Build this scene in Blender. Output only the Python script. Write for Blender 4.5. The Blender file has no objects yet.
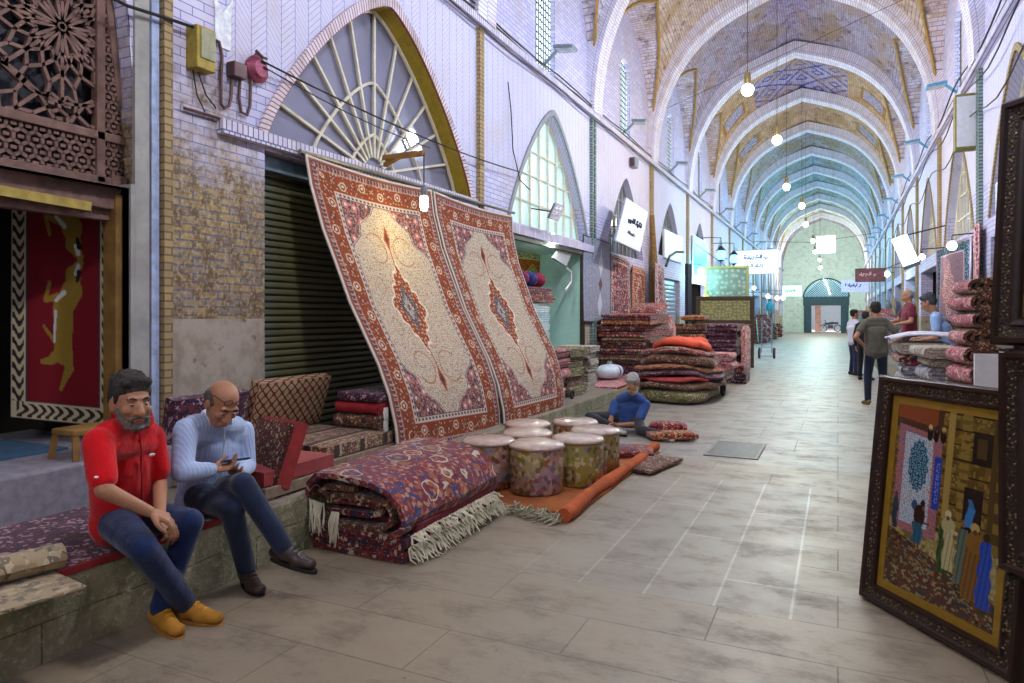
import bpy, bmesh, math, random
import numpy as np
from mathutils import Vector, Matrix
random.seed(7); RS = np.random.RandomState(5)
C = bpy.context.scene.collection
PI = math.pi
# ------------------------------------------------------------- camera, world, lights, exposure
F = 690.0; TH = math.radians(25.28); ST, CT = math.sin(TH), math.cos(TH); EYE = 1.55; HZ = 315.0
cd = bpy.data.cameras.new('camera'); cam = bpy.data.objects.new('camera', cd); C.objects.link(cam)
cam.location = (0, 0, EYE); cam.rotation_euler = (PI/2, 0, TH)
cd.sensor_width = 36; cd.lens = F*36/1024; cd.shift_y = -(341.5-HZ)/1024; cd.clip_end = 300; cd.clip_start = .05
sc = bpy.context.scene; sc.camera = cam
sc.view_settings.view_transform = 'Standard'; sc.view_settings.look = 'None'
sc.view_settings.gamma = 1; sc.view_settings.use_curve_mapping = False
sc.view_settings.exposure = 0.2
W = bpy.data.worlds.new('World'); sc.world = W; W.use_nodes = True
W.node_tree.nodes['Background'].inputs[0].default_value = (.80, .84, 1.0, 1)
W.node_tree.nodes['Background'].inputs[1].default_value = .62
XL, XR = -4.4, 2.05; XC = (XL+XR)/2; HW = (XR-XL)/2
Y0, DY = 3.5, 4.75; YE = 66.0; YB = -6.0; DECK = .36

def light(name, loc, power, col, kind='POINT', size=.12, rot=None, sy=None):
    d = bpy.data.lights.new(name, kind); d.energy = power; d.color = col
    if kind == 'AREA':
        d.size = size
        if sy: d.shape = 'RECTANGLE'; d.size_y = sy
    elif kind == 'SUN': d.angle = .02
    else: d.shadow_soft_size = size
    o = bpy.data.objects.new(name, d); C.objects.link(o); o.location = loc
    if rot: o.rotation_euler = rot
    return o
sunl = light('sun', (0, 90, 30), 4, (1, .95, .88), 'SUN', rot=(math.radians(-35), 0, .3))
# the row of lamps hanging along the vault: x, y, z, watts, colour
LAMPS = [(-1.3, -2.0, 5.4, 220, (1, .93, .85)), (-1.2, 3.4, 5.4, 220, (.95, .95, 1)), (-1.3, 7.6, 5.6, 251, (.85, .92, 1)),
         (-1.36, 12.07, 5.3, 325, (.80, .90, 1)), (-1.18, 15.8, 5.3, 315, (1, .80, .52)), (-1.36, 21.7, 5.3, 325, (.70, .92, 1)),
         (-1.12, 25.7, 5.3, 293, (1, .86, .62)), (-1.2, 31.0, 5.3, 325, (.55, .92, 1)), (-1.1, 37.0, 5.2, 335, (.50, .92, 1)),
         (-1.2, 43.5, 5.2, 367, (.50, .95, .98)), (-1.1, 50.0, 5.2, 367, (.60, .97, .95)), (-1.2, 58.0, 5.2, 1092, (.95, 1, .85))]

def P(u, v, x=None, y=None, z=None):
    """the place seen at (u, v) on the plane X=x, Y=y or Z=z"""
    rx = CT*(u-512) - ST*F; ry = ST*(u-512) + CT*F; rz = HZ-v
    t = x/rx if x is not None else y/ry if y is not None else (z-EYE)/rz
    return Vector((rx*t, ry*t, EYE+rz*t))

# ------------------------------------------------------------- materials
def lin(h):
    if isinstance(h, str):
        h = h.lstrip('#'); c = [int(h[i:i+2], 16)/255 for i in (0, 2, 4)]
    else: c = list(h)
    return tuple(x/12.92 if x <= .04045 else ((x+.055)/1.055)**2.4 for x in c)
def c4(h): return (*lin(h), 1)

class G:
    def __init__(s, name):
        s.m_ = bpy.data.materials.new(name); s.m_.use_nodes = True; s.nt = s.m_.node_tree; s.nt.nodes.clear(); s._c = {}
    def node(s, t, **k):
        n = s.nt.nodes.new(t)
        for a, b in k.items(): setattr(n, a, b)
        return n
    def put(s, inp, v):
        if isinstance(v, bpy.types.NodeSocket): s.nt.links.new(v, inp)
        elif isinstance(v, str): inp.default_value = c4(v)
        else: inp.default_value = v
    def src(s, kind):
        if kind in s._c: return s._c[kind]
        if kind in ('pos', 'nor'):
            g = s.node('ShaderNodeNewGeometry'); o = g.outputs['Position' if kind == 'pos' else 'Normal']
        elif kind == 'rnd': o = s.node('ShaderNodeObjectInfo').outputs['Random']
        else: o = s.node('ShaderNodeTexCoord').outputs['UV' if kind == 'uv' else 'Object']
        s._c[kind] = o; return o
    def m(s, op, a, b=0.0, c=None, clamp=False):
        n = s.node('ShaderNodeMath', operation=op, use_clamp=clamp); s.put(n.inputs[0], a); s.put(n.inputs[1], b)
        if c is not None: s.put(n.inputs[2], c)
        return n.outputs[0]
    def mix(s, f, a, b, blend='MIX'):
        n = s.node('ShaderNodeMix', data_type='RGBA', blend_type=blend); s.put(n.inputs[0], f); s.put(n.inputs[6], a); s.put(n.inputs[7], b)
        return n.outputs[2]
    def ramp(s, f, stops, interp='LINEAR'):
        n = s.node('ShaderNodeValToRGB'); s.put(n.inputs[0], f); r = n.color_ramp; r.interpolation = interp
        while len(r.elements) < len(stops): r.elements.new(.5)
        for e, (p, c) in zip(r.elements, stops):
            e.position = p; e.color = c4(c) if isinstance(c, str) else (c, c, c, 1)
        return n.outputs[0]
    def mp(s, vec, sc_=(1, 1, 1), rot=(0, 0, 0), loc=(0, 0, 0)):
        n = s.node('ShaderNodeMapping'); s.put(n.inputs[0], vec); n.inputs[1].default_value = loc; n.inputs[2].default_value = rot; n.inputs[3].default_value = sc_
        return n.outputs[0]
    def noise(s, vec, scale, detail=3, rough=.5, out=0):
        n = s.node('ShaderNodeTexNoise'); s.put(n.inputs['Vector'], vec); n.inputs['Scale'].default_value = scale
        n.inputs['Detail'].default_value = detail; n.inputs['Roughness'].default_value = rough; return n.outputs[out]
    def vor(s, vec, scale, out='Distance', feature='F1'):
        n = s.node('ShaderNodeTexVoronoi', feature=feature); s.put(n.inputs['Vector'], vec); n.inputs['Scale'].default_value = scale; return n.outputs[out]
    def xyz(s, v):
        n = s.node('ShaderNodeSeparateXYZ'); s.put(n.inputs[0], v); return n.outputs[0], n.outputs[1], n.outputs[2]
    def comb(s, x=0.0, y=0.0, z=0.0):
        n = s.node('ShaderNodeCombineXYZ'); s.put(n.inputs[0], x); s.put(n.inputs[1], y); s.put(n.inputs[2], z); return n.outputs[0]
    def brick(s, vec, c1, c2, mo, bw, rh, ms=.008, off=.5):
        n = s.node('ShaderNodeTexBrick', offset=off); s.put(n.inputs['Vector'], vec); s.put(n.inputs['Color1'], c1); s.put(n.inputs['Color2'], c2); s.put(n.inputs['Mortar'], mo)
        n.inputs['Scale'].default_value = 1; n.inputs['Mortar Size'].default_value = ms; n.inputs['Mortar Smooth'].default_value = .15
        n.inputs['Brick Width'].default_value = bw; n.inputs['Row Height'].default_value = rh
        return n.outputs[0], n.outputs[1]
    def attr(s, nm='Col'):
        return s.node('ShaderNodeVertexColor', layer_name=nm).outputs[0]
    def out(s, col, rough=.8, metal=0.0, spec=.35, bump=None, bs=.4, bd=.01, emit=None, es=0.0, trans=0.0, coat=0.0, alpha=None, sheen=0.0):
        p = s.node('ShaderNodeBsdfPrincipled'); o = s.node('ShaderNodeOutputMaterial'); I = p.inputs
        s.put(I['Base Color'], col); s.put(I['Roughness'], rough); s.put(I['Metallic'], metal); s.put(I['Specular IOR Level'], spec)
        s.put(I['Transmission Weight'], trans); s.put(I['Coat Weight'], coat); s.put(I['Sheen Weight'], sheen)
        if alpha is not None: s.put(I['Alpha'], alpha)
        if emit is not None: s.put(I['Emission Color'], emit); s.put(I['Emission Strength'], es)
        if bump is not None:
            b = s.node('ShaderNodeBump'); b.inputs['Strength'].default_value = bs; b.inputs['Distance'].default_value = bd
            s.put(b.inputs['Height'], bump); s.nt.links.new(b.outputs[0], I['Normal'])
        s.nt.links.new(p.outputs[0], o.inputs[0]); return s.m_

MC = {}
def plain(name, col, rough=.7, metal=0.0, var=.25, scale=14, bump=.15, emit=None, es=0.0, spec=.35, coat=0.0, sheen=0.0):
    if name in MC: return MC[name]
    g = G(name); n = g.noise(g.src('obj'), scale, 4, .6)
    dark = tuple(x*(1-var) for x in lin(col)) + (1,); lite = tuple(min(1, x*(1+var)) for x in lin(col)) + (1,)
    colr = g.mix(g.ramp(n, [(.3, 0.0), (.7, 1.0)]), dark, lite)
    MC[name] = g.out(colr, rough, metal, spec, bump=n if bump else None, bs=bump or 0, bd=.01, emit=c4(emit) if emit else None, es=es, coat=coat, sheen=sheen)
    return MC[name]

def wallvec(g):
    px, py, pz = g.xyz(g.src('pos')); nx, ny, nz = g.xyz(g.src('nor'))
    f = g.m('GREATER_THAN', g.m('ABSOLUTE', nx), .6)
    h = g.m('ADD', g.m('MULTIPLY', f, py), g.m('MULTIPLY', g.m('SUBTRACT', 1.0, f), px))
    return px, py, pz, h

def wall_material(name, chev=True):
    g = G(name); px, py, pz, h = wallvec(g); v = g.comb(h, pz, 0.0); pos = g.src('pos')
    white, fac = g.brick(v, '#d6d3ec', '#c2bedd', '#6f82c4', .21, .068, .0045)
    n1 = g.noise(pos, 1.3, 5, .65); n2 = g.noise(pos, 9, 5, .7); n3 = g.noise(pos, 30, 3, .6)
    if chev:      # herringbone laid brick above the shop arches
        a = g.m('PINGPONG', h, .17); w1 = g.m('ADD', pz, a)
        ln = g.m('LESS_THAN', g.m('FRACT', g.m('DIVIDE', w1, .062)), .10)
        l2 = g.m('LESS_THAN', g.m('FRACT', g.m('DIVIDE', h, .17)), .05)
        lines = g.m('MAXIMUM', ln, l2)
        ch = g.mix(lines, g.mix(n2, '#cbc8e4', '#dcd9ee'), '#8695c8')
        msk = g.m('MULTIPLY', g.m('GREATER_THAN', pz, 3.55), g.m('GREATER_THAN', py, 4.0))
        msk = g.m('MULTIPLY', msk, g.m('LESS_THAN', pz, 5.4))
        white = g.mix(msk, white, ch)
    white = g.mix(g.m('MULTIPLY', g.ramp(n1, [(.5, 0.0), (.75, 1.0)]), .35), white, '#b9a58c')
    raw, fr = g.brick(v, '#b79a63', '#94867a', '#6a6c80', .23, .062, .008)
    raw = g.mix(g.ramp(n2, [(.42, 0.0), (.62, 1.0)]), raw, '#6f5a44')
    raw = g.mix(g.ramp(n3, [(.5, 0.0), (.66, .6)]), raw, '#cbbd92')
    top = g.m('SUBTRACT', 3.8, g.m('MULTIPLY', py, .11))
    d = g.m('ADD', g.m('SUBTRACT', top, pz), g.m('MULTIPLY', g.m('SUBTRACT', n1, .5), 2.2))
    d = g.m('ADD', d, g.m('MULTIPLY', g.m('SUBTRACT', n2, .5), 1.0))
    rm = g.m('MULTIPLY', d, 1.4, clamp=True)
    col = g.mix(rm, white, raw)
    pl = g.mix(g.ramp(g.noise(pos, 5, 6, .7), [(.45, 0.0), (.6, 1.0)]), '#b5aa9c', '#a39683')
    pl = g.mix(g.ramp(g.noise(pos, 7, 4, .6), [(.6, 0.0), (.68, 1.0)]), pl, '#7d6a50')
    pm = g.m('LESS_THAN', pz, 1.52)
    col = g.mix(pm, col, pl)
    hgt = g.m('SUBTRACT', g.m('MULTIPLY', n3, .5), g.m('MULTIPLY', fac, g.m('SUBTRACT', 1.0, pm)))
    return g.out(col, .8, bump=hgt, bs=.5, bd=.008)
M_WALL = wall_material('whitewashed_brick')

def brickplain(name, c1, c2, mo, bw=.2, rh=.06, ms=.007, dirt='#6f5a44', da=.5, uv=False):
    g = G(name)
    if uv: v = g.src('uv')
    else:
        px, py, pz, h = wallvec(g); v = g.comb(h, pz, 0.0)
    col, fac = g.brick(v, c1, c2, mo, bw, rh, ms)
    n = g.noise(g.src('pos'), 3.5, 5, .65); col = g.mix(g.m('MULTIPLY', g.ramp(n, [(.48, 0.0), (.7, 1.0)]), da), col, dirt)
    MC[name] = g.out(col, .8, bump=fac, bs=-.4, bd=.006); return MC[name]
M_RIB = brickplain('rib_brick', '#e9e4ef', '#d2cbdc', '#a9a0bc', .12, .05, .006, '#b49a6a', .35)
M_TAN = brickplain('tan_strip_brick', '#b39a6c', '#9c8866', '#75664c', .3, .055, .007, '#6e5433', .4)
M_TEALSTRIP = brickplain('green_strip_brick', '#8fa39a', '#78908c', '#4c5a5e', .3, .055, .010, '#6e6a5b', .4)
M_TRIMWHITE = brickplain('ledge_brick', '#dfdbe9', '#cfc8dc', '#6a6fa0', .055, .3, .007, '#8b7a66', .5)
M_STONE = None
def stone_wall():
    g = G('ledge_stone'); px, py, pz, h = wallvec(g); nz = g.xyz(g.src('nor'))[2]
    v = g.comb(h, g.m('ADD', pz, g.m('MULTIPLY', g.noise(g.src('pos'), 1.6, 2), .12)), 0.0)
    col, fac = g.brick(v, '#a19a7c', '#8c8872', '#5b5946', 1.25, .25, .004)
    n = g.noise(g.src('pos'), 4, 6, .7); n2 = g.noise(g.src('pos'), 26, 4, .7)
    col = g.mix(g.ramp(n, [(.4, 0.0), (.62, 1.0)]), col, '#6f7358')
    col = g.mix(g.ramp(n2, [(.52, 0.0), (.66, .7)]), col, '#c2baa0')
    top = g.mix(n, '#8e8478', '#766c60'); col = g.mix(g.m('GREATER_THAN', nz, .6), col, top)
    return g.out(col, .85, bump=g.m('SUBTRACT', n2, g.m('MULTIPLY', fac, .6)), bs=.7, bd=.02)
M_STONE = stone_wall()
def floor_material():
    g = G('floor_stone'); px, py, pz = g.xyz(g.src('pos')); pos = g.src('pos')
    a, fa = g.brick(g.comb(px, py, 0.0), '#93836d', '#877a68', '#574c3f', 1.15, .42, .0045)
    b, fb = g.brick(g.comb(g.m('ADD', py, .3), g.m('ADD', px, .22), 0.0), '#8e8372', '#82786c', '#a89f92', 1.5, .38, .008)
    m = g.m('MULTIPLY', g.m('MULTIPLY', g.m('GREATER_THAN', px, -1.74), g.m('LESS_THAN', px, -.2)), g.m('MULTIPLY', g.m('GREATER_THAN', py, 3.78), g.m('LESS_THAN', py, 6.72)))
    far, ff = g.brick(g.comb(px, py, 0.0), '#98918a', '#8b8580', '#66605a', .9, .84, .007)
    col = g.mix(m, a, b); col = g.mix(g.m('GREATER_THAN', py, 7.56), col, far)
    n = g.noise(pos, .9, 6, .7); n2 = g.noise(g.mp(pos, (1, 1.6, 1)), 2.4, 8, .74); n3 = g.noise(pos, 40, 3, .6)
    col = g.mix(g.ramp(n, [(.35, 0.0), (.7, .55)]), col, '#9d907b')
    col = g.mix(g.ramp(n2, [(.5, 0.0), (.72, .8)]), col, '#51463c')
    sp = g.vor(pos, 5.0); col = g.mix(g.ramp(sp, [(.02, .6), (.06, 0.0)]), col, '#3f3833')
    col = g.mix(g.m('MULTIPLY', n3, .25), col, '#6c625a')
    fac = g.m('ADD', fa, 0.0)
    r = g.ramp(n2, [(.3, .36), (.65, .62)])
    return g.out(col, r, spec=.5, bump=g.m('SUBTRACT', g.m('ADD', n2, g.m('MULTIPLY', n3, .25)), g.m('MULTIPLY', fac, .5)), bs=.35, bd=.01)
M_FLOOR = floor_material()
def vault_material():
    g = G('vault_brick'); col = g.attr(); b, f = g.brick(g.src('uv'), '#ffffff', '#dedae2', '#9d96b4', .2, .065, .006)
    n = g.noise(g.src('pos'), 1.2, 6, .7); n2 = g.noise(g.src('pos'), 4.2, 6, .75)
    c = g.mix(1.0, col, b, 'MULTIPLY')
    c = g.mix(g.ramp(n, [(.46, 0.0), (.62, .6)]), c, '#a38350')
    c = g.mix(g.ramp(n2, [(.54, 0.0), (.64, .7)]), c, '#4f4048')
    return g.out(c, .85, bump=g.m('SUBTRACT', n2, f), bs=.4, bd=.01)
M_VAULT = vault_material()

RUGS = {}
def rugmat(name, cols, scale=9, stripes=None, sheen=.2, petals=False):
    scale *= 1.9
    """wool carpet: palette of (ground, flower, flower, outline, light); UV is in metres"""
    g = G(name); uv = g.src('uv'); r = g.src('rnd'); off = g.comb(g.m('MULTIPLY', r, 7.3), g.m('MULTIPLY', r, 3.1), 0.0)
    va = g.node('ShaderNodeVectorMath', operation='ADD'); g.put(va.inputs[0], uv); g.put(va.inputs[1], off); v = va.outputs[0]; nz = g.noise(v, scale*.9, 2, out=1); vb = g.node('ShaderNodeVectorMath', operation='MULTIPLY_ADD'); g.put(vb.inputs[0], nz); vb.inputs[1].default_value = (.9/scale,)*3; g.put(vb.inputs[2], v); vd = vb.outputs[0]
    cell = g.vor(vd, scale, 'Color'); cr = g.xyz(cell)[0]; dist = 0
    col = g.ramp(cr, [(0.0, cols[0]), (.34, cols[1]), (.56, cols[0]), (.72, cols[2]), (.88, cols[4])], 'CONSTANT')
    edge = g.vor(vd, scale, feature='DISTANCE_TO_EDGE'); col = g.mix(g.m('LESS_THAN', edge, .045), col, cols[3])
    d2 = g.vor(v, scale*2.7); c2 = g.xyz(g.vor(v, scale*2.7, 'Color'))[1]
    small = g.ramp(c2, [(0.0, cols[0]), (.3, cols[2]), (.5, cols[4]), (.68, cols[0]), (.85, cols[1])], 'CONSTANT')
    col = g.mix(g.m('GREATER_THAN', g.noise(v, scale*.35, 2), .44), col, small)
    col = g.mix(g.m('LESS_THAN', d2, .16), col, cols[4])
    if petals:
        pd = g.vor(vd, 4.2); col = g.mix(g.m('MULTIPLY', g.m('GREATER_THAN', pd, .30), g.m('LESS_THAN', pd, .345)), col, '#cbbfa8'); col = g.mix(g.m('LESS_THAN', pd, .12), col, '#8a7a4c')
    if stripes:
        x = g.xyz(uv)[0]; f = g.m('FRACT', g.m('MULTIPLY', x, stripes))
        col = g.mix(g.m('LESS_THAN', f, .18), col, cols[3]); col = g.mix(g.m('MULTIPLY', g.m('GREATER_THAN', f, .22), g.m('LESS_THAN', f, .27)), col, cols[4])
    fine = g.noise(v, 160, 2); col = g.mix(g.m('MULTIPLY', fine, .35), col, cols[3])
    RUGS[name] = g.out(col, .95, spec=.1, bump=fine, bs=.4, bd=.006, sheen=sheen); return RUGS[name]
rugmat('wool_burgundy', ['#6b2028', '#8c3b36', '#2f2b45', '#2a1a1e', '#c8b096'])
rugmat('wool_red', ['#8e2630', '#a64a3c', '#34304a', '#3a1a20', '#cdb79a'])
rugmat('wool_navy', ['#7a2f3a', '#34406e', '#9c5a3c', '#33222e', '#b8917a'], 8)
rugmat('wool_hero', ['#7c2c38', '#3c4276', '#a25c40', '#3a2430', '#b58c74'], 7, petals=True)
rugmat('wool_beige', ['#b3a080', '#a08c6c', '#7f7668', '#6f6454', '#c8b898'], 6)
rugmat('wool_rust', ['#a4522c', '#8c3423', '#5d3a2a', '#44211a', '#d3b48a'])
rugmat('wool_pink', ['#b86a72', '#c98a8a', '#93404c', '#7a3640', '#dcc3b8'])
rugmat('wool_cream', ['#b5aa9a', '#a09484', '#857a6e', '#766c60', '#cfc6ba'])
rugmat('wool_brown', ['#6a4030', '#84543c', '#43302c', '#2c2020', '#bfa58a'], 12)
rugmat('wool_grey', ['#8d8c92', '#a7a6ac', '#6c6a74', '#55535e', '#d5d3d8'], 6)
rugmat('wool_kilim', ['#7d5140', '#a98a66', '#58403a', '#3a2a26', '#cbb490'], 14, 3.2)
rugmat('wool_olive', ['#7d7450', '#8f7f50', '#55503a', '#3d3828', '#c4b88c'])
rugmat('wool_plum', ['#4e2234', '#6d3446', '#32284a', '#241622', '#b697a0'])
rugmat('wool_bolster', ['#5a2a26', '#7c3a30', '#3b2a2c', '#2a1c1c', '#b69a7c'], 16)

# ------------------------------------------------------------- mesh builder
ROOT = {}
def rotm(rx=0, ry=0, rz=0):
    return (Matrix.Rotation(rz, 4, 'Z') @ Matrix.Rotation(ry, 4, 'Y') @ Matrix.Rotation(rx, 4, 'X'))
class B:
    def __init__(s, M=None):
        s.bm = bmesh.new(); s.uv = s.bm.loops.layers.uv.new('UVMap'); s.M = M or Matrix.Identity(4)
    def v(s, p): return s.bm.verts.new(s.M @ Vector(p))
    def f(s, vs, uvs=None):
        try: fc = s.bm.faces.new(vs)
        except ValueError: return None
        if uvs:
            for l, q in zip(fc.loops, uvs): l[s.uv].uv = q
        return fc
    def box(s, c, size, rz=0, rx=0, ry=0):
        R = rotm(rx, ry, rz); hx, hy, hz = [q/2 for q in size]; c = Vector(c)
        vs = [s.v(c + R @ Vector((x*hx, y*hy, z*hz))) for x in (-1, 1) for y in (-1, 1) for z in (-1, 1)]
        X, Y, Z = size
        for idx, (a, b) in (((0, 1, 3, 2), (Z, Y)), ((4, 6, 7, 5), (Y, Z)), ((0, 4, 5, 1), (X, Z)), ((2, 3, 7, 6), (Z, X)), ((0, 2, 6, 4), (Y, X)), ((1, 5, 7, 3), (X, Y))):
            s.f([vs[i] for i in idx], [(0, 0), (a, 0), (a, b), (0, b)])
        return s
    def bar(s, a, b, w, h, up=(0, 0, 1)):
        a = Vector(a); b = Vector(b); d = (b-a); L = d.length
        if L < 1e-6: return s
        d.normalize(); u = Vector(up); sd = d.cross(u)
        if sd.length < 1e-4: sd = d.cross(Vector((1, 0, 0)))
        sd.normalize(); u = sd.cross(d)
        q = [sd*w/2+u*h/2, -sd*w/2+u*h/2, -sd*w/2-u*h/2, sd*w/2-u*h/2]
        A = [s.v(a+x) for x in q]; Bv = [s.v(b+x) for x in q]
        s.f(A[::-1]); s.f(Bv)
        for i in range(4): s.f([A[i], A[(i+1) % 4], Bv[(i+1) % 4], Bv[i]], [(0, 0), (w, 0), (w, L), (0, L)])
        return s
    def tube(s, pts, r, n=8, closed=False, caps=True):
        pts = [Vector(p) for p in pts]; m = len(pts); rs = r if isinstance(r, (list, tuple)) else [r]*m
        rings = []; prev = None; L = 0
        for i, p in enumerate(pts):
            if closed: d = pts[(i+1) % m] - pts[i-1]
            else: d = pts[min(i+1, m-1)] - pts[max(i-1, 0)]
            d.normalize()
            if prev is None:
                a = d.cross(Vector((0, 0, 1)));
                if a.length < .05: a = d.cross(Vector((1, 0, 0)))
            else: a = prev - d*prev.dot(d)
            a.normalize(); prev = a; b = d.cross(a)
            rings.append([s.v(p + (a*math.cos(2*PI*k/n) + b*math.sin(2*PI*k/n))*rs[i]) for k in range(n)])
        for i in range(m if closed else m-1):
            A, Bq = rings[i], rings[(i+1) % m]; l = (pts[(i+1) % m]-pts[i]).length
            for k in range(n):
                u0 = k/n*2*PI*rs[i]; u1 = (k+1)/n*2*PI*rs[i]
                s.f([A[k], A[(k+1) % n], Bq[(k+1) % n], Bq[k]], [(u0, L), (u1, L), (u1, L+l), (u0, L+l)])
            L += l
        if caps and not closed: s.f(rings[0][::-1]); s.f(rings[-1])
        return s
    def lathe(s, prof, c=(0, 0, 0), n=24):
        c = Vector(c); rings = []; L = 0; Ls = [0]
        for i in range(1, len(prof)): L += math.dist(prof[i], prof[i-1]); Ls.append(L)
        for (r, z) in prof:
            rings.append([s.v(c+Vector((r*math.cos(2*PI*k/n), r*math.sin(2*PI*k/n), z))) for k in range(n)] if r > 1e-5 else [s.v(c+Vector((0, 0, z)))])
        rm = max(p[0] for p in prof)
        for i in range(len(prof)-1):
            A, D = rings[i], rings[i+1]
            for k in range(n):
                k2 = (k+1) % n; ua, ub = k/n*2*PI*rm, (k+1)/n*2*PI*rm; uv = [(ua, Ls[i]), (ub, Ls[i]), (ub, Ls[i+1]), (ua, Ls[i+1])]
                if len(A) == 1 and len(D) == 1: continue
                if len(A) == 1: s.f([A[0], D[k2], D[k]][::1], [uv[0], uv[2], uv[3]])
                elif len(D) == 1: s.f([A[k], A[k2], D[0]], uv[:3])
                else: s.f([A[k], A[k2], D[k2], D[k]], uv)
        return s
    def ball(s, c, r, R=None, n=16, m=10):
        c = Vector(c); r = (r, r, r) if isinstance(r, (int, float)) else r; R = R or Matrix.Identity(4); rings = []
        for i in range(m+1):
            t = PI*i/m
            if i in (0, m): rings.append([s.v(c + R @ Vector((0, 0, r[2]*math.cos(t))))])
            else: rings.append([s.v(c + R @ Vector((r[0]*math.sin(t)*math.cos(2*PI*k/n), r[1]*math.sin(t)*math.sin(2*PI*k/n), r[2]*math.cos(t)))) for k in range(n)])
        for i in range(m):
            A, D = rings[i], rings[i+1]
            for k in range(n):
                k2 = (k+1) % n; uv = [(k/n*r[0]*6, i/m*r[2]*3), ((k+1)/n*r[0]*6, i/m*r[2]*3), ((k+1)/n*r[0]*6, (i+1)/m*r[2]*3), (k/n*r[0]*6, (i+1)/m*r[2]*3)]
                if len(A) == 1: s.f([A[0], D[k], D[k2]], uv[:3])
                elif len(D) == 1: s.f([A[k], D[0], A[k2]], uv[:3])
                else: s.f([A[k], D[k], D[k2], A[k2]], [uv[0], uv[3], uv[2], uv[1]])
        return s
    def cap(s, a, b, ra, rb=None, n=12, k=3):
        """tapered capsule"""
        rb = ra if rb is None else rb; a = Vector(a); b = Vector(b); d = b-a
        if d.length < 1e-5: return s.ball(a, ra)
        d.normalize(); pts = []; rr = []
        for i in range(k, 0, -1):
            t = PI/2*i/k; pts.append(a - d*ra*math.sin(t)*.999); rr.append(max(ra*math.cos(t), ra*.06))
        pts += [a, b]; rr += [ra, rb]
        for i in range(1, k+1):
            t = PI/2*i/k; pts.append(b + d*rb*math.sin(t)*.999); rr.append(max(rb*math.cos(t), rb*.06))
        return s.tube(pts, rr, n)
    def prism(s, poly, o, ex, ey, ed, uvm=1):
        """2D polygon in plane (ex,ey) at o, extruded by vector ed"""
        o, ex, ey, ed = Vector(o), Vector(ex), Vector(ey), Vector(ed)
        A = [s.v(o+ex*p[0]+ey*p[1]) for p in poly]; D = [s.v(o+ex*p[0]+ey*p[1]+ed) for p in poly]; uv = [tuple(p) for p in poly]
        s.f(A[::-1], uv[::-1]); s.f(D, uv); n = len(poly); L = 0; e = ed.length
        for i in range(n):
            j = (i+1) % n; l = math.dist(poly[i], poly[j]); s.f([A[i], A[j], D[j], D[i]], [(L, 0), (L+l, 0), (L+l, e), (L, e)]); L += l
        return s
    def ribbon(s, pts, t, o, ex, ey, ed, segs=1, wob=0):
        """thick ribbon: a 2D centre line swept along ed, UV in metres; t = thickness"""
        o, ex, ey, ed = Vector(o), Vector(ex), Vector(ey), Vector(ed); n = len(pts); top = []; bot = []
        for i in range(n):
            a = pts[max(i-1, 0)]; b = pts[min(i+1, n-1)]; dx, dy = b[0]-a[0], b[1]-a[1]; l = math.hypot(dx, dy) or 1
            nx, ny = -dy/l*t/2, dx/l*t/2; top.append((pts[i][0]+nx, pts[i][1]+ny)); bot.append((pts[i][0]-nx, pts[i][1]-ny))
        loop = top + bot[::-1]; cum = [0]
        for i in range(1, n): cum.append(cum[-1]+math.dist(pts[i], pts[i-1]))
        us = cum + cum[::-1]; rows = []; e = ed.length
        for k in range(segs+1):
            q = k/segs; dz = wob*math.sin(q*9+o.x*5+o.y*3); rows.append([s.v(o+ex*(p[0]+dz)+ey*(p[1]+dz*.3)+ed*q) for p in loop])
        m = len(loop)
        for k in range(segs):
            for i in range(m):
                j = (i+1) % m; s.f([rows[k][i], rows[k][j], rows[k+1][j], rows[k+1][i]], [(us[i], k/segs*e), (us[j], k/segs*e), (us[j], (k+1)/segs*e), (us[i], (k+1)/segs*e)])
        for row, fl in ((rows[0], 0), (rows[-1], 1)):
            for i in range(n-1):
                q = [row[i], row[i+1], row[m-2-i], row[m-1-i]]; s.f(q if fl else q[::-1], [(cum[i], 0), (cum[i+1], 0), (cum[i+1], t), (cum[i], t)])
        return s
    def grid(s, fn, nu, nv, su=1, sv=1):
        V_ = [[s.v(fn(i/nu, j/nv)) for i in range(nu+1)] for j in range(nv+1)]
        for j in range(nv):
            for i in range(nu):
                s.f([V_[j][i], V_[j][i+1], V_[j+1][i+1], V_[j+1][i]], [(i/nu*su, j/nv*sv), ((i+1)/nu*su, j/nv*sv), ((i+1)/nu*su, (j+1)/nv*sv), (i/nu*su, (j+1)/nv*sv)])
        return s
    def build(s, name, mat, parent=None, smooth=True, local=False, bevel=0, solid=0, remesh=0, sm=0, sub=0, recalc=True):
        if recalc: bmesh.ops.recalc_face_normals(s.bm, faces=s.bm.faces)
        me = bpy.data.meshes.new(name)
        if parent is not None and not local and parent.name in ROOT: s.bm.transform(ROOT[parent.name].inverted())
        s.bm.to_mesh(me); s.bm.free(); o = bpy.data.objects.new(name, me); C.objects.link(o)
        if mat: me.materials.append(mat)
        if smooth:
            me.polygons.foreach_set('use_smooth', [True]*len(me.polygons))
            if not remesh and not sub:
                try: me.set_sharp_from_angle(angle=math.radians(40))
                except Exception: pass
        if parent is not None:
            o.parent = parent
            if parent.name in ROOT: ROOT[o.name] = ROOT[parent.name]
        if solid: q = o.modifiers.new('s', 'SOLIDIFY'); q.thickness = solid; q.offset = 0
        if remesh:
            q = o.modifiers.new('r', 'REMESH'); q.mode = 'VOXEL'; q.voxel_size = remesh; q.use_smooth_shade = True
            if sm: q = o.modifiers.new('sm', 'SMOOTH'); q.iterations = sm; q.factor = .5
        if bevel: q = o.modifiers.new('b', 'BEVEL'); q.width = bevel; q.segments = 2; q.limit_method = 'ANGLE'
        if sub: q = o.modifiers.new('u', 'SUBSURF'); q.levels = sub; q.render_levels = sub
        return o

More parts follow.
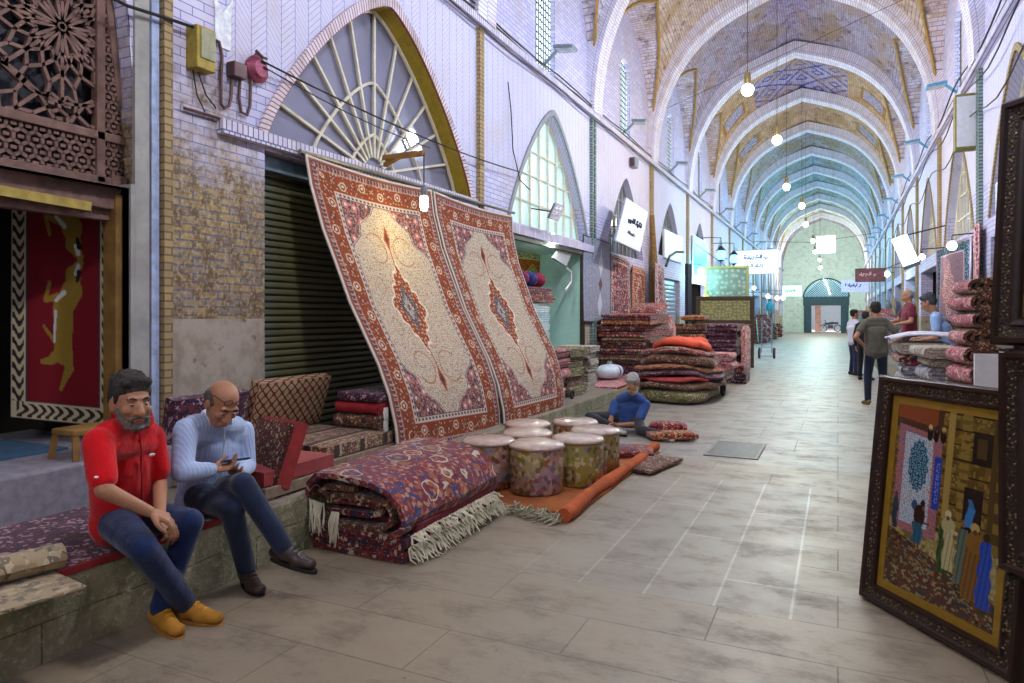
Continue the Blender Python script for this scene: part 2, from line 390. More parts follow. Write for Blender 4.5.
def thing(name, label, cat, loc=(0, 0, 0), rz=0, group=None):
    o = bpy.data.objects.new(name, None); C.objects.link(o); o.location = loc; o.rotation_euler = (0, 0, rz); o.empty_display_size = .1
    o['label'] = label; o['category'] = cat; o['kind'] = 'thing'
    if group: o['group'] = group
    ROOT[o.name] = Matrix.Translation(Vector(loc)) @ Matrix.Rotation(rz, 4, 'Z'); return o
def tag(o, label, cat, group=None, kind='thing'):
    o['label'] = label; o['category'] = cat; o['kind'] = kind
    if group: o['group'] = group
    return o
def struct(o, label=None):
    o['kind'] = 'structure'; return o
KIDS = {}
def dup(root, loc, rz=0, label=None, group=None, scale=None):
    ch = {}
    for o in bpy.data.objects:
        if o.parent is not None: ch.setdefault(o.parent.name, []).append(o)
    r = root.copy(); C.objects.link(r); r.location = loc; r.rotation_euler = (0, 0, rz)
    if scale: r.scale = scale
    if label: r['label'] = label
    if group: r['group'] = group
    for c_ in ch.get(root.name, []):
        c = c_.copy(); C.objects.link(c); c.parent = r
        for g_ in ch.get(c_.name, []):
            d = g_.copy(); C.objects.link(d); d.parent = c
    return r

def cgrid(name, pos, col, mat, parent=None, thick=0.0, uv=None, smooth=True):
    """surface with painted pattern: pos (nv,nu,3), col (nv,nu,3) linear"""
    nv, nu = pos.shape[:2]; p = pos.reshape(-1, 3).copy()
    if parent is not None and parent.name in ROOT:
        Mi = np.array(ROOT[parent.name].inverted()); p = p @ Mi[:3, :3].T + Mi[:3, 3]
    idx = np.arange(nv*nu).reshape(nv, nu)
    q = np.stack([idx[:-1, :-1], idx[:-1, 1:], idx[1:, 1:], idx[1:, :-1]], -1).reshape(-1, 4)
    me = bpy.data.meshes.new(name); me.vertices.add(nv*nu); me.vertices.foreach_set('co', p.astype(np.float32).ravel())
    me.loops.add(q.size); me.loops.foreach_set('vertex_index', q.ravel().astype(np.int32)); me.polygons.add(len(q))
    me.polygons.foreach_set('loop_start', np.arange(0, q.size, 4, dtype=np.int32))
    me.polygons.foreach_set('use_smooth', [smooth]*len(q))
    me.update(calc_edges=True)
    a = me.color_attributes.new('Col', 'FLOAT_COLOR', 'POINT'); c = np.ones((nv*nu, 4), np.float32); c[:, :3] = col.reshape(-1, 3); a.data.foreach_set('color', c.ravel())
    ul = me.uv_layers.new(name='UVMap')
    if uv is None:
        jj, ii = np.mgrid[0:nv, 0:nu]; uv = np.stack([ii/(nu-1), jj/(nv-1)], -1)
    ul.data.foreach_set('uv', uv.reshape(-1, 2)[q.ravel()].astype(np.float32).ravel())
    me.materials.append(mat); me.validate(); o = bpy.data.objects.new(name, me); C.objects.link(o)
    if parent is not None:
        o.parent = parent
        if parent.name in ROOT: ROOT[o.name] = ROOT[parent.name]
    if thick: s_ = o.modifiers.new('s', 'SOLIDIFY'); s_.thickness = thick; s_.offset = 0
    return o
def painted(name, rough=.9, spec=.15, coat=0.0, fine=140, amt=.25):
    g = G(name); c = g.attr(); n = g.noise(g.src('obj'), fine, 3); c = g.mix(g.m('MULTIPLY', n, amt), c, '#3c2c28')
    return g.out(c, rough, spec=spec, bump=n, bs=.3, bd=.004, coat=coat)
M_PILE = painted('woven_carpet_pattern')
def cells(x, y, s, seed=0):
    """jittered cell pattern: distance to nearest seed point and its random id"""
    X = x/s; Y = y/s; ix = np.floor(X); iy = np.floor(Y); best = np.full(X.shape, 9.0); rid = np.zeros(X.shape)
    for dx in (-1, 0, 1):
        for dy in (-1, 0, 1):
            cx, cy = ix+dx, iy+dy
            h1 = np.modf(np.abs(np.sin(cx*127.1+cy*311.7+seed)*43758.5))[0]; h2 = np.modf(np.abs(np.sin(cx*269.5+cy*183.3+seed)*24634.6))[0]
            d = np.hypot(X-(cx+.2+.6*h1), Y-(cy+.2+.6*h2)); m = d < best; best = np.where(m, d, best); rid = np.where(m, np.modf(h1*7+h2*13)[0], rid)
    return best*s, rid
def vsh(s): q = np.clip(np.abs(s), 0, 1); return (1-.28*q)*np.sqrt(1-q**4)
def arch(s, a=1.4, b=.85): return (1-np.clip(np.abs(s), 0, 1)**a)**b
# ------------------------------------------------------------- setting: floor, walls, ribs, vault
b = B(); b.box((XC, 30, -.1), (9.5, 78, .2)); struct(b.build('floor', M_FLOOR, smooth=False))
# raised stone ledges under the shop fronts
b = B(); b.box(((XL-.26-3.19)/2, 6.7, DECK/2-.02), (4.4+.26-3.19, 26.0, DECK+.04)); struct(b.build('trim_1', M_STONE, smooth=False, bevel=.02))
b = B(); b.box((1.8, 33.25, .15), (1.6, 39.5, .3)); struct(b.build('trim_2', M_STONE, smooth=False, bevel=.02))
b = B()
g_ = plain('grey_step_stone', '#8b8792', .8)
b.box((XL-.55, 1.2, .50), (1.6, 4.35, .30)); struct(b.build('trim_3', g_, smooth=False, bevel=.015))

def wx(side, d): return (XL-d) if side < 0 else (XR+d)
def wall_bay(bm, side, y0, y1, op=None, win=None, ztop=5.5, depth=.28, rev=None, z0=0.0):
    """wall between y0..y1 with a rectangular opening op=(ya,yb,za,zb) and a pointed one win=(ya,yb,zbase,zapex)"""
    x = wx(side, 0); xd = wx(side, depth)
    def quad(b_, a, b2, c_, d_):
        b_.f([b_.v(a), b_.v(b2), b_.v(c_), b_.v(d_)])
    def seg(ya, yb, holes_a, holes_b):
        # vertical strip with holes [(lo_a,hi_a)] at ya and yb
        zs_a = [z0]+[q for h in holes_a for q in h]+[ztop]; zs_b = [z0]+[q for h in holes_b for q in h]+[ztop]
        for i in range(0, len(zs_a), 2):
            if zs_a[i+1]-zs_a[i] > 1e-4 or zs_b[i+1]-zs_b[i] > 1e-4:
                quad(bm, (x, ya, zs_a[i]), (x, yb, zs_b[i]), (x, yb, zs_b[i+1]), (x, ya, zs_a[i+1]))
    ys = {y0, y1}
    if op: ys |= {op[0], op[1]}
    if win:
        for k in range(33): ys.add(win[0]+(win[1]-win[0])*k/32)
    ys = sorted(ys); cw = (win[0]+win[1])/2 if win else 0; hw_ = (win[1]-win[0])/2 if win else 1
    sh = win[4:] if win and len(win) > 4 else (1.4, .85)
    def wz(y): return win[2]+(win[3]-win[2])*float(arch((y-cw)/hw_, *sh))
    for a, c_ in zip(ys[:-1], ys[1:]):
        mid = (a+c_)/2; ha, hb = [], []
        if op and op[0] < mid < op[1]: ha.append((op[2], op[3])); hb.append((op[2], op[3]))
        if win and win[0] < mid < win[1]: ha.append((win[2], wz(a))); hb.append((win[2], wz(c_)))
        seg(a, c_, ha, hb)
    rb = rev or bm
    if op:
        for yy in op[:2]: quad(bm, (x, yy, op[2]), (xd, yy, op[2]), (xd, yy, op[3]), (x, yy, op[3]))
        quad(bm, (x, op[0], op[3]), (x, op[1], op[3]), (xd, op[1], op[3]), (xd, op[0], op[3]))
        if op[2] > .01: quad(bm, (x, op[0], op[2]), (x, op[1], op[2]), (xd, op[1], op[2]), (xd, op[0], op[2]))
    if win:
        quad(rb, (x, win[0], win[2]), (x, win[1], win[2]), (xd, win[1], win[2]), (xd, win[0], win[2]))
        for k in range(32):
            a = win[0]+(win[1]-win[0])*k/32; c_ = win[0]+(win[1]-win[0])*(k+1)/32
            quad(rb, (x, a, wz(a)), (x, c_, wz(c_)), (xd, c_, wz(c_)), (xd, a, wz(a)))

M_OLIVE = plain('olive_plaster', '#a08a2e', .8, var=.2); M_PALE = plain('pale_plaster', '#d8d4cc', .8)
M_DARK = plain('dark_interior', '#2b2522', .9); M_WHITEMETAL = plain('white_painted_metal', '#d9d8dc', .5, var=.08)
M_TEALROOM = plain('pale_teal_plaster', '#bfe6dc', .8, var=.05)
def glass(name, col, rough=.12, emit=None, es=0.0):
    g = G(name); n = g.noise(g.src('obj'), 2.2, 4); px = g.xyz(g.src('obj'))
    a = tuple(x*.75 for x in lin(col))+(1,); c = g.mix(n, a, c4(col))
    MC[name] = g.out(c, rough, spec=.6, coat=.5, emit=c4(emit) if emit else None, es=es); return MC[name]
M_GL1 = glass('dusty_lavender_glass', '#8d8ea8'); M_GL2 = glass('teal_white_glass', '#cfe8e6', .3, '#bfe9e4', .35)
M_GL3 = glass('grey_glass', '#8b8f98'); M_LITW = glass('daylit_frosted_glass', '#cfe6f2', .4, '#cfe6f6', 1.8)
M_LITT = glass('daylit_teal_glass', '#a9d8dc', .4, '#8fdce6', .7)

wl = B(); wr = B(); r1 = B(); winn = [1]
def arch_window(side, win, d, mgl, mfr, name_idx, kind, parent=None):
    ya, yb, zb, za = win; cw = (ya+yb)/2; hw_ = (yb-ya)/2; x = wx(side, d)
    b = B(); ys = np.linspace(ya, yb, 33); zt = [zb+(za-zb)*float(arch((y-cw)/hw_)) for y in ys]
    for k in range(32):
        if min(zt[k], zt[k+1]) < zb-1: continue
        b.f([b.v((x, ys[k], zb)), b.v((x, ys[k+1], zb)), b.v((x, ys[k+1], zt[k+1])), b.v((x, ys[k], zt[k]))])
    bmesh.ops.remove_doubles(b.bm, verts=b.bm.verts, dist=1e-4)
    o = struct(b.build('window_%d' % name_idx, mgl, smooth=False))
    f = B(); xo = wx(side, d-.03); P3 = lambda y, z: (xo, y, z)
    def zat(y): return zb+(za-zb)*float(arch((y-cw)/hw_))
    rim = [P3(y, z) for y, z in zip(ys, zt)]
    f.tube(rim, .025, 6); f.bar(P3(ya, zb+.02), P3(yb, zb+.02), .05, .05)
    if kind == 'fan':
        for sc_ in (.24, .56):
            f.tube([P3(cw+(y-cw)*sc_, zb+(z-zb)*sc_) for y, z in zip(ys, zt)], .018, 6)
        for k in range(1, 12):
            a = PI*k/12; s_ = .24
            # ray to the rim
            for q in np.linspace(.1, 1.3, 90):
                yy = cw-math.cos(a)*q*hw_; zz = zb+math.sin(a)*q*(za-zb)
                if abs(yy-cw) >= hw_ or zz > zat(yy): break
            f.bar(P3(cw-math.cos(a)*.1*hw_, zb+math.sin(a)*.1*(za-zb)), P3(yy, zz), .028, .028)
    elif kind == 'bars':
        for k in range(1, 9):
            yy = ya+(yb-ya)*k/9; f.bar(P3(yy, zb), P3(yy, zat(yy)), .035, .035)
        for zz in (zb+.45, zb+.9, zb+1.3):
            hh = [y for y in ys if zat(y) > zz]
            if hh: f.bar(P3(min(hh), zz), P3(max(hh), zz), .025, .025)
    fr = f.build('window_frame', mfr, o, smooth=False); fr.matrix_parent_inverse = Matrix.Identity(4)
    return o
# left side bays
def LY(k): return Y0+DY*k
wall_bay(wl, -1, LY(-2), LY(-1), z0=0)
wall_bay(wl, -1, LY(-1), LY(0)-.12, op=(-.4, 3.16, .5, 2.42), win=(-.5, 3.26, 2.42, 5.35, 2.6, .45), depth=.22)
wall_bay(wl, -1, LY(0)-.12, LY(1), op=(4.4, 7.95, DECK, 2.95), win=(4.42, 8.0, 3.1, 4.88), rev=r1)
wall_bay(wl, -1, LY(1), LY(2), op=(9.2, 12.5, DECK, 2.75), win=(9.2, 12.7, 2.95, 4.95))
wall_bay(wl, -1, LY(2), LY(3), op=(13.9, 17.2, DECK, 2.6), win=(14.0, 17.0, 2.9, 4.7))
wall_bay(wl, -1, LY(3), LY(4), op=(18.6, 21.4, DECK, 2.6), win=(18.6, 21.6, 3.2, 4.8))
for k in range(4, 13): wall_bay(wl, -1, LY(k), min(LY(k+1), YE), op=(LY(k)+.6, LY(k+1)-.7, DECK if k < 6 else 0, 2.7), win=(LY(k)+.75, LY(k+1)-.8, 3.0, 4.8))
for k in range(-2, 13): wall_bay(wr, 1, LY(k), min(LY(k+1), YE), op=(LY(k)+.6, LY(k+1)-.7, .3 if k > 0 else 0, 2.7), win=(LY(k)+.7, LY(k+1)-.7, 3.0, 4.9))
r1.build('trim_4', M_OLIVE, smooth=False)['kind'] = 'structure'
# upper walls (lunettes) with a narrow arched window in each bay
def Sarc(y, c): return 5.5+3.1*float(vsh((y-c)/(DY/2-.02)))
def upper(bm, side, k):
    y0, y1 = LY(k), LY(k+1); c = (y0+y1)/2; x = wx(side, 0); xd = wx(side, .10); wy = .42
    ys = sorted(set(list(np.linspace(y0, y1, 25)) + list(np.linspace(c-wy, c+wy, 11))))
    def wz(y): return 6.95+.45*math.sqrt(max(0, 1-((y-c)/wy)**2))
    def Q(a, b2, c_, d_): bm.f([bm.v(a), bm.v(b2), bm.v(c_), bm.v(d_)])
    for a, e in zip(ys[:-1], ys[1:]):
        ta, te = Sarc(a, c)+.12, Sarc(e, c)+.12
        if abs((a+e)/2-c) < wy:
            Q((x, a, 5.5), (x, e, 5.5), (x, e, 5.62), (x, a, 5.62)); Q((x, a, wz(a)), (x, e, wz(e)), (x, e, te), (x, a, ta))
            Q((x, a, wz(a)), (x, e, wz(e)), (xd, e, wz(e)), (xd, a, wz(a)))
        else: Q((x, a, 5.5), (x, e, 5.5), (x, e, te), (x, a, ta))
    for yy in (c-wy, c+wy): Q((x, yy, 5.62), (xd, yy, 5.62), (xd, yy, 6.95), (x, yy, 6.95))
    Q((x, c-wy, 5.62), (x, c+wy, 5.62), (xd, c+wy, 5.62), (xd, c-wy, 5.62))
for k in range(-2, 13): upper(wl, -1, k); upper(wr, 1, k)
struct(wl.build('wall_left', M_WALL, smooth=False)); struct(wr.build('wall_right', M_WALL, smooth=False))
# clerestory windows: frosted glass behind a fine brick screen
M_SCREEN = brickplain('pierced_screen', '#6c6558', '#5a5448', '#2e2a26', .1, .1, .01)
def clerestory(side, k, n):
    c = (LY(k)+LY(k+1))/2; x = wx(side, .09); b = B(); ys = np.linspace(c-.42, c+.42, 13)
    for a, e in zip(ys[:-1], ys[1:]):
        za = 6.95+.45*math.sqrt(max(0, 1-((a-c)/.42)**2)); ze = 6.95+.45*math.sqrt(max(0, 1-((e-c)/.42)**2))
        b.f([b.v((x, a, 5.62)), b.v((x, e, 5.62)), b.v((x, e, ze)), b.v((x, a, za))])
    o = struct(b.build('window_%d' % n, M_LITW, smooth=False)); f = B(); xf = wx(side, .082)
    for i in range(1, 8):
        yy = c-.42+.84*i/8; f.bar((xf, yy, 5.62), (xf, yy, 6.95+.4*math.sqrt(max(0, 1-((yy-c)/.42)**2))), .014, .014)
    for i in range(1, 15): zz = 5.62+.12*i; hwz = .42 if zz < 6.95 else .42*math.sqrt(max(0, 1-((zz-6.95)/.45)**2)); f.bar((xf, c-hwz, zz), (xf, c+hwz, zz), .014, .014)
    f.build('window_screen', M_SCREEN, o, smooth=False)
n_ = 20
for k in range(-1, 12):
    clerestory(-1, k, n_); n_ += 1; clerestory(1, k, n_); n_ += 1
# big arched shop windows
M_FRW = plain('cream_window_bars', '#dcd6c4', .6, var=.1); M_FRG = plain('grey_window_bars', '#8a8f94', .6, var=.1)
arch_window(-1, (4.42, 8.0, 3.1, 4.88), .24, M_GL1, M_FRW, 1, 'fan')
arch_window(-1, (9.2, 12.7, 2.95, 4.95), .2, M_GL2, M_FRW, 2, 'bars')
arch_window(-1, (14.0, 17.0, 2.9, 4.7), .2, M_GL3, M_FRG, 3, 'bars')
arch_window(-1, (18.6, 21.6, 3.2, 4.8), .2, M_GL3, M_FRG, 4, 'bars')
for k in range(4, 12): arch_window(-1, (LY(k)+.75, LY(k+1)-.8, 3.0, 4.8), .2, M_LITT if k > 4 else M_GL3, M_FRG, 1+k, 'bars')
for k in range(0, 12): arch_window(1, (LY(k)+.7, LY(k+1)-.7, 3.0, 4.9), .2, M_LITT if k > 5 else M_GL3, M_FRW, 50+k, 'bars')

# flat brick strips (tan / green) that mark each bay, ledge and cornice
n_ = 10
for side in (-1, 1):
    for k in range(-1, 13):
        if LY(k) > YE-1: continue
        x = wx(side, -.03); m = M_TEALSTRIP if k == 2 else M_TAN
        for dy, w in (((-.08, .09), (.08, .09)) if side > 0 or k > 1 else ((0, .12 if k else .07),)):
            b = B(); b.box((x, LY(k)+dy-(.075 if k == 0 and side < 0 else 0), 2.95+.2), (.06, w, 5.0-.4+ .6)); struct(b.build('trim_%d' % n_, m, smooth=False)); n_ += 1
for side, n in ((-1, 5), (1, 6)):
    b = B(); x = wx(side, -.05); b.box((x, 30, 5.47), (.14, 72, .10)); struct(b.build('trim_%d' % n, M_TRIMWHITE, smooth=False))
b = B(); b.box((XL+.03, 6.0, 3.03), (.08, 4.2, .11)); b.box((XL+.03, 10.95, 2.84), (.08, 4.0, .14)); struct(b.build('trim_7', M_TRIMWHITE, smooth=False))
# corner of the near door pier: plaster jamb and blue washed strip
b = B(); b.box((XL+.01, 3.345, 2.9), (.03, .06, 5.1)); struct(b.build('trim_8', plain('blue_wash', '#a9b9d8', .8), smooth=False))
# brick frame round the fan window
M_VOUS = brickplain('arch_voussoirs', '#dcd4df', '#cdc3cf', '#8a4a3c', .045, .4, .006, uv=True)
def arch_band(side, win, w, d, mat, n):
    ya, yb, zb, za = win; cw = (ya+yb)/2; hw_ = (yb-ya)/2; x = wx(side, -d); b = B(); L = 0; pr = None
    for k in range(48):
        q = []
        for s_ in (-1+2*k/48, -1+2*(k+1)/48):
            z = zb+(za-zb)*float(arch(s_)); y = cw+hw_*s_; q.append((y, z))
        l = math.dist(q[0], q[1])
        o = [(cw+(y-cw)*(1+w/hw_), zb+(z-zb)*(1+w*1.25/(za-zb))) for y, z in q]
        vs = [(x, *q[0]), (x, *q[1]), (x, *o[1]), (x, *o[0])]; b.f([b.v(p) for p in vs], [(L, 0), (L+l, 0), (L+l, w), (L, w)]); L += l
    o_ = b.build('trim_%d' % n, mat, smooth=False, solid=.03); struct(o_)
arch_band(-1, (4.42, 8.0, 3.1, 4.88), .11, .012, M_VOUS, 101)
arch_band(-1, (9.2, 12.7, 2.95, 4.95), .08, .012, M_FRG, 102)
for k in range(1, 6): arch_band(1, (LY(k)+.7, LY(k+1)-.7, 3.0, 4.9), .08, .012, M_TAN, 103+k)

# transverse ribs
ZS = 5.5
def Trib(s): return ZS+3.9*float(vsh(s))
def rib(k, n):
    y = LY(k); w = .52; hwr = HW-.14; b = B(); pts = []
    pts.append((-1, 5.5))
    for i in range(57):
        t = -1+2*i/56; s_ = math.sin(t*PI/2); pts.append((s_, Trib(s_)))
    L = 0
    def ring(s_, z, out):
        xx = XC+s_*hwr; dd = .3
        if out: xx = XC+s_*(HW+.15); z = z+ (.35 if abs(s_) < .999 else 0)
        return xx, z
    last = None
    for (s_, z) in pts:
        xi, zi = ring(s_, z, 0); xo, zo = ring(s_, z, 1)
        vs = [b.v((xo, y-w/2, zo)), b.v((xi, y-w/2, zi)), b.v((xi, y+w/2, zi)), b.v((xo, y+w/2, zo))]
        if last:
            l = (last[1].co-vs[1].co).length
            for i in range(3):
                u0, u1 = i*.4, (i+1)*.4; b.f([last[i], last[i+1], vs[i+1], vs[i]], [(L, u0), (L, u1), (L+l, u1), (L+l, u0)])
            L += l
        last = vs
    o = struct(b.build('ceiling_rib_%d' % n, M_RIBUV)); e = B()
    for sy in (-1, 1):
        e.tube([(XC+s_*(hwr+.012), y+sy*(w/2+.01), z+.02) for s_, z in pts], .026, 5)
    e.build('rib_edging', M_EDGE, o)
M_RIBUV = brickplain('rib_courses', '#ece8f4', '#d8d2e4', '#9aa0c4', .06, .3, .007, '#b79a66', .35, uv=True)
M_EDGE = plain('ochre_edging', '#a8874c', .8)
for k in range(-2, 13):
    if LY(k) < YE: rib(k, k+3)
# vault shells
def vault(k, n):
    c = (LY(k)+LY(k+1))/2; hd = DY/2; dense = 3 if k == 4 else 1
    t = np.linspace(-1, 1, 70*dense+1); s_ = np.sin(t*PI/2); yy = np.linspace(-hd, hd, 44*dense+1); S_, Y_ = np.meshgrid(s_, yy)
    Tz = ZS+4.25*vsh(S_)+.4*(1-(Y_/hd)**2); Sz = 5.5+3.1*vsh(Y_/(hd-.02))
    Z = np.maximum(Tz, Sz); X = XC+S_*HW; Yw = c+Y_
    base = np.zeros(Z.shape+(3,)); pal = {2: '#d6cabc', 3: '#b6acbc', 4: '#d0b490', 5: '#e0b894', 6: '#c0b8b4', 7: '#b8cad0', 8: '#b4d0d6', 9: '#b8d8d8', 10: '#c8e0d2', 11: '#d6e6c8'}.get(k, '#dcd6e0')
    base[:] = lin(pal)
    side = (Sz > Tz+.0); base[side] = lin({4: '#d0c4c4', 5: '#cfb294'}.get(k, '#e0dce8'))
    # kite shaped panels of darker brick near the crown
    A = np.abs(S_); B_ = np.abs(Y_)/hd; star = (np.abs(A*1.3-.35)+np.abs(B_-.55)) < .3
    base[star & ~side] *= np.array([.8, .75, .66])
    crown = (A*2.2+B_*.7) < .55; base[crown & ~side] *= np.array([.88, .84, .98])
    
    if k == 4:      # band of blue square lettering pattern on white ground
        p = X-(XC-.05); q = Z; m = (Y_ > .25) & (np.abs(p) < 1.5) & ~side & (Tz > 8.0)
        a = (p*1.0+Y_*1.0)*.95; d = (p-Y_)*.95
        fa, fd = np.mod(a, 1), np.mod(d, 1)
        base[m] = lin('#b9b6d8'); l = ((fa < .09) | (fd < .09)) & m
        ca, cd_ = np.abs(fa-.565), np.abs(fd-.565); sq = (np.maximum(ca, cd_) < .20) & (np.maximum(ca, cd_) > .12) & m; base[l | sq] = lin('#3536a0')
    if k in (4, 5):
        for sx in (-1, 1):
            m = (np.abs(S_*HW-sx*2.25) < .3) & (np.abs(Y_-1.35) < .34); g2 = m & (np.mod((X+Yw)*14, 1) < .5); base[m] = lin('#d8d6e4'); base[g2] = lin('#7a80b4')
            e = (np.abs(S_*HW-sx*2.25) < .38) & (np.abs(Y_-1.35) < .42) & ~m; base[e] = lin('#b3812f')
    pos = np.stack([X, Yw, Z], -1)
    ds = np.hypot(np.diff(X[len(yy)//2]), np.diff(Z[len(yy)//2])); cs = np.concatenate([[0], np.cumsum(ds)])
    U = np.broadcast_to(cs, X.shape); uv = np.where(side[..., None], np.stack([X, Yw], -1), np.stack([Yw, U], -1))
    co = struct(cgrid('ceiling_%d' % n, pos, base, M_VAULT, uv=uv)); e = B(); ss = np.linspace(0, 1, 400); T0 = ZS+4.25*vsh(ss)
    for sx in (-1, 1):
        pts = []
        for y_ in np.linspace(-hd+.12, hd-.12, 31):
            df = T0+.4*(1-(y_/hd)**2)-(5.5+3.1*float(vsh(y_/(hd-.02)))); i_ = int(np.argmax(df < 0)) if (df < 0).any() else 399
            pts.append((XC+sx*ss[i_]*HW, c+y_, T0[i_]+.4*(1-(y_/hd)**2)-.02))
        e.tube(pts, .035, 5)
    e.build('vault_edging', M_EDGE, co)
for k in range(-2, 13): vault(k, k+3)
# end wall with its doorway, lattice fanlight and square skylight opening
YW = YE-.6
b = B(); wv = 5.6/2; dc = P(826, 320, y=YW).x
def Tend(x): return ZS+4.5*float(vsh((x-XC)/HW))
xs = sorted(set(list(np.linspace(XL-.3, XR+.3, 41))+[dc-1.15, dc+1.15, dc-1.75, dc+1.75, dc-.72, dc+.72]))
for a, e in zip(xs[:-1], xs[1:]):
    m = (a+e)/2; holes = []
    if abs(m-dc) < 1.15: holes.append((0, 2.35))
    if abs(m-dc) < .72: holes.append((6.9, 8.35))
    zs = [0]+[q for h in holes for q in h]+[10.6]
    for i in range(0, len(zs), 2): b.f([b.v((a, YW, zs[i])), b.v((e, YW, zs[i])), b.v((e, YW, zs[i+1])), b.v((a, YW, zs[i+1]))])
struct(b.build('wall_end', brickplain('end_wall_brick', '#e0ecdc', '#cfe0d2', '#a8c0bc', .22, .07, .01, '#9aa088', .5), smooth=False, solid=.12))
b = B(); M_DT = plain('dark_teal_wood', '#2f4a55', .6)
b.box((dc-1.45, YW-.1, 1.2), (.6, .1, 2.4)); b.box((dc+1.45, YW-.1, 1.2), (.6, .1, 2.4)); b.box((dc, YW-.1, 2.75), (3.6, .12, .75)); o = struct(b.build('door_2', M_DT, smooth=False))
b = B()
for k in range(-9, 10):
    for s_ in (-1, 1): 
        p0 = Vector((dc+k*.2, YW-.12, 3.1)); p1 = Vector((dc+k*.2+s_*1.6, YW-.12, 4.7)); q = []
        for t in np.linspace(0, 1, 40):
            p = p0.lerp(p1, t)
            if abs(p.x-dc) < 1.8 and p.z < 3.1+1.6*float(arch((p.x-dc)/1.8, 2, .6)): q.append(p)
        if len(q) > 1: b.bar(q[0], q[-1], .05, .04, (0, 1, 0))
b.tube([(dc+1.8*math.sin(t), YW-.12, 3.1+1.6*float(arch(math.sin(t), 2, .6))) for t in np.linspace(-PI/2, PI/2, 30)], .06, 6)
b.build('door_lattice', M_DT, o, smooth=False)
b = B(); b.prism([(1.75*math.sin(t), 1.55*float(arch(math.sin(t), 2, .6))) for t in np.linspace(-PI/2, PI/2, 24)], (dc, YW-.09, 3.1), (1, 0, 0), (0, 0, 1), (0, .02, 0)); b.build('door_fanlight', glass('fanlight_glass', '#5f8a9c', .3, '#8fd4e6', .8), o, smooth=False)
b = B(); b.box((dc, YW+.02, 7.62), (1.44, .04, 1.45)); struct(b.build('window_90', glass('skylight_glass', '#ffffff', .4, '#e4f6ff', 6.0), smooth=False))
b = B(); b.box((dc, YW+12, -.12), (30, 24, .2)); struct(b.build('ground_outside', plain('sunlit_paving', '#d8d6d4', .8), smooth=False))
b = B(); b.box((dc, YW+16, 3), (26, .4, 6)); struct(b.build('wall_outside', plain('sunlit_pale_wall', '#cfd6da', .8), smooth=False))
# back wall of light: side returns beyond the frame are left open to the sky
# shop rooms behind the openings
def room(side, ya, yb, z1, mat, n, depth=2.0, z0=None, inset=.27):
    x0 = wx(side, inset); x1 = wx(side, .27+depth); z0 = DECK if z0 is None else z0; b = B()
    A = [(x0, ya, z0), (x0, yb, z0), (x0, yb, z1), (x0, ya, z1)]; D = [(x1, p[1], p[2]) for p in A]; va = [b.v(p) for p in A]; vd = [b.v(p) for p in D]
    b.f(vd)
    for i in range(4): b.f([va[i], va[(i+1) % 4], vd[(i+1) % 4], vd[i]])
    o = b.build('wall_shop_%d' % n, mat, smooth=False, recalc=True); struct(o)
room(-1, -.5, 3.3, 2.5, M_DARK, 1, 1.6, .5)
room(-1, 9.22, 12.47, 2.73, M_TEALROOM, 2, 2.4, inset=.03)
b = B(); b.box((XL+.0, 12.46, 1.55), (.08, .07, 2.42)); b.box((XL, 10.85, 2.72), (.08, 3.3, .06)); struct(b.build('door_5', plain('dark_door_steel', '#3f3a34', .5, .3), smooth=False))
b = B(); b.box((XL+.006, 3.245, 2.9), (.03, .11, 5.1)); b.box((XL-.08, 3.18, 1.4), (.2, .04, 2.1)); struct(b.build('trim_9', plain('grey_jamb_plaster', '#a3a29e', .85, var=.2, scale=5), smooth=False))
room(-1, 13.8, 17.3, 2.7, M_PALE, 3, .3)
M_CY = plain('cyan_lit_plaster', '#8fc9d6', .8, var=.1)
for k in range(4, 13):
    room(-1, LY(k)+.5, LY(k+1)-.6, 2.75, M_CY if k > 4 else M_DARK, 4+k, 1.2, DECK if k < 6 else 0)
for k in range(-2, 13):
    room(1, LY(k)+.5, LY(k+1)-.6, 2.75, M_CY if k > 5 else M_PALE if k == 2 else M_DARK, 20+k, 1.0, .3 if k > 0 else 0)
# ------------------------------------------------------------- lamps hanging along the vault
M_CORD = plain('black_cord', '#2a2828', .6); M_BRASS = plain('dull_brass', '#9a8450', .4, .7)
lampwords = ['behind the first arch', 'over the two seated men', 'over the leaning carpets', 'brightest blue-white one, nearest in view', 'warm orange one, second in view', 'cold white one, third in view',
             'pale yellow one, fourth in view', 'fifth in view', 'sixth in view', 'seventh in view', 'eighth in view', 'last one before the end wall']
for i, (x, y, z, w, col) in enumerate(LAMPS):
    t = thing('hanging_lamp', 'round bulb hanging on a long cord from the vault, ' + lampwords[i], 'lamp', (x, y, z), group='lamps hanging from the vault')
    ky = math.floor((y-Y0)/DY); yc = LY(ky)+DY/2; zt = ZS+4.25*float(vsh((x-XC)/HW))+.4*(1-((y-yc)/(DY/2))**2)+.02
    mt = G('lamp_glow_%d' % i); m = mt.out(c4('#ffffff'), emit=(*col, 1), es=22.0)
    B().ball((0, 0, 0), .10).build('bulb', m, t, local=True)
    B().lathe([(.012, .30), (.05, .28), (.06, .14), (.05, .11)], n=12).build('lamp_holder', M_BRASS, t, local=True)
    B().tube([(0, 0, .28), (0, 0, zt-z)], .005, 5).build('cord', M_CORD, t, local=True)
    l = light('lamp_light', (0, 0, -.16), w, col, size=.14); l.parent = t
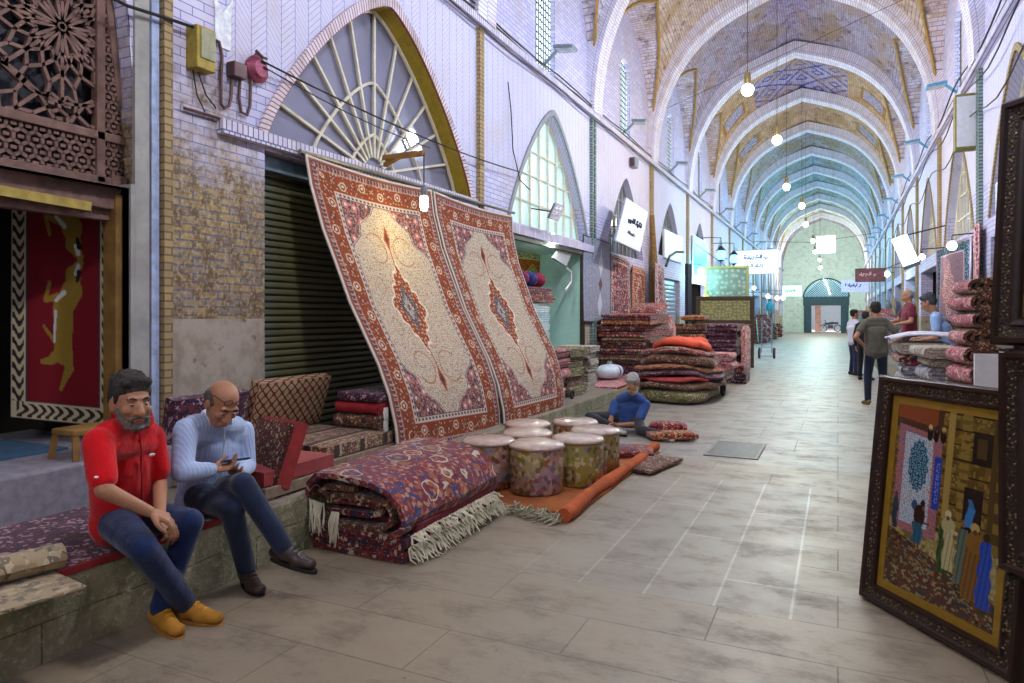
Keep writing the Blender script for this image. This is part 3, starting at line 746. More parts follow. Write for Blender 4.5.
# ------------------------------------------------------------- wooden lattice over the near left doorway
M_LAT = plain('aged_brown_wood', '#7a5f56', .75, var=.35, scale=9, bump=.3); M_OAK = plain('honey_wood', '#8d6a38', .7, var=.35, scale=6, bump=.3)
LX = XL-.16; lyc = 1.38; lhw = 1.86
def lat_top(y): return 2.42+2.93*float(arch((y-lyc)/lhw, 2.6, .45))
bl = B()
def clip(a, b_, y0, y1, z0, z1, arched=True):
    pts = [(a[0]+(b_[0]-a[0])*t, a[1]+(b_[1]-a[1])*t) for t in np.linspace(0, 1, 9)]
    ok = [p for p in pts if y0 <= p[0] <= y1 and z0 <= p[1] <= (min(z1, lat_top(p[0])) if arched else z1)]
    if len(ok) > 1: bl.bar((LX, *ok[0]), (LX, *ok[-1]), .022, .03, (1, 0, 0))
def rosette(cy, cz, R, rect, holes):
    n = 16; pt = lambda r, k: (cy+r*R*math.cos(2*PI*k/n+.0), cz+r*R*math.sin(2*PI*k/n))
    for k in range(n):
        if k % 2 == 0: clip(pt(.0, k), pt(1.0, k), *rect)
        clip(pt(.06, k+.5), pt(.46, k+.5), *rect); clip(pt(.34, k), pt(.46, k+.5), *rect); clip(pt(.46, k+.5), pt(.34, k+1), *rect)
        clip(pt(.46, k+.5), pt(.62, k), *rect); clip(pt(.46, k+.5), pt(.62, k+1), *rect)
        clip(pt(.62, k), pt(.78, k+.5), *rect); clip(pt(.62, k+1), pt(.78, k+.5), *rect); clip(pt(.78, k+.5), pt(1.0, k+.5), *rect)
        clip(pt(1.0, k), pt(1.0, k+1), *rect)
def hexfill(rect, s, holes):
    y0, y1, z0, z1 = rect[:4]; a = s
    for i in range(int((y0-.2)/a)-1, int((y1+.2)/a)+2):
        for j in range(int(z0/(a*.86))-1, int(z1/(a*.86))+2):
            cy = i*a+(a/2 if j % 2 else 0); cz = j*a*.866
            if any(math.hypot(cy-h[0], cz-h[1]) < h[2] for h in holes): continue
            q = [(cy+a*.577*math.cos(PI/6+PI/3*k), cz+a*.577*math.sin(PI/6+PI/3*k)) for k in range(3)]
            clip(q[0], q[1], *rect); clip(q[1], q[2], *rect); m = (cy+a*.577*math.cos(PI/6+PI/3*5), cz+a*.577*math.sin(PI/6+PI/3*5)); clip(m, q[0], *rect)
            clip((cy-a*.2, cz), (cy+a*.2, cz), *rect)
main = (1.5, 3.02, 2.80, 5.2)
hol = [(2.80, 3.42, .50), (1.80, 3.42, .50), (2.30, 2.60, .50), (3.30, 2.60, .50), (2.3, 4.24, .5), (1.3, 4.24, .5)]
for h in hol: rosette(h[0], h[1], h[2], main, [])
hexfill(main, .105, hol)
hexfill((1.5, 3.02, 2.50, 2.74), .085, []); hexfill((3.08, 3.22, 2.50, 4.6), .075, [])
ow = struct(bl.build('window_70', M_LAT, smooth=False)); b = B()
b.box((LX, 2.2, 2.77), (.07, 2.1, .06)); b.box((LX, 2.2, 2.47), (.07, 2.1, .05)); b.box((LX, 3.05, 3.5), (.07, .06, 2.1))
b.box((LX+.02, 2.2, 2.36), (.10, 2.14, .17)); b.box((LX-.02, 2.2, 2.24), (.08, 2.0, .08)); b.box((LX+.01, 3.18, 2.42), (.06, .12, .2))
b.tube([(LX, y, lat_top(y)) for y in np.linspace(lyc-lhw+.02, lyc+lhw-.02, 40)], .04, 6)
b.build('window_frame', M_LAT, ow, smooth=False, bevel=.006)
b = B(); b.box((LX-.10, 2.3, 3.8), (.01, 2.1, 2.9)); b.build('window_backing', plain('dark_glass', '#33343c', .3), ow, smooth=False)
b = B(); b.box((LX+.02, 3.17, 1.44), (.14, .11, 1.88)); struct(b.build('door_1', M_OAK, smooth=False, bevel=.008))
b = B(); b.bar((LX+.075, 2.35, 2.29), (LX+.075, 2.95, 2.27), .01, .06); tag(b.build('paper_strip', plain('yellowed_paper', '#b09a50', .8), smooth=False), 'yellowed strip stuck along the beam above the dark doorway', 'strip')

# carpet with two animals hanging inside the doorway
def animal_rug():
    a = P(11, 205, x=-5.25); tr = P(112, 205, x=-4.75); nu, nv = 130, 230; bl_ = P(10, 418, x=-5.25); br_ = P(112, 428, x=-4.75); a.z = tr.z = 2.5
    u, v = np.meshgrid(np.linspace(0, 1, nu), np.linspace(0, 1, nv)); U, V_ = u[..., None], v[..., None]
    T0 = np.array(a); T1 = np.array(tr); B0 = np.array(bl_); B1 = np.array(br_)
    pos = (T0*(1-U)+T1*U)*(1-V_)+(B0*(1-U)+B1*U)*V_; pos[..., 0] += .02*np.sin(u*9)
    Wd, Hd = .98, 1.75; X, Y = u*Wd, v*Hd; col = np.zeros(pos.shape); col[:] = lin('#7a1522')
    d = np.minimum(np.minimum(X, Wd-X), Hd-Y); bd = d < .13; col[bd] = lin('#c9bd9c')
    tt = np.where(Hd-Y < .13, X, Y); hook = bd & (np.mod(tt*11+np.sin(d*60)*.35, 1) < .5) & (d > .02) & (d < .115); col[hook] = lin('#33272a'); col[(d > .13) & (d < .145)] = lin('#2d3550'); col[d < .012] = lin('#2a2024')
    def seg(p, q, r0, r1, c):
        p, q = np.array(p), np.array(q); w = q-p; t = np.clip(((X-p[0])*w[0]+(Y-p[1])*w[1])/max(1e-9, w@w), 0, 1)
        m = np.hypot(X-p[0]-w[0]*t, Y-p[1]-w[1]*t) < (r0+(r1-r0)*t); col[m] = lin(c)
    gold = '#94792f'
    def cat(oy, s, fl):      # s scales, fl flips vertically
        Q = lambda x, y: (.5+x*s, oy+fl*y*s)
        seg(Q(.14, -.44), Q(.13, -.30), .07, .06, gold); seg(Q(.13, -.30), Q(.02, -.12), .09, .085, gold); seg(Q(.02, -.12), Q(.02, .28), .10, .085, gold)
        seg(Q(.16, -.48), Q(.22, -.56), .05, .03, gold); seg(Q(-.02, -.24), Q(-.22, -.20), .03, .02, gold); seg(Q(-.22, -.20), Q(-.16, -.36), .022, .02, gold)
        seg(Q(.0, .28), Q(-.14, .36), .06, .035, gold); seg(Q(-.14, .36), Q(-.26, .38), .03, .02, gold); seg(Q(-.08, .18), Q(-.24, .05), .02, .014, gold); seg(Q(.06, .3), Q(.1, .42), .07, .03, gold); seg(Q(.1, .42), Q(.0, .62), .04, .015, gold)
        seg(Q(-.07, -.1), Q(-.09, .18), .014, .012, '#c9cdd2'); seg(Q(.04, -.28), Q(-.07, -.2), .02, .014, '#d6d6d6'); seg(Q(.2, -.53), Q(.17, -.46), .02, .015, '#dedbd0'); seg(Q(.21, -.47), Q(.19, -.40), .022, .015, '#231a1a')
    cat(1.02, .78, 1); cat(.10, .78, -1)
    o = cgrid('hanging_carpet', pos, col, M_PILE, thick=.012)
    tag(o, 'dark red carpet with two golden animals hanging in the dark doorway', 'carpet')
animal_rug()
# trestle leg / small wooden stool half hidden behind the man in red
t = thing('wooden_stool', 'small worn wooden stool standing in the doorway behind the man in red', 'stool', tuple(P(82, 494, z=.40)))
b0 = P(80, 494, z=.42)
B().box((b0.x-.02, b0.y+.05, .82), (.22, .3, .04)).build('seat', M_OAK, t, smooth=False, bevel=.01)
for dx in (-.1, .1):
    for dy in (-.1, .16): B().bar((b0.x+dx*1.3, b0.y+.02+dy*1.2, .36 if b0.x+dx > XL else .65), (b0.x+dx-.02, b0.y+.02+dy, .80), .035, .035).build('leg', M_OAK, t, smooth=False)
# goods piled dark on the left inside the doorway
b = B(); b.box((-5.0, 2.3, .66), (.7, 1.2, .015)); tag(b.build('blue_mat', plain('dull_blue_cloth', '#3f5f7c', .9), smooth=False), 'dull blue mat lying on the doorway floor at far left', 'mat')

# ------------------------------------------------------------- roller shutter behind the leaning carpets
def shutter(x, y0, y1, z0, z1, col, pitch=.062):
    b = B(); n = int((z1-z0)/pitch); prof = []
    for i in range(n):
        for q in range(4): t = q/4; prof.append((.016*math.sin(t*PI*1.0)**.6 if t else 0, z0+(i+t)*pitch))
    prof.append((0, z1)); rows = [[b.v((x+p[0], y, p[1])) for y in (y0, y1)] for p in prof]
    for i in range(len(rows)-1): b.f([rows[i][0], rows[i][1], rows[i+1][1], rows[i+1][0]])
    return b
g = G('shutter_paint'); px, py, pz = g.xyz(g.src('pos')); n = g.noise(g.src('pos'), 2, 4)
base = g.ramp(g.m('MULTIPLY', g.m('SUBTRACT', py, 4.4), .5), [(0.0, '#9db4bc'), (.2, '#86865a'), (.6, '#6d6250'), (1.0, '#665f4c')])
dk = g.m('LESS_THAN', g.m('FRACT', g.m('DIVIDE', g.m('SUBTRACT', pz, DECK), .062)), .3)
M_SH = g.out(g.mix(g.m('MULTIPLY', dk, .75), g.mix(g.m('MULTIPLY', n, .4), base, '#3d3830'), '#241f1c'), .45, .3)
o = struct(shutter(XL-.24, 4.4, 7.95, DECK, 2.93, None).build('door_3', M_SH, smooth=False))
b = B(); b.box((XL-.2, 4.43, 1.65), (.1, .06, 2.6)); b.box((XL-.2, 7.92, 1.65), (.1, .06, 2.6)); b.box((XL-.18, 6.17, 2.88), (.14, 3.5, .12)); b.build('door_frame', plain('blue_grey_steel', '#7d93a0', .5, .3), o, smooth=False)
b = B(); b.box((XL-.215, 7.7, 1.3), (.02, .35, 1.3)); tag(b.build('green_board', plain('green_painted_board', '#5f8f3c', .6), smooth=False), 'strip of green board against the shutter between the two leaning carpets', 'board')

# ------------------------------------------------------------- the two leaning carpets
def persian(u, v, Wd, Hd, seed=0):
    X, Y = u*Wd, v*Hd; col = np.zeros(u.shape+(3,)); L = lambda m, h: col.__setitem__(m, lin(h))
    d = np.minimum(np.minimum(X, Wd-X), np.minimum(Y, Hd-Y)); vert = np.minimum(X, Wd-X) < np.minimum(Y, Hd-Y); s = np.where(vert, Y, X)
    ad, ar = cells(X, Y, .022, seed); bd_, br = cells(X, Y, .05, seed+3)
    L(d < 9, '#cfc0aa')
    # cream field with fine flowers
    L(ad < .0048, '#7a3b34'); L((ad < .0058) & (ar < .3), '#4a4c5e'); L((ad < .006) & (ar > .82), '#b4683a'); L((bd_ < .008) & (br < .35), '#b06a44'); L((bd_ < .006) & (br > .8), '#5b6b50')
    px_ = (X-Wd/2); py_ = (Y-Hd/2)
    vine = np.abs(np.sin(px_*11)*.10+np.sin(np.abs(py_)*7)*.12-.05-np.abs(px_)*.35) < .004; L(vine & (ad > .004), '#a98a78')
    # corner spandrels bounded by a lobed curve
    fx = (Wd/2-.37); fy = (Hd/2-.37); ax = np.abs(px_)/fx; ay = np.abs(py_)/fy
    edge = 1.03-ay; lim = .12+1.02*np.clip((1-ay)/.62, 0, 1)**.75+.05*np.sin(ay*26)
    sp = (ax > lim) & (ay > .3); L(sp, '#6e4350')
    L(sp & (ad < .0075), '#b9a08e'); L(sp & (ad < .0075) & (ar < .35), '#3d3347'); L(sp & (bd_ < .015) & (br < .4), '#a8583a'); L(sp & (bd_ < .013) & (br > .75), '#cf8a88'); cd2, cr2 = cells(X, Y, .17, seed+9); L(sp & (cd2 < .045) & (cr2 > .35), '#c47c7a'); L(sp & (cd2 < .018), '#e6cfc0')
    L((np.abs(ax-lim) < .028) & (ay > .3), '#d9cfc4'); L((np.abs(ax-lim) < .012) & (ay > .3), '#4c3a3c')
    # central medallion with pendants
    r = np.abs(px_)/.30+np.abs(py_)/.52; r2 = r-.07*np.sin(np.arctan2(py_/.52, px_/.30)*12)
    L(r2 < 1.0, '#9c4a28'); L((r2 < 1.0) & (bd_ < .013), '#d8b99a'); L((r2 < 1.0) & (ad < .005), '#5a2420'); L((r2 > .94) & (r2 < 1.02), '#ecdccb'); L(r2 < .52, '#4a4450'); L((r2 < .52) & (ad < .006), '#a9a0a0'); L(r2 < .24, '#c9b8a8'); L(r2 < .12, '#5a5558')
    for sg in (-1, 1):
        pp = np.abs(px_)/.055+np.abs(py_-sg*.80)/.15; L(pp < 1, '#9c4a28'); L(pp < .5, '#4f3a3a'); q = (np.abs(px_) < .006) & (np.abs(py_-sg*.6) < .12); L(q, '#9c4a28')
        for sx in (-1, 1):
            rr = np.hypot(px_-sx*.24, py_-sg*.66); L((np.abs(rr-.17) < .006) & (np.abs(px_) < .38), '#a5684c')
    # borders
    L(d < .37, '#cbbcb0'); L((d < .37) & (np.mod(s*16, 1) < .5) & (d > .325) & (d < .355), '#6c4b4c'); L((d > .36) & (d < .37), '#4a3638')
    L(d < .31, '#94462a')
    w1 = .035*np.sin(s*2*PI/.30); m = d > .12
    L(m & (d < .31) & (np.abs(d-.215-w1) < .006), '#5e5a44')
    ph = np.mod(s, .30)-.15; cy = np.where(np.mod(np.floor(s/.30), 2) < 1, .19, .235); rr = np.hypot(ph, d-cy); L(m & (d < .31) & (rr < .052), '#d9c3a8'); L(m & (rr < .036) & (d < .31), '#8a3a30'); L(m & (rr < .016) & (d < .31), '#e8dccb')
    ph2 = np.mod(s+.15, .30)-.15; rr = np.hypot(ph2, d-.2); L(m & (d < .31) & (rr < .034), '#4d3a4a'); L(m & (d < .31) & (rr < .018), '#d68a5c')
    L(m & (d < .305) & (bd_ < .0085) & (br > .3), '#d4b294'); L(m & (d < .305) & (ad < .005) & (ar < .4), '#5a2a22')
    L(d < .125, '#4c3436'); L(d < .118, '#b4a396'); L((d < .112) & (d > .062) & (np.mod(s*20, 1) < .45), '#8c3c34'); L((d < .1) & (d > .07) & (np.mod(s*20+.5, 1) < .25), '#3f4a60'); L(d < .055, '#5a3c3a'); L(d < .045, '#93584a'); L(d < .02, '#d8cfc4')
    return col
def lean_rug(name, tl, tr, bl_, br_, label, seed, prof):
    nu, nv = 230, 340; u, v = np.meshgrid(np.linspace(0, 1, nu), np.linspace(0, 1, nv)); T0, T1, B0, B1 = [np.array(q) for q in (tl, tr, bl_, br_)]
    U, V_ = u[..., None], v[..., None]; top = T0*(1-U)+T1*U; bot = B0*(1-U)+B1*U
    pos = top*(1-V_)+bot*V_
    f = np.interp(v, *prof); pos[..., 0] = top[..., 0]*(1-f)+bot[..., 0]*f
    pos[..., 0] += .018*np.sin(u*7+seed)*np.sin(v*PI)*1.5+.02*np.sin(u*3+v*5+seed)*v
    pos[..., 2] -= .035*np.sin(u*PI)*(1-v)
    o = cgrid(name, pos, persian(u, v, 2.05, 3.05, seed), M_PILE, thick=.016)
    return tag(o, label, 'carpet', 'cream and rust carpets leaning from the shop front')
PR = ([0, .1, .25, .5, .7, .8, .9, 1], [0, .04, .16, .46, .78, .90, .97, 1.0])
lean_rug('leaning_carpet', P(305, 154, x=XL+.10), P(431, 190, x=XL+.10), P(399, 459, x=-3.35), P(499, 436, x=-3.35), 'cream carpet with rust medallion leaning from the shop front, nearer of the pair', 1, PR)
lean_rug('leaning_carpet', P(433, 191, x=XL+.10), P(512, 216, x=XL+.10), P(504, 437, x=-3.30), P(564, 417, x=-3.22), 'cream carpet with rust medallion leaning from the shop front, farther of the pair', 2, PR)
b = B(); b.tube([tuple(P(300, 151, x=XL+.09)), tuple(P(514, 213, x=XL+.09))], .022, 8); tag(b.build('hanging_rail', plain('steel_rail', '#8f8b88', .4, .6)), 'thin rail along the brick ledge holding up the two leaning carpets', 'rail')

# ------------------------------------------------------------- things on the near brick pier
XP = XL+.001
def pier(u, v, off=0.0): return P(u, v, x=XL+off)
t = thing('meter_box', 'yellow metal meter box fixed high on the near brick pier', 'box', tuple(pier(201, 52)))
p = pier(201, 50, .06)
B().box((XL+.06, p.y, p.z), (.12, .17, .32)).build('casing', plain('ochre_metal', '#a08c3a', .55, .1, var=.3), t, smooth=False, bevel=.008)
B().box((XL+.124, p.y+.01, p.z+.03), (.01, .13, .22)).build('cover_glass', plain('dusty_window', '#8c8a66', .3), t, smooth=False)
for q in ((193, 70, 197, 95, 205, 112), (198, 72, 206, 95, 216, 108)):
    B().tube([tuple(pier(q[i], q[i+1], .03)) for i in (0, 2, 4)], .006, 5).build('wire', M_CORD, t)
t = thing('junction_box', 'small brown junction box on the near pier between two looping pipes', 'box', tuple(pier(238, 71)))
p = pier(237, 71, .05); M_BR = plain('brown_steel', '#5f4648', .5, .3)
B().box((XL+.05, p.y, p.z), (.09, .13, .12)).build('casing', M_BR, t, smooth=False, bevel=.008)
def loop(pts, r=.013): return B().tube([tuple(pier(a, c_, .03)) for a, c_ in pts], r, 8)
loop([(232, 80), (231, 98), (229, 106), (224, 108), (221, 104), (221, 80), (222, 56), (219, 42), (210, 37)]).build('pipe', M_BR, t)
loop([(240, 80), (239, 98), (241, 112), (247, 115), (250, 106), (251, 80), (251, 62), (256, 54), (262, 58)]).build('pipe', M_BR, t)
t = thing('bell_housing', 'round red and violet metal bell housing at the edge of the fan window', 'bell', tuple(pier(258, 68)))
p = pier(259, 69, .06)
B().tube([(XL+.02, p.y, p.z), (XL+.05, p.y, p.z), (XL+.09, p.y, p.z)], [.11, .115, .07], 16).build('dome', plain('faded_red_violet', '#8a4058', .5, .3, var=.5, scale=25), t)
B().tube([(XL+.085, p.y-.06, p.z+.13), (XL+.1, p.y, p.z+.09), (XL+.085, p.y+.06, p.z+.1)], .012, 6).build('bracket', M_BR, t)
p = pier(222, 28, .0); b = B(); a = .11
b.prism([(-a*.7, -.16), (a*.7, -.16), (a*.7, .1), (a*.9, .26), (0, .12), (-a*.9, .26), (-a*.7, .1)], (XL+.004, p.y, p.z), (0, 1, 0), (0, 0, 1), (.01, 0, 0))
tag(b.build('paper_sign', plain('white_paper', '#dfe4f2', .7), smooth=False), 'torn white paper sign with a notched top high on the near pier', 'sign')
# a slim pipe run below them
b = B(); b.tube([tuple(pier(184, 108, .03)), tuple(pier(262, 131, .03))], .012, 6); tag(b.build('conduit', M_BR), 'thin conduit running level on the near pier below the meter box', 'conduit')

# overhead cables
def sag(a, c_, n=14, s=.1): 
    a, c_ = Vector(a), Vector(c_); return [tuple(a.lerp(c_, t)+Vector((0, 0, -s*4*t*(1-t)))) for t in np.linspace(0, 1, n)]
tag(B().tube([tuple(pier(*q, .08)) for q in ((100, -8), (128, 6), (172, 20), (214, 34))], .012, 6).build('cable', M_CORD), 'black cable running along the top of the near pier towards the meter box', 'cable')
tag(B().tube(sag(pier(262, 61, .1), pier(520, 172, .12), 16, .08), .009, 5).build('cable', M_CORD), 'black cable crossing in front of the fan window, upper of two', 'cable')
tag(B().tube(sag(pier(264, 67, .1), pier(430, 148, .12), 16, .05), .006, 5).build('cable', M_CORD), 'thin black cable crossing in front of the fan window, lower of two', 'cable')
for i, (dz, r_) in enumerate(((5.56, .022), (5.62, .014), (5.38, .012))):
    pts = [(XL+.07+.02*i, y, dz+.03*math.sin(y*1.7+i)) for y in np.arange(-2, 48, 1.0)]
    tag(B().tube(pts, r_, 5).build('cable', M_CORD), ['thick dark cable lying on the left cornice', 'thin cable above the thick one on the left cornice', 'thin cable slung under the left cornice'][i], 'cable')
for i, (dz, r_) in enumerate(((5.55, .022), (5.7, .014), (5.2, .012), (4.6, .011))):
    pts = [(XR-.07-.02*i, y, dz+(.06+.03*i)*math.sin(y*1.3+i)) for y in np.arange(2, 48, .7)]
    tag(B().tube(pts, r_, 5).build('cable', M_CORD), ['thick dark cable lying on the right cornice', 'wavy cable above the right cornice', 'sagging cable below the right cornice', 'lowest sagging cable on the right wall'][i], 'cable')
tag(B().tube([tuple(pier(*q, .05)) for q in ((508, 82), (511, 110), (513, 150), (520, 180), (530, 190))], .009, 5).build('cable', M_CORD), 'dark cable hanging down beside the pointed teal window', 'cable')
# wooden lamp bracket and its bulb in front of the leaning carpet
t = thing('wall_bracket_lamp', 'wooden bracket carrying a glowing white bulb above the leaning carpets', 'lamp', tuple(P(392, 165, x=XL+.05)))
a = P(385, 165, x=XL+.06); e = P(424, 153, x=XL+.62); k_ = P(384, 158, x=XL+.06)
b = B(); b.bar(k_, e, .05, .05); b.bar(a, k_.lerp(e, .4), .045, .045); b.build('bracket', M_OAK, t, smooth=False)
bp = Vector((e.x, e.y, P(424, 201, x=e.x).z)); B().tube([e, bp+Vector((0, 0, .12))], .007, 5).build('cord', M_CORD, t)
g = G('spiral_bulb_glow'); mb_ = g.out(c4('#ffffff'), emit=(1, .95, .7, 1), es=14.0)
B().lathe([(0, -.10), (.03, -.095), (.042, -.05), (.042, .03), (.03, .05), (0, .05)], tuple(bp), 16).build('bulb', mb_, t)
B().lathe([(.032, .05), (.036, .12), (.02, .16), (0, .16)], tuple(bp), 14).build('socket', plain('grey_socket', '#777d84', .5), t)
l = light('bulb_light', (0, 0, 0), 7, (1, .80, .22), size=.05); l.parent = t; l.location = ROOT[t.name].inverted() @ (bp+Vector((.0, 0, -.15)))
# ------------------------------------------------------------- benches, cushions and goods on the near ledge
def cushion(c, size, mat, name, parent, rz=0, rx=0, ry=0, puff=.35):
    b = B(); R = rotm(rx, ry, rz); hx, hy, hz = [q/2 for q in size]; c = Vector(c); n = 12
    for sg in (1, -1):
        G_ = []
        for j in range(n+1):
            row = []
            for i in range(n+1):
                a, d = -1+2*i/n, -1+2*j/n; e = ((1-abs(a)**5)*(1-abs(d)**5))
                row.append(b.v(c + R @ Vector((a*hx*(1-.04*(1-e)), d*hy*(1-.04*(1-e)), sg*hz*(1-puff+puff*e)))))
            G_.append(row)
        for j in range(n):
            for i in range(n):
                b.f([G_[j][i], G_[j][i+1], G_[j+1][i+1], G_[j+1][i]], [(i/n*size[0], j/n*size[1]), ((i+1)/n*size[0], j/n*size[1]), ((i+1)/n*size[0], (j+1)/n*size[1]), (i/n*size[0], (j+1)/n*size[1])])
        if sg == 1: T = G_
        else: D = G_
    rim = lambda g: [g[0][i] for i in range(n)]+[g[j][n] for j in range(n)]+[g[n][n-i] for i in range(n)]+[g[n-j][0] for j in range(n)]
    a, d = rim(T), rim(D)
    for i in range(len(a)): b.f([a[i], a[(i+1) % len(a)], d[(i+1) % len(a)], d[i]], [(i/12*size[0], 0), ((i+1)/12*size[0], 0), ((i+1)/12*size[0], size[2]), (i/12*size[0], size[2])])
    return b.build(name, mat, parent)
M_REDC = plain('red_velvet', '#9a2626', .85, var=.25, sheen=.3); M_REDTRIM = plain('red_edging', '#8c2a2e', .85)
# carpet runner on the ledge under the man in red
o = B(); o.box((-3.74, 1.55, DECK+.012), (1.08, 2.7, .024)); o = o.build('ledge_carpet', RUGS['wool_plum'], smooth=False); tag(o, 'dark patterned carpet spread on the stone ledge under the man in red', 'carpet')
b = B(); b.box((-3.198, 1.55, DECK+.012), (.02, 2.7, .034)); b.build('red_edge', M_REDTRIM, o, smooth=False)['label'] = 'red bound edge'
# rolled cream rug lying on it at the far left
a = P(-40, 580, z=.46); e = P(62, 556, z=.46)
def rolled(name, a, e, r, mat, lab, cat='rug', grp=None, turns=3.2, flat=1.0):
    a, e = Vector(a), Vector(e); d = (e-a); L = d.length; d.normalize(); up = Vector((0, 0, 1)); sd = d.cross(up).normalized(); pts = []
    for i in range(int(turns*16)+1):
        q = i/16; th = q*2*PI; rr = r*(1-.82*q/turns); pts.append((rr*math.cos(th), rr*math.sin(th)*flat))
    o = B().ribbon(pts, r*.82/turns*.86, a, sd, up, d*L, 6, .004).build(name, mat)
    return tag(o, lab, cat, grp) if lab else o
o = rolled('rolled_rug', a, e, .07, RUGS['wool_beige'], 'cream and grey rug rolled up on the ledge at the far left', flat=.8)
c_ = P(15, 573, z=.50); b = B(); b.box((c_.x-.06, c_.y-.02, DECK+.035), (.34, .50, .018), rz=-.15); tag(b.build('folded_cloth', RUGS['wool_beige'], smooth=False, bevel=.006), 'flat folded cream cloth beside the rolled rug at far left', 'cloth')

def bench(y0, y1, zs, lab, back_mat, seat_mat, frame=True, tilt=.28, bh=.44, red=False, xf=-3.42):
    t = thing('carpet_bench', lab, 'bench', (-3.85, (y0+y1)/2, DECK)); L = y1-y0; ym = (y0+y1)/2
    b = B(); w = plain('bench_wood', '#8c7a66', .7, var=.3)
    for yy in (y0+.05, y1-.05): b.bar((-4.25, yy, zs-.10), (xf-.03, yy, zs-.10), .05, .06)
    b.box((xf-.03, ym, zs-.09), (.05, L, .07)); b.box((-4.27, ym, zs-.09), (.05, L, .07)); b.build('frame', w, t, smooth=False, bevel=.005)
    for xx in (-4.27, xf-.04):
        for yy in (y0+.06, y1-.06): B().box((xx, yy, (DECK+zs-.12)/2), (.055, .055, zs-.12-DECK)).build('leg', w, t, smooth=False)
    cushion(((xf-4.27)/2-.0, ym, zs-.0), (abs(xf+4.25), L, .12), seat_mat, 'seat_cushion', t, puff=.25)
    cushion((-4.20, ym, zs+.06+bh/2), (bh, L, .13), back_mat, 'back_cushion', t, ry=-PI/2+tilt, puff=.3)
    return t
bench(3.28, 3.98, .50, 'low bench with red cushion and dark patterned back behind the man on his phone', RUGS['wool_plum'], M_REDC, tilt=.2, bh=.42, xf=-3.27)
def lattice_fabric():
    g = G('brown_flower_kilim'); uv = g.src('uv'); x, y, z = g.xyz(uv)
    fx = g.m('PINGPONG', x, .045); fy = g.m('PINGPONG', y, .045); s = g.m('ADD', g.m('POWER', g.m('SUBTRACT', fx, .0225), 2.0), g.m('POWER', g.m('SUBTRACT', fy, .0225), 2.0))
    dd = g.m('ABSOLUTE', g.m('SUBTRACT', fx, fy)); m = g.m('LESS_THAN', dd, .009); c = g.mix(m, '#bfa482', '#5a342c'); c = g.mix(g.m('LESS_THAN', g.m('ADD', fx, fy), .022), c, '#74352f')
    n = g.noise(uv, 90, 3); c = g.mix(g.m('MULTIPLY', n, .4), c, '#6b4c3e'); bx = g.m('MINIMUM', x, 9.0)
    return g.out(c, .95, spec=.1, bump=n, bs=.3, bd=.005)
M_FLW = lattice_fabric()
bench(4.02, 4.90, .52, 'low bench with brown flowered kilim back cushion and striped kilim seat', M_FLW, RUGS['wool_kilim'], tilt=.32, bh=.46, xf=-3.40)
c1 = P(276, 474, x=-3.42); t = thing('square_cushion', 'square patterned cushion with red sides standing on edge beside the man on his phone', 'cushion', tuple(c1))
cushion((c1.x-.04, c1.y, .62), (.40, .44, .13), RUGS['wool_bolster'], 'cover', t, rz=-.25, rx=PI/2-.35, puff=.12)
cushion((c1.x-.033, c1.y+.035, .625), (.43, .455, .10), M_REDC, 'side_band', t, rz=-.25, rx=PI/2-.35, puff=.05)['label'] = 'red side band'

# folded ribbons: centre line of a folded carpet seen from its end
def spiral(w, h, turns, t):
    """flattened spiral of straight runs w and total height h"""
    pts = []; n = 10; lay = turns*2; dh = h/lay
    cx = 0
    for i in range(int(turns)):
        hh = h/2-dh*(i+.5); ww = w/2-.25*dh*i
        pts += [(-ww+hh*.6, hh), (ww-hh, hh)]
        for k in range(1, n): a = PI/2-PI*k/n; pts.append((ww-hh+hh*math.cos(a), hh*math.sin(a)))
        h2 = h/2-dh*(i+1.5)+dh*.5; pts += [(ww-hh, -hh), (-ww+hh+dh, -hh)]
        hn = max(hh-dh, .004)
        for k in range(1, n): a = -PI/2-PI*k/n; pts.append((-ww+hh+dh+ (hh+hn)/2*math.cos(a)*.9, -((hh-hn)/2)+ (hh+hn)/2*math.sin(a)))
    return pts
def serp(w, h, lay, sag_=0.0, rnd=0.0):
    """folded back and forth: lay layers within height h, bends at both ends"""
    pts = []; dh = h/lay; n = 6
    for i in range(lay):
        z = -h/2+dh*(i+.5); s = 1 if i % 2 == 0 else -1; r = dh/2; e = w/2-r-rnd*random.random()*w
        pts += [(x*s, z-sag_*(x/(w/2))**2*w) for x in np.linspace(-e, e, 7)]
        if i < lay-1:
            for k in range(1, n): a = -PI/2+PI*k/n; pts.append((s*(e+r*math.cos(a)), z+r+r*math.sin(a)-sag_*w))
    return pts
def fringe(b, a, e, n, ln, down, spread=.012, r=.0035):
    a, e, down = Vector(a), Vector(e), Vector(down)
    for i in range(n):
        p = a.lerp(e, (i+.5)/n)+Vector((0, 0, random.uniform(-.004, .004))); q = p+down*ln*random.uniform(.7, 1.1)+Vector([random.uniform(-spread, spread) for _ in range(3)])
        m = p.lerp(q, .5)+Vector([random.uniform(-spread, spread) for _ in range(3)]); q.z = max(q.z, .008); m.z = max(m.z, .012)
        b.tube([p, m, q], [r, r*1.3, r*.5], 4)
M_FR = plain('cream_wool_fringe', '#d6d0b8', .95, var=.2)
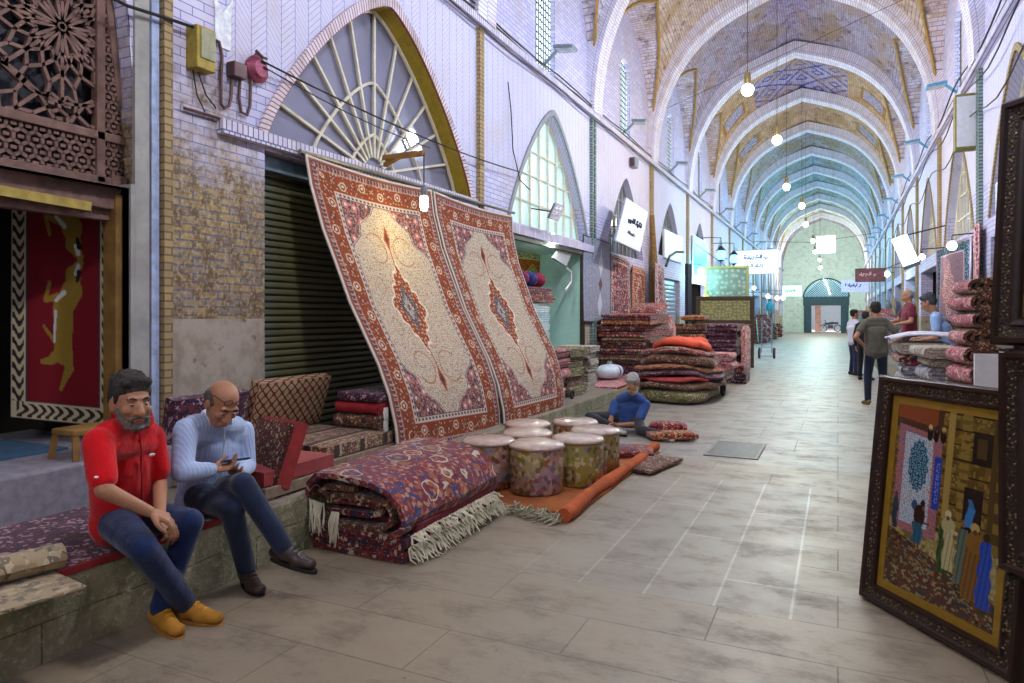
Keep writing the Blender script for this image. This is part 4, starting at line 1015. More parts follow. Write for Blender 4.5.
# big folded carpets on the paving in front of the ledge
GB = 'folded carpets piled on the paving before the near ledge'
t = thing('folded_carpet', 'red carpet folded flat under a larger one, long cream fringe hanging at its front', 'carpet', (-2.8, 4.15, 0), group=GB)
B().ribbon(serp(.74, .16, 4), .036, (-2.80, 3.58, .085), (1, 0, 0), (0, 0, 1), (0.04, 1.2, 0), 5, .006).build('pile', RUGS['wool_burgundy'], t)
b = B(); fringe(b, (-2.41, 3.60, .10), (-2.40, 4.78, .14), 150, .12, (.75, 0, -.7), .022, .0055); fringe(b, (-2.41, 3.62, .17), (-2.40, 4.75, .19), 110, .09, (.9, -.2, -.45), .03, .0055); b.build('fringe', M_FR, t)['label'] = 'cream knotted fringe'
cushion((-2.60, 4.23, .205), (.40, 1.1, .09), plain('burgundy_backing', '#7a2c38', .9), 'back_face', t, puff=.3, ry=.1)
t = thing('folded_carpet', 'large red and blue flowered carpet folded thick, topmost on the paving pile', 'carpet', (-2.8, 4.15, .17), group=GB)
def topfold():
    b = B(); pts = []
    # folds seen from the near end: lower limb, bend at right, middle limb, small fold, then long top limb
    pts += [(-.26, -.09), (-.12, -.105), (.05, -.115), (.2, -.11)]
    for k in range(1, 9): a = -PI/2+PI*k/9; pts.append((.24+.085*math.cos(a), -.03+.085*math.sin(a)))
    pts += [(.15, .05), (-.05, .06), (-.22, .055)]
    for k in range(1, 6): a = -PI/2-PI*k/6; pts.append((-.28+.03*math.cos(a), .088+.032*math.sin(a)))
    pts += [(-.2, .125), (0, .14), (.15, .125)]
    return pts
def wavy(b_, pts, th, o, L, mat, name):
    return b_.ribbon(pts, th, o, (1, 0, 0), (0, 0, 1), (.03, L, 0.05), 10, .012).build(name, mat, t)
wavy(B(), [(-.27, -.125), (-.1, -.12), (.1, -.12), (.22, -.11), (.285, -.06), (.29, .0), (.25, .055), (.12, .065), (-.05, .07), (-.22, .06), (-.29, .085), (-.22, .115), (0, .12)], .036, (-2.83, 3.60, .30), 1.12, RUGS['wool_brown'], 'inner_fold')
wavy(B(), [(-.24, -.06), (-.1, -.055), (.1, -.05), (.18, -.03), (.2, .0), (.14, .02), (-.1, .02), (-.24, .01)], .034, (-2.83, 3.62, .31), 1.08, RUGS['wool_burgundy'], 'middle_fold')
wavy(B(), [(-.37, .02), (-.36, .11), (-.30, .17), (-.15, .18), (0, .165), (.15, .15), (.26, .12), (.36, .04), (.40, -.06), (.37, -.12), (.30, -.15)], .035, (-2.82, 3.56, .32), 1.2, RUGS['wool_hero'], 'top_fold')['label'] = 'top layer with blue and red flowers'
b = B(); fringe(b, (-3.18, 3.57, .33), (-3.05, 3.57, .31), 26, .2, (.1, -.1, -1), .02, .004); fringe(b, (-2.98, 3.56, .27), (-2.92, 3.56, .27), 16, .2, (.0, -.12, -1), .02, .004); b.build('fringe', M_FR, t)

# folded carpets on the ledge beside the shutter
GF = 'folded carpets stacked on the ledge by the shutter'
base = P(352, 432, x=-3.95); yb = base.y
rows = [('wool_grey', .10, 'grey-brown carpet with a white tassel, lowest folded on the ledge by the shutter'), ('wool_olive', .12, 'dark olive patterned carpet folded above the lowest one by the shutter'), ('wool_brown', .12, 'grey patterned carpet folded under the red one by the shutter'), ('wool_red', .10, 'plain red carpet folded in a curl by the shutter, white tassels below'), ('wool_plum', .08, 'dark speckled carpet lying topmost on the stack by the shutter')]
z = DECK
for i, (m, h, lab) in enumerate(rows):
    t = thing('folded_carpet', lab, 'carpet', (-3.95, yb, z), group=GF)
    mm = plain('plain_red_wool', '#96262c', .9) if i == 3 else RUGS[m]
    B().ribbon([(-p[0], p[1]) for p in spiral(.62, h*.96, 2, .02)], h/4.6, (-3.98+.02*i, yb+.05, z+h/2), (0, 1, 0), (0, 0, 1), (.5-.02*i, 0, 0), 4, .004).build('pile', mm, t)
    if i != 4:
        for q in (-.20, -.02): b = B(); fringe(b, (-3.46, yb+q, z+h*.55), (-3.46, yb+q+.06, z+h*.55), 14, .13, (.05, 0, -1), .012, .005); b.build('tassel', plain('white_tassel', '#dcdcd6', .9), t)
    z += h+.003

# ------------------------------------------------------------- ottomans on the orange mat
o = B(); o.grid(lambda u, v: (-3.12+1.3*u+.02*v, 4.98+2.7*v, .018+.006*math.sin(u*9+v*7)), 12, 20, 1.3, 2.7); mt_ = plain('orange_brown_felt', '#a05c30', .95, var=.3, scale=3)
o = o.build('floor_mat', mt_, solid=.014); tag(o, 'orange brown carpet laid upside down on the paving under the ottomans', 'carpet')
b = B(); pts = [(-1.86+.012*math.sin(y*3), y, .058+.008*math.sin(y*6)) for y in np.linspace(4.82, 7.75, 16)]; b.tube(pts, [.055+.008*math.sin(i*1.3) for i in range(16)], 12); b.build('rolled_edge', plain('orange_backing', '#b0552c', .95, var=.3, scale=5), o)['label'] = 'orange rolled edge'
b = B(); fringe(b, (-2.35, 4.95, .03), (-1.86, 4.84, .03), 90, .16, (-.15, -.8, 0), .05, .005); fringe(b, (-2.9, 4.98, .02), (-2.35, 4.95, .02), 30, .08, (0, -1, 0), .03, .004); b.build('fringe', plain('grey_fringe', '#a8a48c', .95), o)
def pouf_mat(name, c1, c2, c3):
    g = G(name); uv = g.src('uv'); r = g.src('rnd'); x, y, z = g.xyz(uv)
    off = g.comb(g.m('MULTIPLY', r, 4.0), g.m('MULTIPLY', r, 2.0), 0.0); va = g.node('ShaderNodeVectorMath', operation='ADD'); g.put(va.inputs[0], uv); g.put(va.inputs[1], off); v = va.outputs[0]
    cr = g.xyz(g.vor(v, 26, 'Color'))[0]; c = g.ramp(cr, [(0, c1), (.3, c2), (.5, c3), (.66, '#4a3230'), (.84, '#cbb8a0')], 'CONSTANT')
    big = g.xyz(g.vor(v, 5, 'Color'))[1]; c = g.mix(.45, c, g.ramp(big, [(0, '#7c6a2c'), (.35, '#8a7a96'), (.6, '#9c5c3c'), (.8, '#a09a3c')], 'CONSTANT'))
    n = g.noise(uv, 7, 4); wr = g.noise(g.mp(uv, (30, 4, 1)), 1, 4)
    return g.out(c, .22, spec=.6, coat=.6, bump=wr, bs=.35, bd=.01)
PM = [pouf_mat('wrapped_ottoman_cloth', '#94803a', '#9a8c9a', '#a0643c'), pouf_mat('wrapped_ottoman_cloth_pink', '#a88a7c', '#97869a', '#96503c'), pouf_mat('wrapped_ottoman_cloth_gold', '#8a8038', '#807860', '#8a5c34')]
M_PT = plain('pink_film_wrapped_top', '#bfa99c', .25, var=.25, scale=9, coat=.7)
pl_ = [(-2.83, 5.50, 'front left of the ottomans, green and violet sides wrapped in clear film'), (-2.36, 5.50, 'front middle of the ottomans, rust and grey sides wrapped in clear film'), (-2.14, 5.93, 'right-hand front ottoman with a bright highlight on its clear film wrap'), (-2.14, 6.43, 'ottoman behind the right-hand front one, mostly hidden'),
       (-2.68, 6.02, 'ottoman in the second row with a broad pale pink top'), (-2.90, 6.52, 'ottoman closest to the leaning carpets, only its pink top showing'), (-2.50, 6.85, 'rearmost ottoman, only its pale top showing')]
for i, (x, y, lab) in enumerate(pl_):
    t = thing('ottoman', lab, 'ottoman', (x, y, .033), rz=i*.9, group='film-wrapped round ottomans on the orange mat'); r = .235; h = .42
    B().lathe([(0, 0), (r*.93, 0), (r, .02), (r*1.01, h*.5), (r, h-.045)], n=28).build('body', PM[i % 3], t, local=True)
    B().lathe([(r, h-.045), (r*1.015, h-.025), (r*.97, h-.008), (r*.8, h+.006), (r*.4, h+.012), (0, h+.012)], n=28).build('top', M_PT, t, local=True)
    B().tube([(r*1.012*math.cos(a), r*1.012*math.sin(a), h-.04) for a in np.linspace(0, 2*PI, 29)[:-1]], .006, 5, closed=True).build('piping', plain('brown_piping', '#7d5a44', .6), t, local=True)
# ------------------------------------------------------------- people
def skin_mat(name, col):
    g = G(name); n = g.noise(g.src('obj'), 30, 3); c = g.mix(n, tuple(x*.8 for x in lin(col))+(1,), c4(col)); p = g.out(c, .5, spec=.4, bump=n, bs=.1, bd=.003); return p
def cloth(name, col, var=.22, scale=9, rough=.9, stripes=None):
    if name in MC: return MC[name]
    g = G(name); o = g.src('obj'); n = g.noise(g.mp(o, (1, 1, .7)), scale, 3, .5); f = g.noise(o, 220, 2)
    c = g.mix(g.ramp(n, [(.3, 0.0), (.7, 1.0)]), tuple(x*(1-var) for x in lin(col))+(1,), tuple(min(1, x*(1+var)) for x in lin(col))+(1,))
    if stripes: c = g.mix(g.m('LESS_THAN', g.m('FRACT', g.m('MULTIPLY', g.xyz(o)[1], 45.0)), .3), c, stripes)
    MC[name] = g.out(c, rough, spec=.15, bump=g.m('ADD', g.m('MULTIPLY', n, 2.0), g.m('MULTIPLY', f, .1)), bs=.55, bd=.015, sheen=.2); return MC[name]
SK1 = skin_mat('tanned_skin', '#b98566'); M_HAIRD = plain('dark_hair', '#2a2422', .8, var=.5, scale=60, bump=.6); M_HAIRG = plain('grey_hair', '#8d8a88', .8, var=.4, scale=60, bump=.6); M_BEARD = plain('greying_beard', '#6b6560', .85, var=.5, scale=80, bump=.6)
M_EYE = plain('eye_white', '#b5a79a', .3, var=.05, bump=0); M_IRIS = plain('dark_iris', '#1d1512', .2, bump=0); M_LIP = plain('lip_skin', '#9a5a4c', .5, bump=0)

def frame(Fw, Up):
    Fw = Vector(Fw).normalized(); Rt = Fw.cross(Vector(Up)).normalized(); U = Rt.cross(Fw).normalized()
    M = Matrix((Rt, Fw, U)).transposed().to_4x4(); return M
def head_parts(b, H, M, s=1.0, beard=False):
    T = lambda x, y, z: H + M @ Vector((x*s, y*s, z*s)); E = lambda c, r: b.ball(T(*c), tuple(q*s for q in r), M, 20, 14)
    E((0, -.018, .038), (.074, .094, .082)); E((0, .018, -.02), (.064, .074, .088)); E((0, .036, -.082), (.046, .048, .040)); E((0, .0, -.05), (.06, .065, .06))
    b.cap(T(0, .084, .012), T(0, .106, -.030), .010*s, .0165*s); b.ball(T(.014, .094, -.034), .010*s); b.ball(T(-.014, .094, -.034), .010*s)
    b.cap(T(-.040, .074, .030), T(.040, .074, .030), .012*s); 
    for q in (-1, 1):
        b.ball(T(q*.076, -.008, -.008), (.010*s, .022*s, .034*s), M @ Matrix.Rotation(q*.25, 4, 'Z')); b.ball(T(q*.042, .062, -.022), (.024*s, .022*s, .022*s))
    b.ball(T(0, .088, -.062), (.028*s, .012*s, .007*s), M); b.ball(T(0, .086, -.073), (.024*s, .012*s, .008*s), M)
def head_extra(t, H, M, s, hair, beard, closed=False, bald=False, hairmat=None, small=False, cap=None, brow=None):
    T = lambda x, y, z: H + M @ Vector((x*s, y*s, z*s)); hm = hairmat or M_HAIRD
    if not small:
        for q in (-1, 1):
            b = B(); b.ball(T(q*.031, .074, .006), (.0145*s, .011*s, (.0028 if closed else .0075)*s), M, 12, 8); e = b.build('eye', M_EYE, t)
            b = B(); b.ball(T(q*.031, .0835, .005 if not closed else .003), (.0062*s, .004*s, (.003 if closed else .0062)*s), M, 10, 6); b.build('iris', M_IRIS, e)
        b = B(); b.ball(T(0, .0955, -.067), (.022*s, .007*s, .0055*s), M); b.build('lips', M_LIP, t)
    for q in (-1, 1):
        b = B(); b.tube([T(q*.014, .086, .028), T(q*.032, .0875, .035), T(q*.052, .074, .029)], [.004*s, .0055*s, .003*s], 6); b.build('eyebrow', brow or hm, t)
    b = B()
    if bald:
        for q in (-1, 1): b.ball(T(q*.066, -.032, .015), (.017*s, .055*s, .042*s), M)
        b.ball(T(0, -.085, .0), (.062*s, .032*s, .055*s), M); b.build('hair', hm, t, remesh=.006*s, sm=2)
    else:
        b.ball(T(0, -.026, .064), (.083*s, .098*s, .078*s), M, 20, 14); b.ball(T(0, -.052, .02), (.080*s, .070*s, .085*s), M)
        b.cap(T(-.045, .046, .098), T(.045, .046, .098), .024*s); b.cap(T(-.02, .054, .108), T(.030, .05, .112), .020*s)
        for q in (-1, 1): b.cap(T(q*.073, .012, .05), T(q*.073, .01, .005), .012*s, .008*s)
        rs = random.Random(3)
        for i in range(40):
            a = rs.uniform(0, 2*PI); h = rs.uniform(.2, 1); b.ball(T(.074*math.cos(a)*math.sqrt(1-h*h*.8), -.026+.088*math.sin(a)*math.sqrt(1-h*h*.8), .064+.068*h), .016*s, n=8, m=6)
        b.build('hair', hm, t, remesh=.006*s, sm=2)
    if beard:
        b = B(); 
        for q in (-1, 1): b.cap(T(q*.066, .018, -.03), T(q*.045, .062, -.085), .013*s, .017*s); b.cap(T(q*.006, .098, -.049), T(q*.032, .086, -.060), .0075*s, .006*s); b.cap(T(q*.036, .082, -.06), T(q*.030, .075, -.09), .010*s)
        b.cap(T(-.035, .066, -.098), T(.035, .066, -.098), .019*s); b.ball(T(0, .076, -.10), (.032*s, .022*s, .022*s), M); b.build('beard', beard, t, remesh=.005*s, sm=1)
def hand_parts(b, w, D, N, side, curl=.5, s=1.0, thumb=.7):
    """palm, four fingers with two bends each and a thumb off the side; D fingers, N out of the palm"""
    D = Vector(D).normalized(); N = Vector(N); N = (N-D*N.dot(D)).normalized(); S = D.cross(N).normalized()*side
    w = Vector(w)
    for k, off in enumerate((-.030, -.010, .010, .029)):
        kn = w + D*(.088-.004*abs(k-1))*s + S*off*s; b.cap(w+D*.015*s+S*off*.55*s, kn, .0145*s, .0118*s)
        L = (.074, .084, .078, .060)[k]*s; c = curl*(1+.12*k); d1 = (D*math.cos(c)+N*math.sin(c)); d2 = (D*math.cos(c*2.1)+N*math.sin(c*2.1)); d3 = (D*math.cos(c*2.8)+N*math.sin(c*2.8))
        p1 = kn+d1*L*.48+S*off*.12; p2 = p1+d2*L*.30; p3 = p2+d3*L*.22
        b.cap(kn, p1, .0100*s, .0090*s); b.cap(p1, p2, .0090*s, .0082*s); b.cap(p2, p3, .0082*s, .0072*s)
    t0 = w+D*.022*s-S*.026*s; t1 = t0+(D*.62-S*.62+N*.35).normalized()*.042*s; t2 = t1+(D*.85-S*.2+N*.5*thumb).normalized()*.032*s; t3 = t2+(D*.9+S*.15+N*.4*thumb).normalized()*.024*s
    b.cap(t0, t1, .0150*s, .0118*s); b.cap(t1, t2, .0112*s, .0100*s); b.cap(t2, t3, .0100*s, .0082*s)
def shoe(t, ank, toe, mat, sole, s=1.0, name='shoe', lace=None):
    ank, toe = Vector(ank), Vector(toe); d = toe-ank; L = d.length; d.normalize(); heel = ank - d*.045; z0 = min(ank.z, toe.z)
    up = Vector((0, 0, 1)); sd = d.cross(up).normalized(); up = sd.cross(d).normalized(); b = B()
    b.cap(ank+up*-.0, ank-up*.035, .042, .044); b.cap(heel-up*.035, ank+d*.06-up*.03, .036, .042); b.cap(ank+d*.02-up*.015, ank+d*(L*.75)-up*.042, .042, .034); 
    b.cap(ank+d*(L*.5)-up*.045+sd*.008, toe-up*.04, .040, .030); b.ball(toe-up*.042-d*.012, (.042, .04, .026), frame(d, up))
    o = b.build(name, mat, t, remesh=.007, sm=3)
    b = B(); hw_ = .04; pts = []
    for k in range(24):
        a = 2*PI*k/24; x = math.cos(a); y = math.sin(a); pts.append(((toe-ank).dot(d)*.5-.01+x*(L/2+.055), y*(hw_+.008*x)))
    b.prism(pts, ank-up*.088, d, sd, up*.022); b.build('sole', sole, o, bevel=.005, smooth=False)
    if lace:
        b = B()
        for k in range(3): c_ = ank+d*(.06+.025*k)+up*(.014-.012*k); b.tube([c_-sd*.022, c_+up*.008, c_+sd*.022], .004, 5)
        b.build('lace', lace, o)
    return o

def person(label, J, skin, top, bottom, shoes, head, vox=.0062, sleeve=.5, collar=None, group=None, hands=None, s=1.0, sleevelong=False, belt=None, loose=1.0, tc=1.0):
    """J: joints in world space - pelvis, chest, neck, head, shL/R, elL/R, wrL/R, hipL/R, knL/R, anL/R, toeL/R"""
    J = {k: Vector(v) for k, v in J.items()}; t = thing('person', label, 'person', (J['pelvis'].x, J['pelvis'].y, J.get('base', J['pelvis']).z if 'base' in J else 0), group=group)
    H = J['head']; M = frame(head['f'], head['u'])
    b = B(); head_parts(b, H, M, s*head.get('s', 1)); b.cap(J['neck']-Vector((0, 0, .02)), H+M @ Vector((0, -.02, -.055))*s, .058*s, .052*s)
    def torso(b, e=0.0):
        p, c, n = J['pelvis'], J['chest'], J['neck']; sh = (J['shR']-J['shL']); hv = (J['hipR']-J['hipL']).normalized(); sv = sh.normalized()
        w = lambda v, q: v*q*s
        b.cap(p+w(hv, .075), p-w(hv, .075), (.105+e)*s*tc); m = p.lerp(c, .45); b.cap(m+w(hv, .06), m-w(hv, .06), (.105+e)*s*tc); m = p.lerp(c, .75); b.cap(m+w(sv, .065), m-w(sv, .065), (.105+e)*s)
        b.cap(c+w(sv, .075), c-w(sv, .075), (.105+e)*s); b.cap(J['shL'].lerp(c, .2), J['shR'].lerp(c, .2), (.066+e)*s)
        b.cap(p, c, (.115+e)*s*tc, (.112+e)*s)
        for w_ in (.12, .24, .36, .5, .62, .74, .86): m = p.lerp(c, w_); b.cap(m+hv*.066*s, m-hv*.066*s, (.107+e)*s*(tc*(1-w_)+w_))
        b.cap(J['shL'].lerp(n, .3)+Vector((0, 0, .012)), n-Vector((0, 0, .02)), (.052+e)*s, (.055+e)*s); b.cap(J['shR'].lerp(n, .3)+Vector((0, 0, .012)), n-Vector((0, 0, .02)), (.052+e)*s, (.055+e)*s)
    torso(b)
    for q in 'LR':
        b.cap(J['sh'+q], J['el'+q], .050*s, .040*s); b.cap(J['el'+q], J['wr'+q], .039*s, .026*s)
        b.cap(J['hip'+q], J['kn'+q], .080*s, .054*s); b.cap(J['kn'+q], J['an'+q], .052*s, .036*s); fd = J['toe'+q]-J['an'+q]; b.cap(J['an'+q]-Vector((0, 0, .02)), J['an'+q]+fd*.62-Vector((0, 0, .042)), .028*s, .014*s)
        if hands and q in hands: hd = hands[q]; hand_parts(b, J['wr'+q], hd['D'], hd['N'], hd.get('side', 1 if q == 'R' else -1), hd.get('curl', .45), s*hd.get('s', 1), hd.get('thumb', .7))
        else: d = (J['wr'+q]-J['el'+q]).normalized(); hand_parts(b, J['wr'+q], d, (H-J['pelvis']).cross(d) if d.cross(H-J['pelvis']).length > .02 else Vector((1, 0, 0)), 1 if q == 'R' else -1, .4, s)
    b.build('body', skin, t, remesh=vox, sm=2)
    head_extra(t, H, M, s*head.get('s', 1), **{k: v for k, v in head.items() if k not in ('f', 'u', 's')})
    e = .014*loose; b = B(); torso(b, e)
    for q in 'LR':
        if sleevelong: b.cap(J['sh'+q], J['el'+q], (.056+e)*s, (.043+e)*s); b.cap(J['el'+q], J['el'+q].lerp(J['wr'+q], .93), (.043+e)*s, (.030+e)*s)
        else: b.cap(J['sh'+q], J['sh'+q].lerp(J['el'+q], sleeve*.8+.15), (.055+e)*s, (.048+e*1.2)*s)
    # hem
    p = J['pelvis']; hv = (J['hipR']-J['hipL']).normalized(); b.cap(p+hv*.07*s+Vector((0, 0, -.03)), p-hv*.07*s+Vector((0, 0, -.03)), (.112+e)*s*tc)
    sh_ = b.build('shirt', top, t, remesh=.009, sm=4)
    if collar:
        b = B(); n = J['neck']+Vector((0, 0, .0)); f = M.to_3x3() @ Vector((0, 1, 0)); f.z = 0; f.normalize(); r = f.cross(Vector((0, 0, 1))); pts = []
        for k in range(15):
            a = -PI*.88+PI*1.76*k/14; pts.append(n + (-f*math.cos(a)+r*math.sin(a))*(.076+.016*(abs(a)/PI))*s + Vector((0, 0, .062-.05*(abs(a)/PI)**2))+f*.02)
        for z_, rr in ((0, .010), (-.014, .014), (-.028, .014)): b.tube([p_+Vector((0, 0, z_)) for p_ in pts], rr*s, 6)
        b.build('collar', collar, sh_)
        b = B(); c_ = J['chest']; fr = c_-J['pelvis']; ff = frame(f, fr); y_ = (.105+e)*s
        fa = lambda z: n.lerp(J['pelvis'], z)
        b2 = []
        for z in np.linspace(.03, .8, 12):
            q = fa(z); b2.append(q + f*((.068 if z < .1 else .1 if z < .2 else .117 if z < .9 else .12)+e)*s*(tc if z > .5 else 1))
        b.tube(b2, .005, 5); b.build('placket', collar, sh_)
    b = B(); p = J['pelvis']; b.cap(p+hv*.07*s+Vector((0, 0, -.01)), p-hv*.07*s+Vector((0, 0, -.01)), (.108+.008)*s)
    for q in 'LR':
        b.cap(J['hip'+q], J['kn'+q], (.088+.004*loose)*s, (.064+.004*loose)*s); b.cap(J['kn'+q], J['kn'+q].lerp(J['an'+q], .97), (.064+.002)*s, (.050+.004*loose)*s)
    b.build('trousers', bottom, t, remesh=.009, sm=4)
    if shoes:
        for q in 'LR': shoe(t, J['an'+q], J['toe'+q], shoes[0], shoes[1], s, lace=shoes[2] if len(shoes) > 2 else None)
    return t, M
SHOE_T = plain('mustard_suede', '#b07a28', .85, var=.2); SOLE_T = plain('tan_sole', '#9c7038', .7); SHOE_K = plain('dark_brown_leather', '#3a2c2a', .35, var=.3); SOLE_K = plain('black_sole', '#1c1a1a', .7)
# man in the red polo shirt
pj = P(118, 522, x=-3.40); c_ = P(122, 462, x=-3.30)
J = dict(pelvis=P(128, 514, x=-3.38), chest=P(124, 462, x=-3.28), neck=P(130, 424, x=-3.20), head=P(131, 402, x=-3.10),
 shL=P(151, 437, x=-3.24), shR=P(98, 442, x=-3.10), elL=P(160, 482, x=-3.22), elR=P(104, 490, x=-2.98), wrL=P(160, 516, x=-2.99), wrR=P(150, 512, x=-2.88),
 hipL=P(146, 517, x=-3.32), hipR=P(118, 524, x=-3.26), knL=P(190, 522, x=-2.93), knR=P(143, 548, x=-2.86), anL=P(160, 596, x=-3.04), anR=P(186, 592, x=-2.98))
J['toeL'] = J['anL']+Vector((.17, -.03, -.045)); J['toeR'] = J['anR']+Vector((.17, .05, -.05))
for q in ('anL', 'anR'): J[q].z = .088
for q in ('toeL', 'toeR'): J[q].z = .072
fw = Vector((1, -.22, -.12)); RED = cloth('red_polo_cotton', '#d3121c', var=.15)
t, M = person('seated man in a red polo shirt and jeans with mustard shoes crossed at the ankles', J, SK1, RED, cloth('dark_blue_denim', '#1c2d55'), (SHOE_T, SOLE_T, plain('yellow_lace', '#d9a12c', .8)),
 dict(f=fw, u=(0, 0, 1), hair=1, beard=M_BEARD, closed=True, s=1.06, hairmat=plain('black_grey_hair', '#3a3432', .8, var=.6, scale=70, bump=.6)), sleeve=.75, collar=plain('red_collar', '#a8141c', .85), hands={'R': dict(D=(.55, .75, -.5), N=(-.3, .1, -1), curl=.55), 'L': dict(D=(.6, .1, -.6), N=(-.6, 0, -1), curl=.5)}, vox=.0055, tc=1.12)
for (uu, vv, xx, sz, lab) in ((150, 446, -3.02, .012, 1), (92, 475, -2.93, .012, 2)):
    p = P(uu, vv, x=xx)
p = J['shL'].lerp(J['chest'], .45)+Vector((.125, -.02, -.02)); B().ball(p, (.004, .018, .008)).build('chest_emblem', plain('white_stitching', '#e6e2e0', .8), t)
p = J['shR'].lerp(J['elR'], .62)+Vector((.045, -.052, -.01)); B().ball(p, (.010, .012, .006)).build('sleeve_emblem', plain('white_stitching', '#e6e2e0', .8), t)
# man in the light blue shirt with a phone
J = dict(pelvis=P(206, 494, x=-3.52), chest=P(212, 447, x=-3.44), neck=P(216, 421, x=-3.32), head=P(222, 404, x=-3.19),
 shL=P(243, 431, x=-3.42), shR=P(186, 430, x=-3.34), elL=P(247, 466, x=-3.36), elR=P(182, 472, x=-3.18), wrL=P(241, 472, x=-3.17), wrR=P(212, 470, x=-3.12),
 hipL=P(222, 492, x=-3.44), hipR=P(200, 497, x=-3.42), knL=P(243, 484, x=-2.98), knR=P(231, 508, x=-3.02), anL=P(284, 548, x=-2.76), anR=P(247, 574, x=-3.05))
J['anR'] = Vector((J['anR'].x, J['anR'].y, .09)); J['toeR'] = J['anR']+Vector((.16, -.06, -.02)); J['toeL'] = J['anL']+Vector((.16, .05, -.04))
BLUE = cloth('pale_blue_striped_cotton', '#a9bfe6', var=.08, stripes='#c3d3f0')
t, M = person('seated man in a pale blue shirt reading his phone, legs crossed, glasses pushed up', J, SK1, BLUE, cloth('navy_trousers', '#222c44'), (SHOE_K, SOLE_K, SOLE_K),
 dict(f=(1, -.25, -.85), u=(.5, 0, 1), hair=1, beard=False, closed=True, bald=True, hairmat=plain('short_grey_hair', '#5d5650', .8, var=.4, scale=60), brow=M_HAIRD, s=1.06), sleevelong=True, collar=plain('pale_blue_collar', '#d3dcf2', .85),
 hands={'R': dict(D=(.45, .85, .05), N=(.1, -.2, 1), curl=.5, thumb=1), 'L': dict(D=(.35, -.8, .1), N=(.1, .3, 1), curl=.7, thumb=1)}, vox=.0055, tc=1.05)
H = J['head']; T = lambda x, y, z: H + M @ Vector((x*1.06, y*1.06, z*1.06)); b = B()
for q in (-1, 1):
    b.tube([T(q*.034+.024*math.cos(a), .078+.0*math.sin(a), .082+.017*math.sin(a)) for a in np.linspace(0, 2*PI, 15)[:-1]], .0026, 5, closed=True); b.tube([T(q*.058, .074, .084), T(q*.080, .02, .075), T(q*.082, -.03, .05)], .0026, 5)
b.tube([T(-.012, .081, .084), T(.012, .081, .084)], .0026, 5)
tag(b.build('eyeglasses', plain('dark_glasses_frame', '#2c2a30', .3)), 'thin dark glasses pushed up onto the bald head of the man on his phone', 'glasses')
a = J['wrR']+Vector((.045, .125, .035)); t = thing('mobile_phone', 'small dark phone held in the hands of the man in the pale blue shirt', 'phone', tuple(a))
B().box(a, (.075, .145, .009), rz=-.5, ry=-.25).build('phone_body', plain('black_phone_case', '#1a1a20', .3), t, bevel=.003)
B().box(a+Vector((-.001, 0, .006)), (.066, .13, .002), rz=-.5, ry=-.25).build('screen', plain('dark_phone_screen', '#31405c', .1, emit='#6f86b4', es=.4), t, smooth=False)
# grey-haired man in a blue t-shirt mending on the ground
J = dict(pelvis=Vector((-2.55, 8.35, .20)), chest=P(631, 405, x=-2.50), neck=P(632, 393, x=-2.46), head=P(633, 384, x=-2.40))
pc = J['chest']; yy = pc.y
J.update(shL=pc+Vector((.20, -.02, .02)), shR=pc+Vector((-.19, -.08, .02)), hipL=Vector((-2.43, yy+.02, .17)), hipR=Vector((-2.66, yy-.02, .17)))
J['pelvis'] = Vector((-2.55, yy+.02, .19)); J['elL'] = P(638, 424, y=yy-.14); J['elR'] = P(611, 418, y=yy-.16); J['wrL'] = P(616, 425, y=yy-.38); J['wrR'] = P(610, 431, y=yy-.36)
J['knL'] = Vector((-2.12, yy-.22, .16)); J['knR'] = Vector((-2.98, yy-.30, .20)); J['anL'] = Vector((-2.45, yy-.42, .09)); J['anR'] = Vector((-2.62, yy-.36, .09)); J['toeL'] = J['anL']+Vector((-.2, -.03, -.0)); J['toeR'] = J['anR']+Vector((.16, -.1, 0))
J['knL'] = P(641, 430, y=yy-.30); J['anL'] = P(660, 440, y=yy-.50); J['anL'].z = .07; J['toeL'] = J['anL']+Vector((.17, -.06, -.01))
t, M = person('grey-haired bearded man in a blue t-shirt sitting cross-legged on the paving, working with his hands', J, SK1, cloth('royal_blue_cotton', '#3f5c9c'), cloth('charcoal_trousers', '#34363c'), (plain('grey_sock', '#a9a6a2', .9), SOLE_K),
 dict(f=(-.15, -1, -.75), u=(0, 0, 1), hair=1, beard=plain('white_beard', '#b5b2ae', .9), hairmat=plain('silver_hair', '#a5a3a0', .85, var=.3, scale=60), closed=True), vox=.008, sleeve=.6)

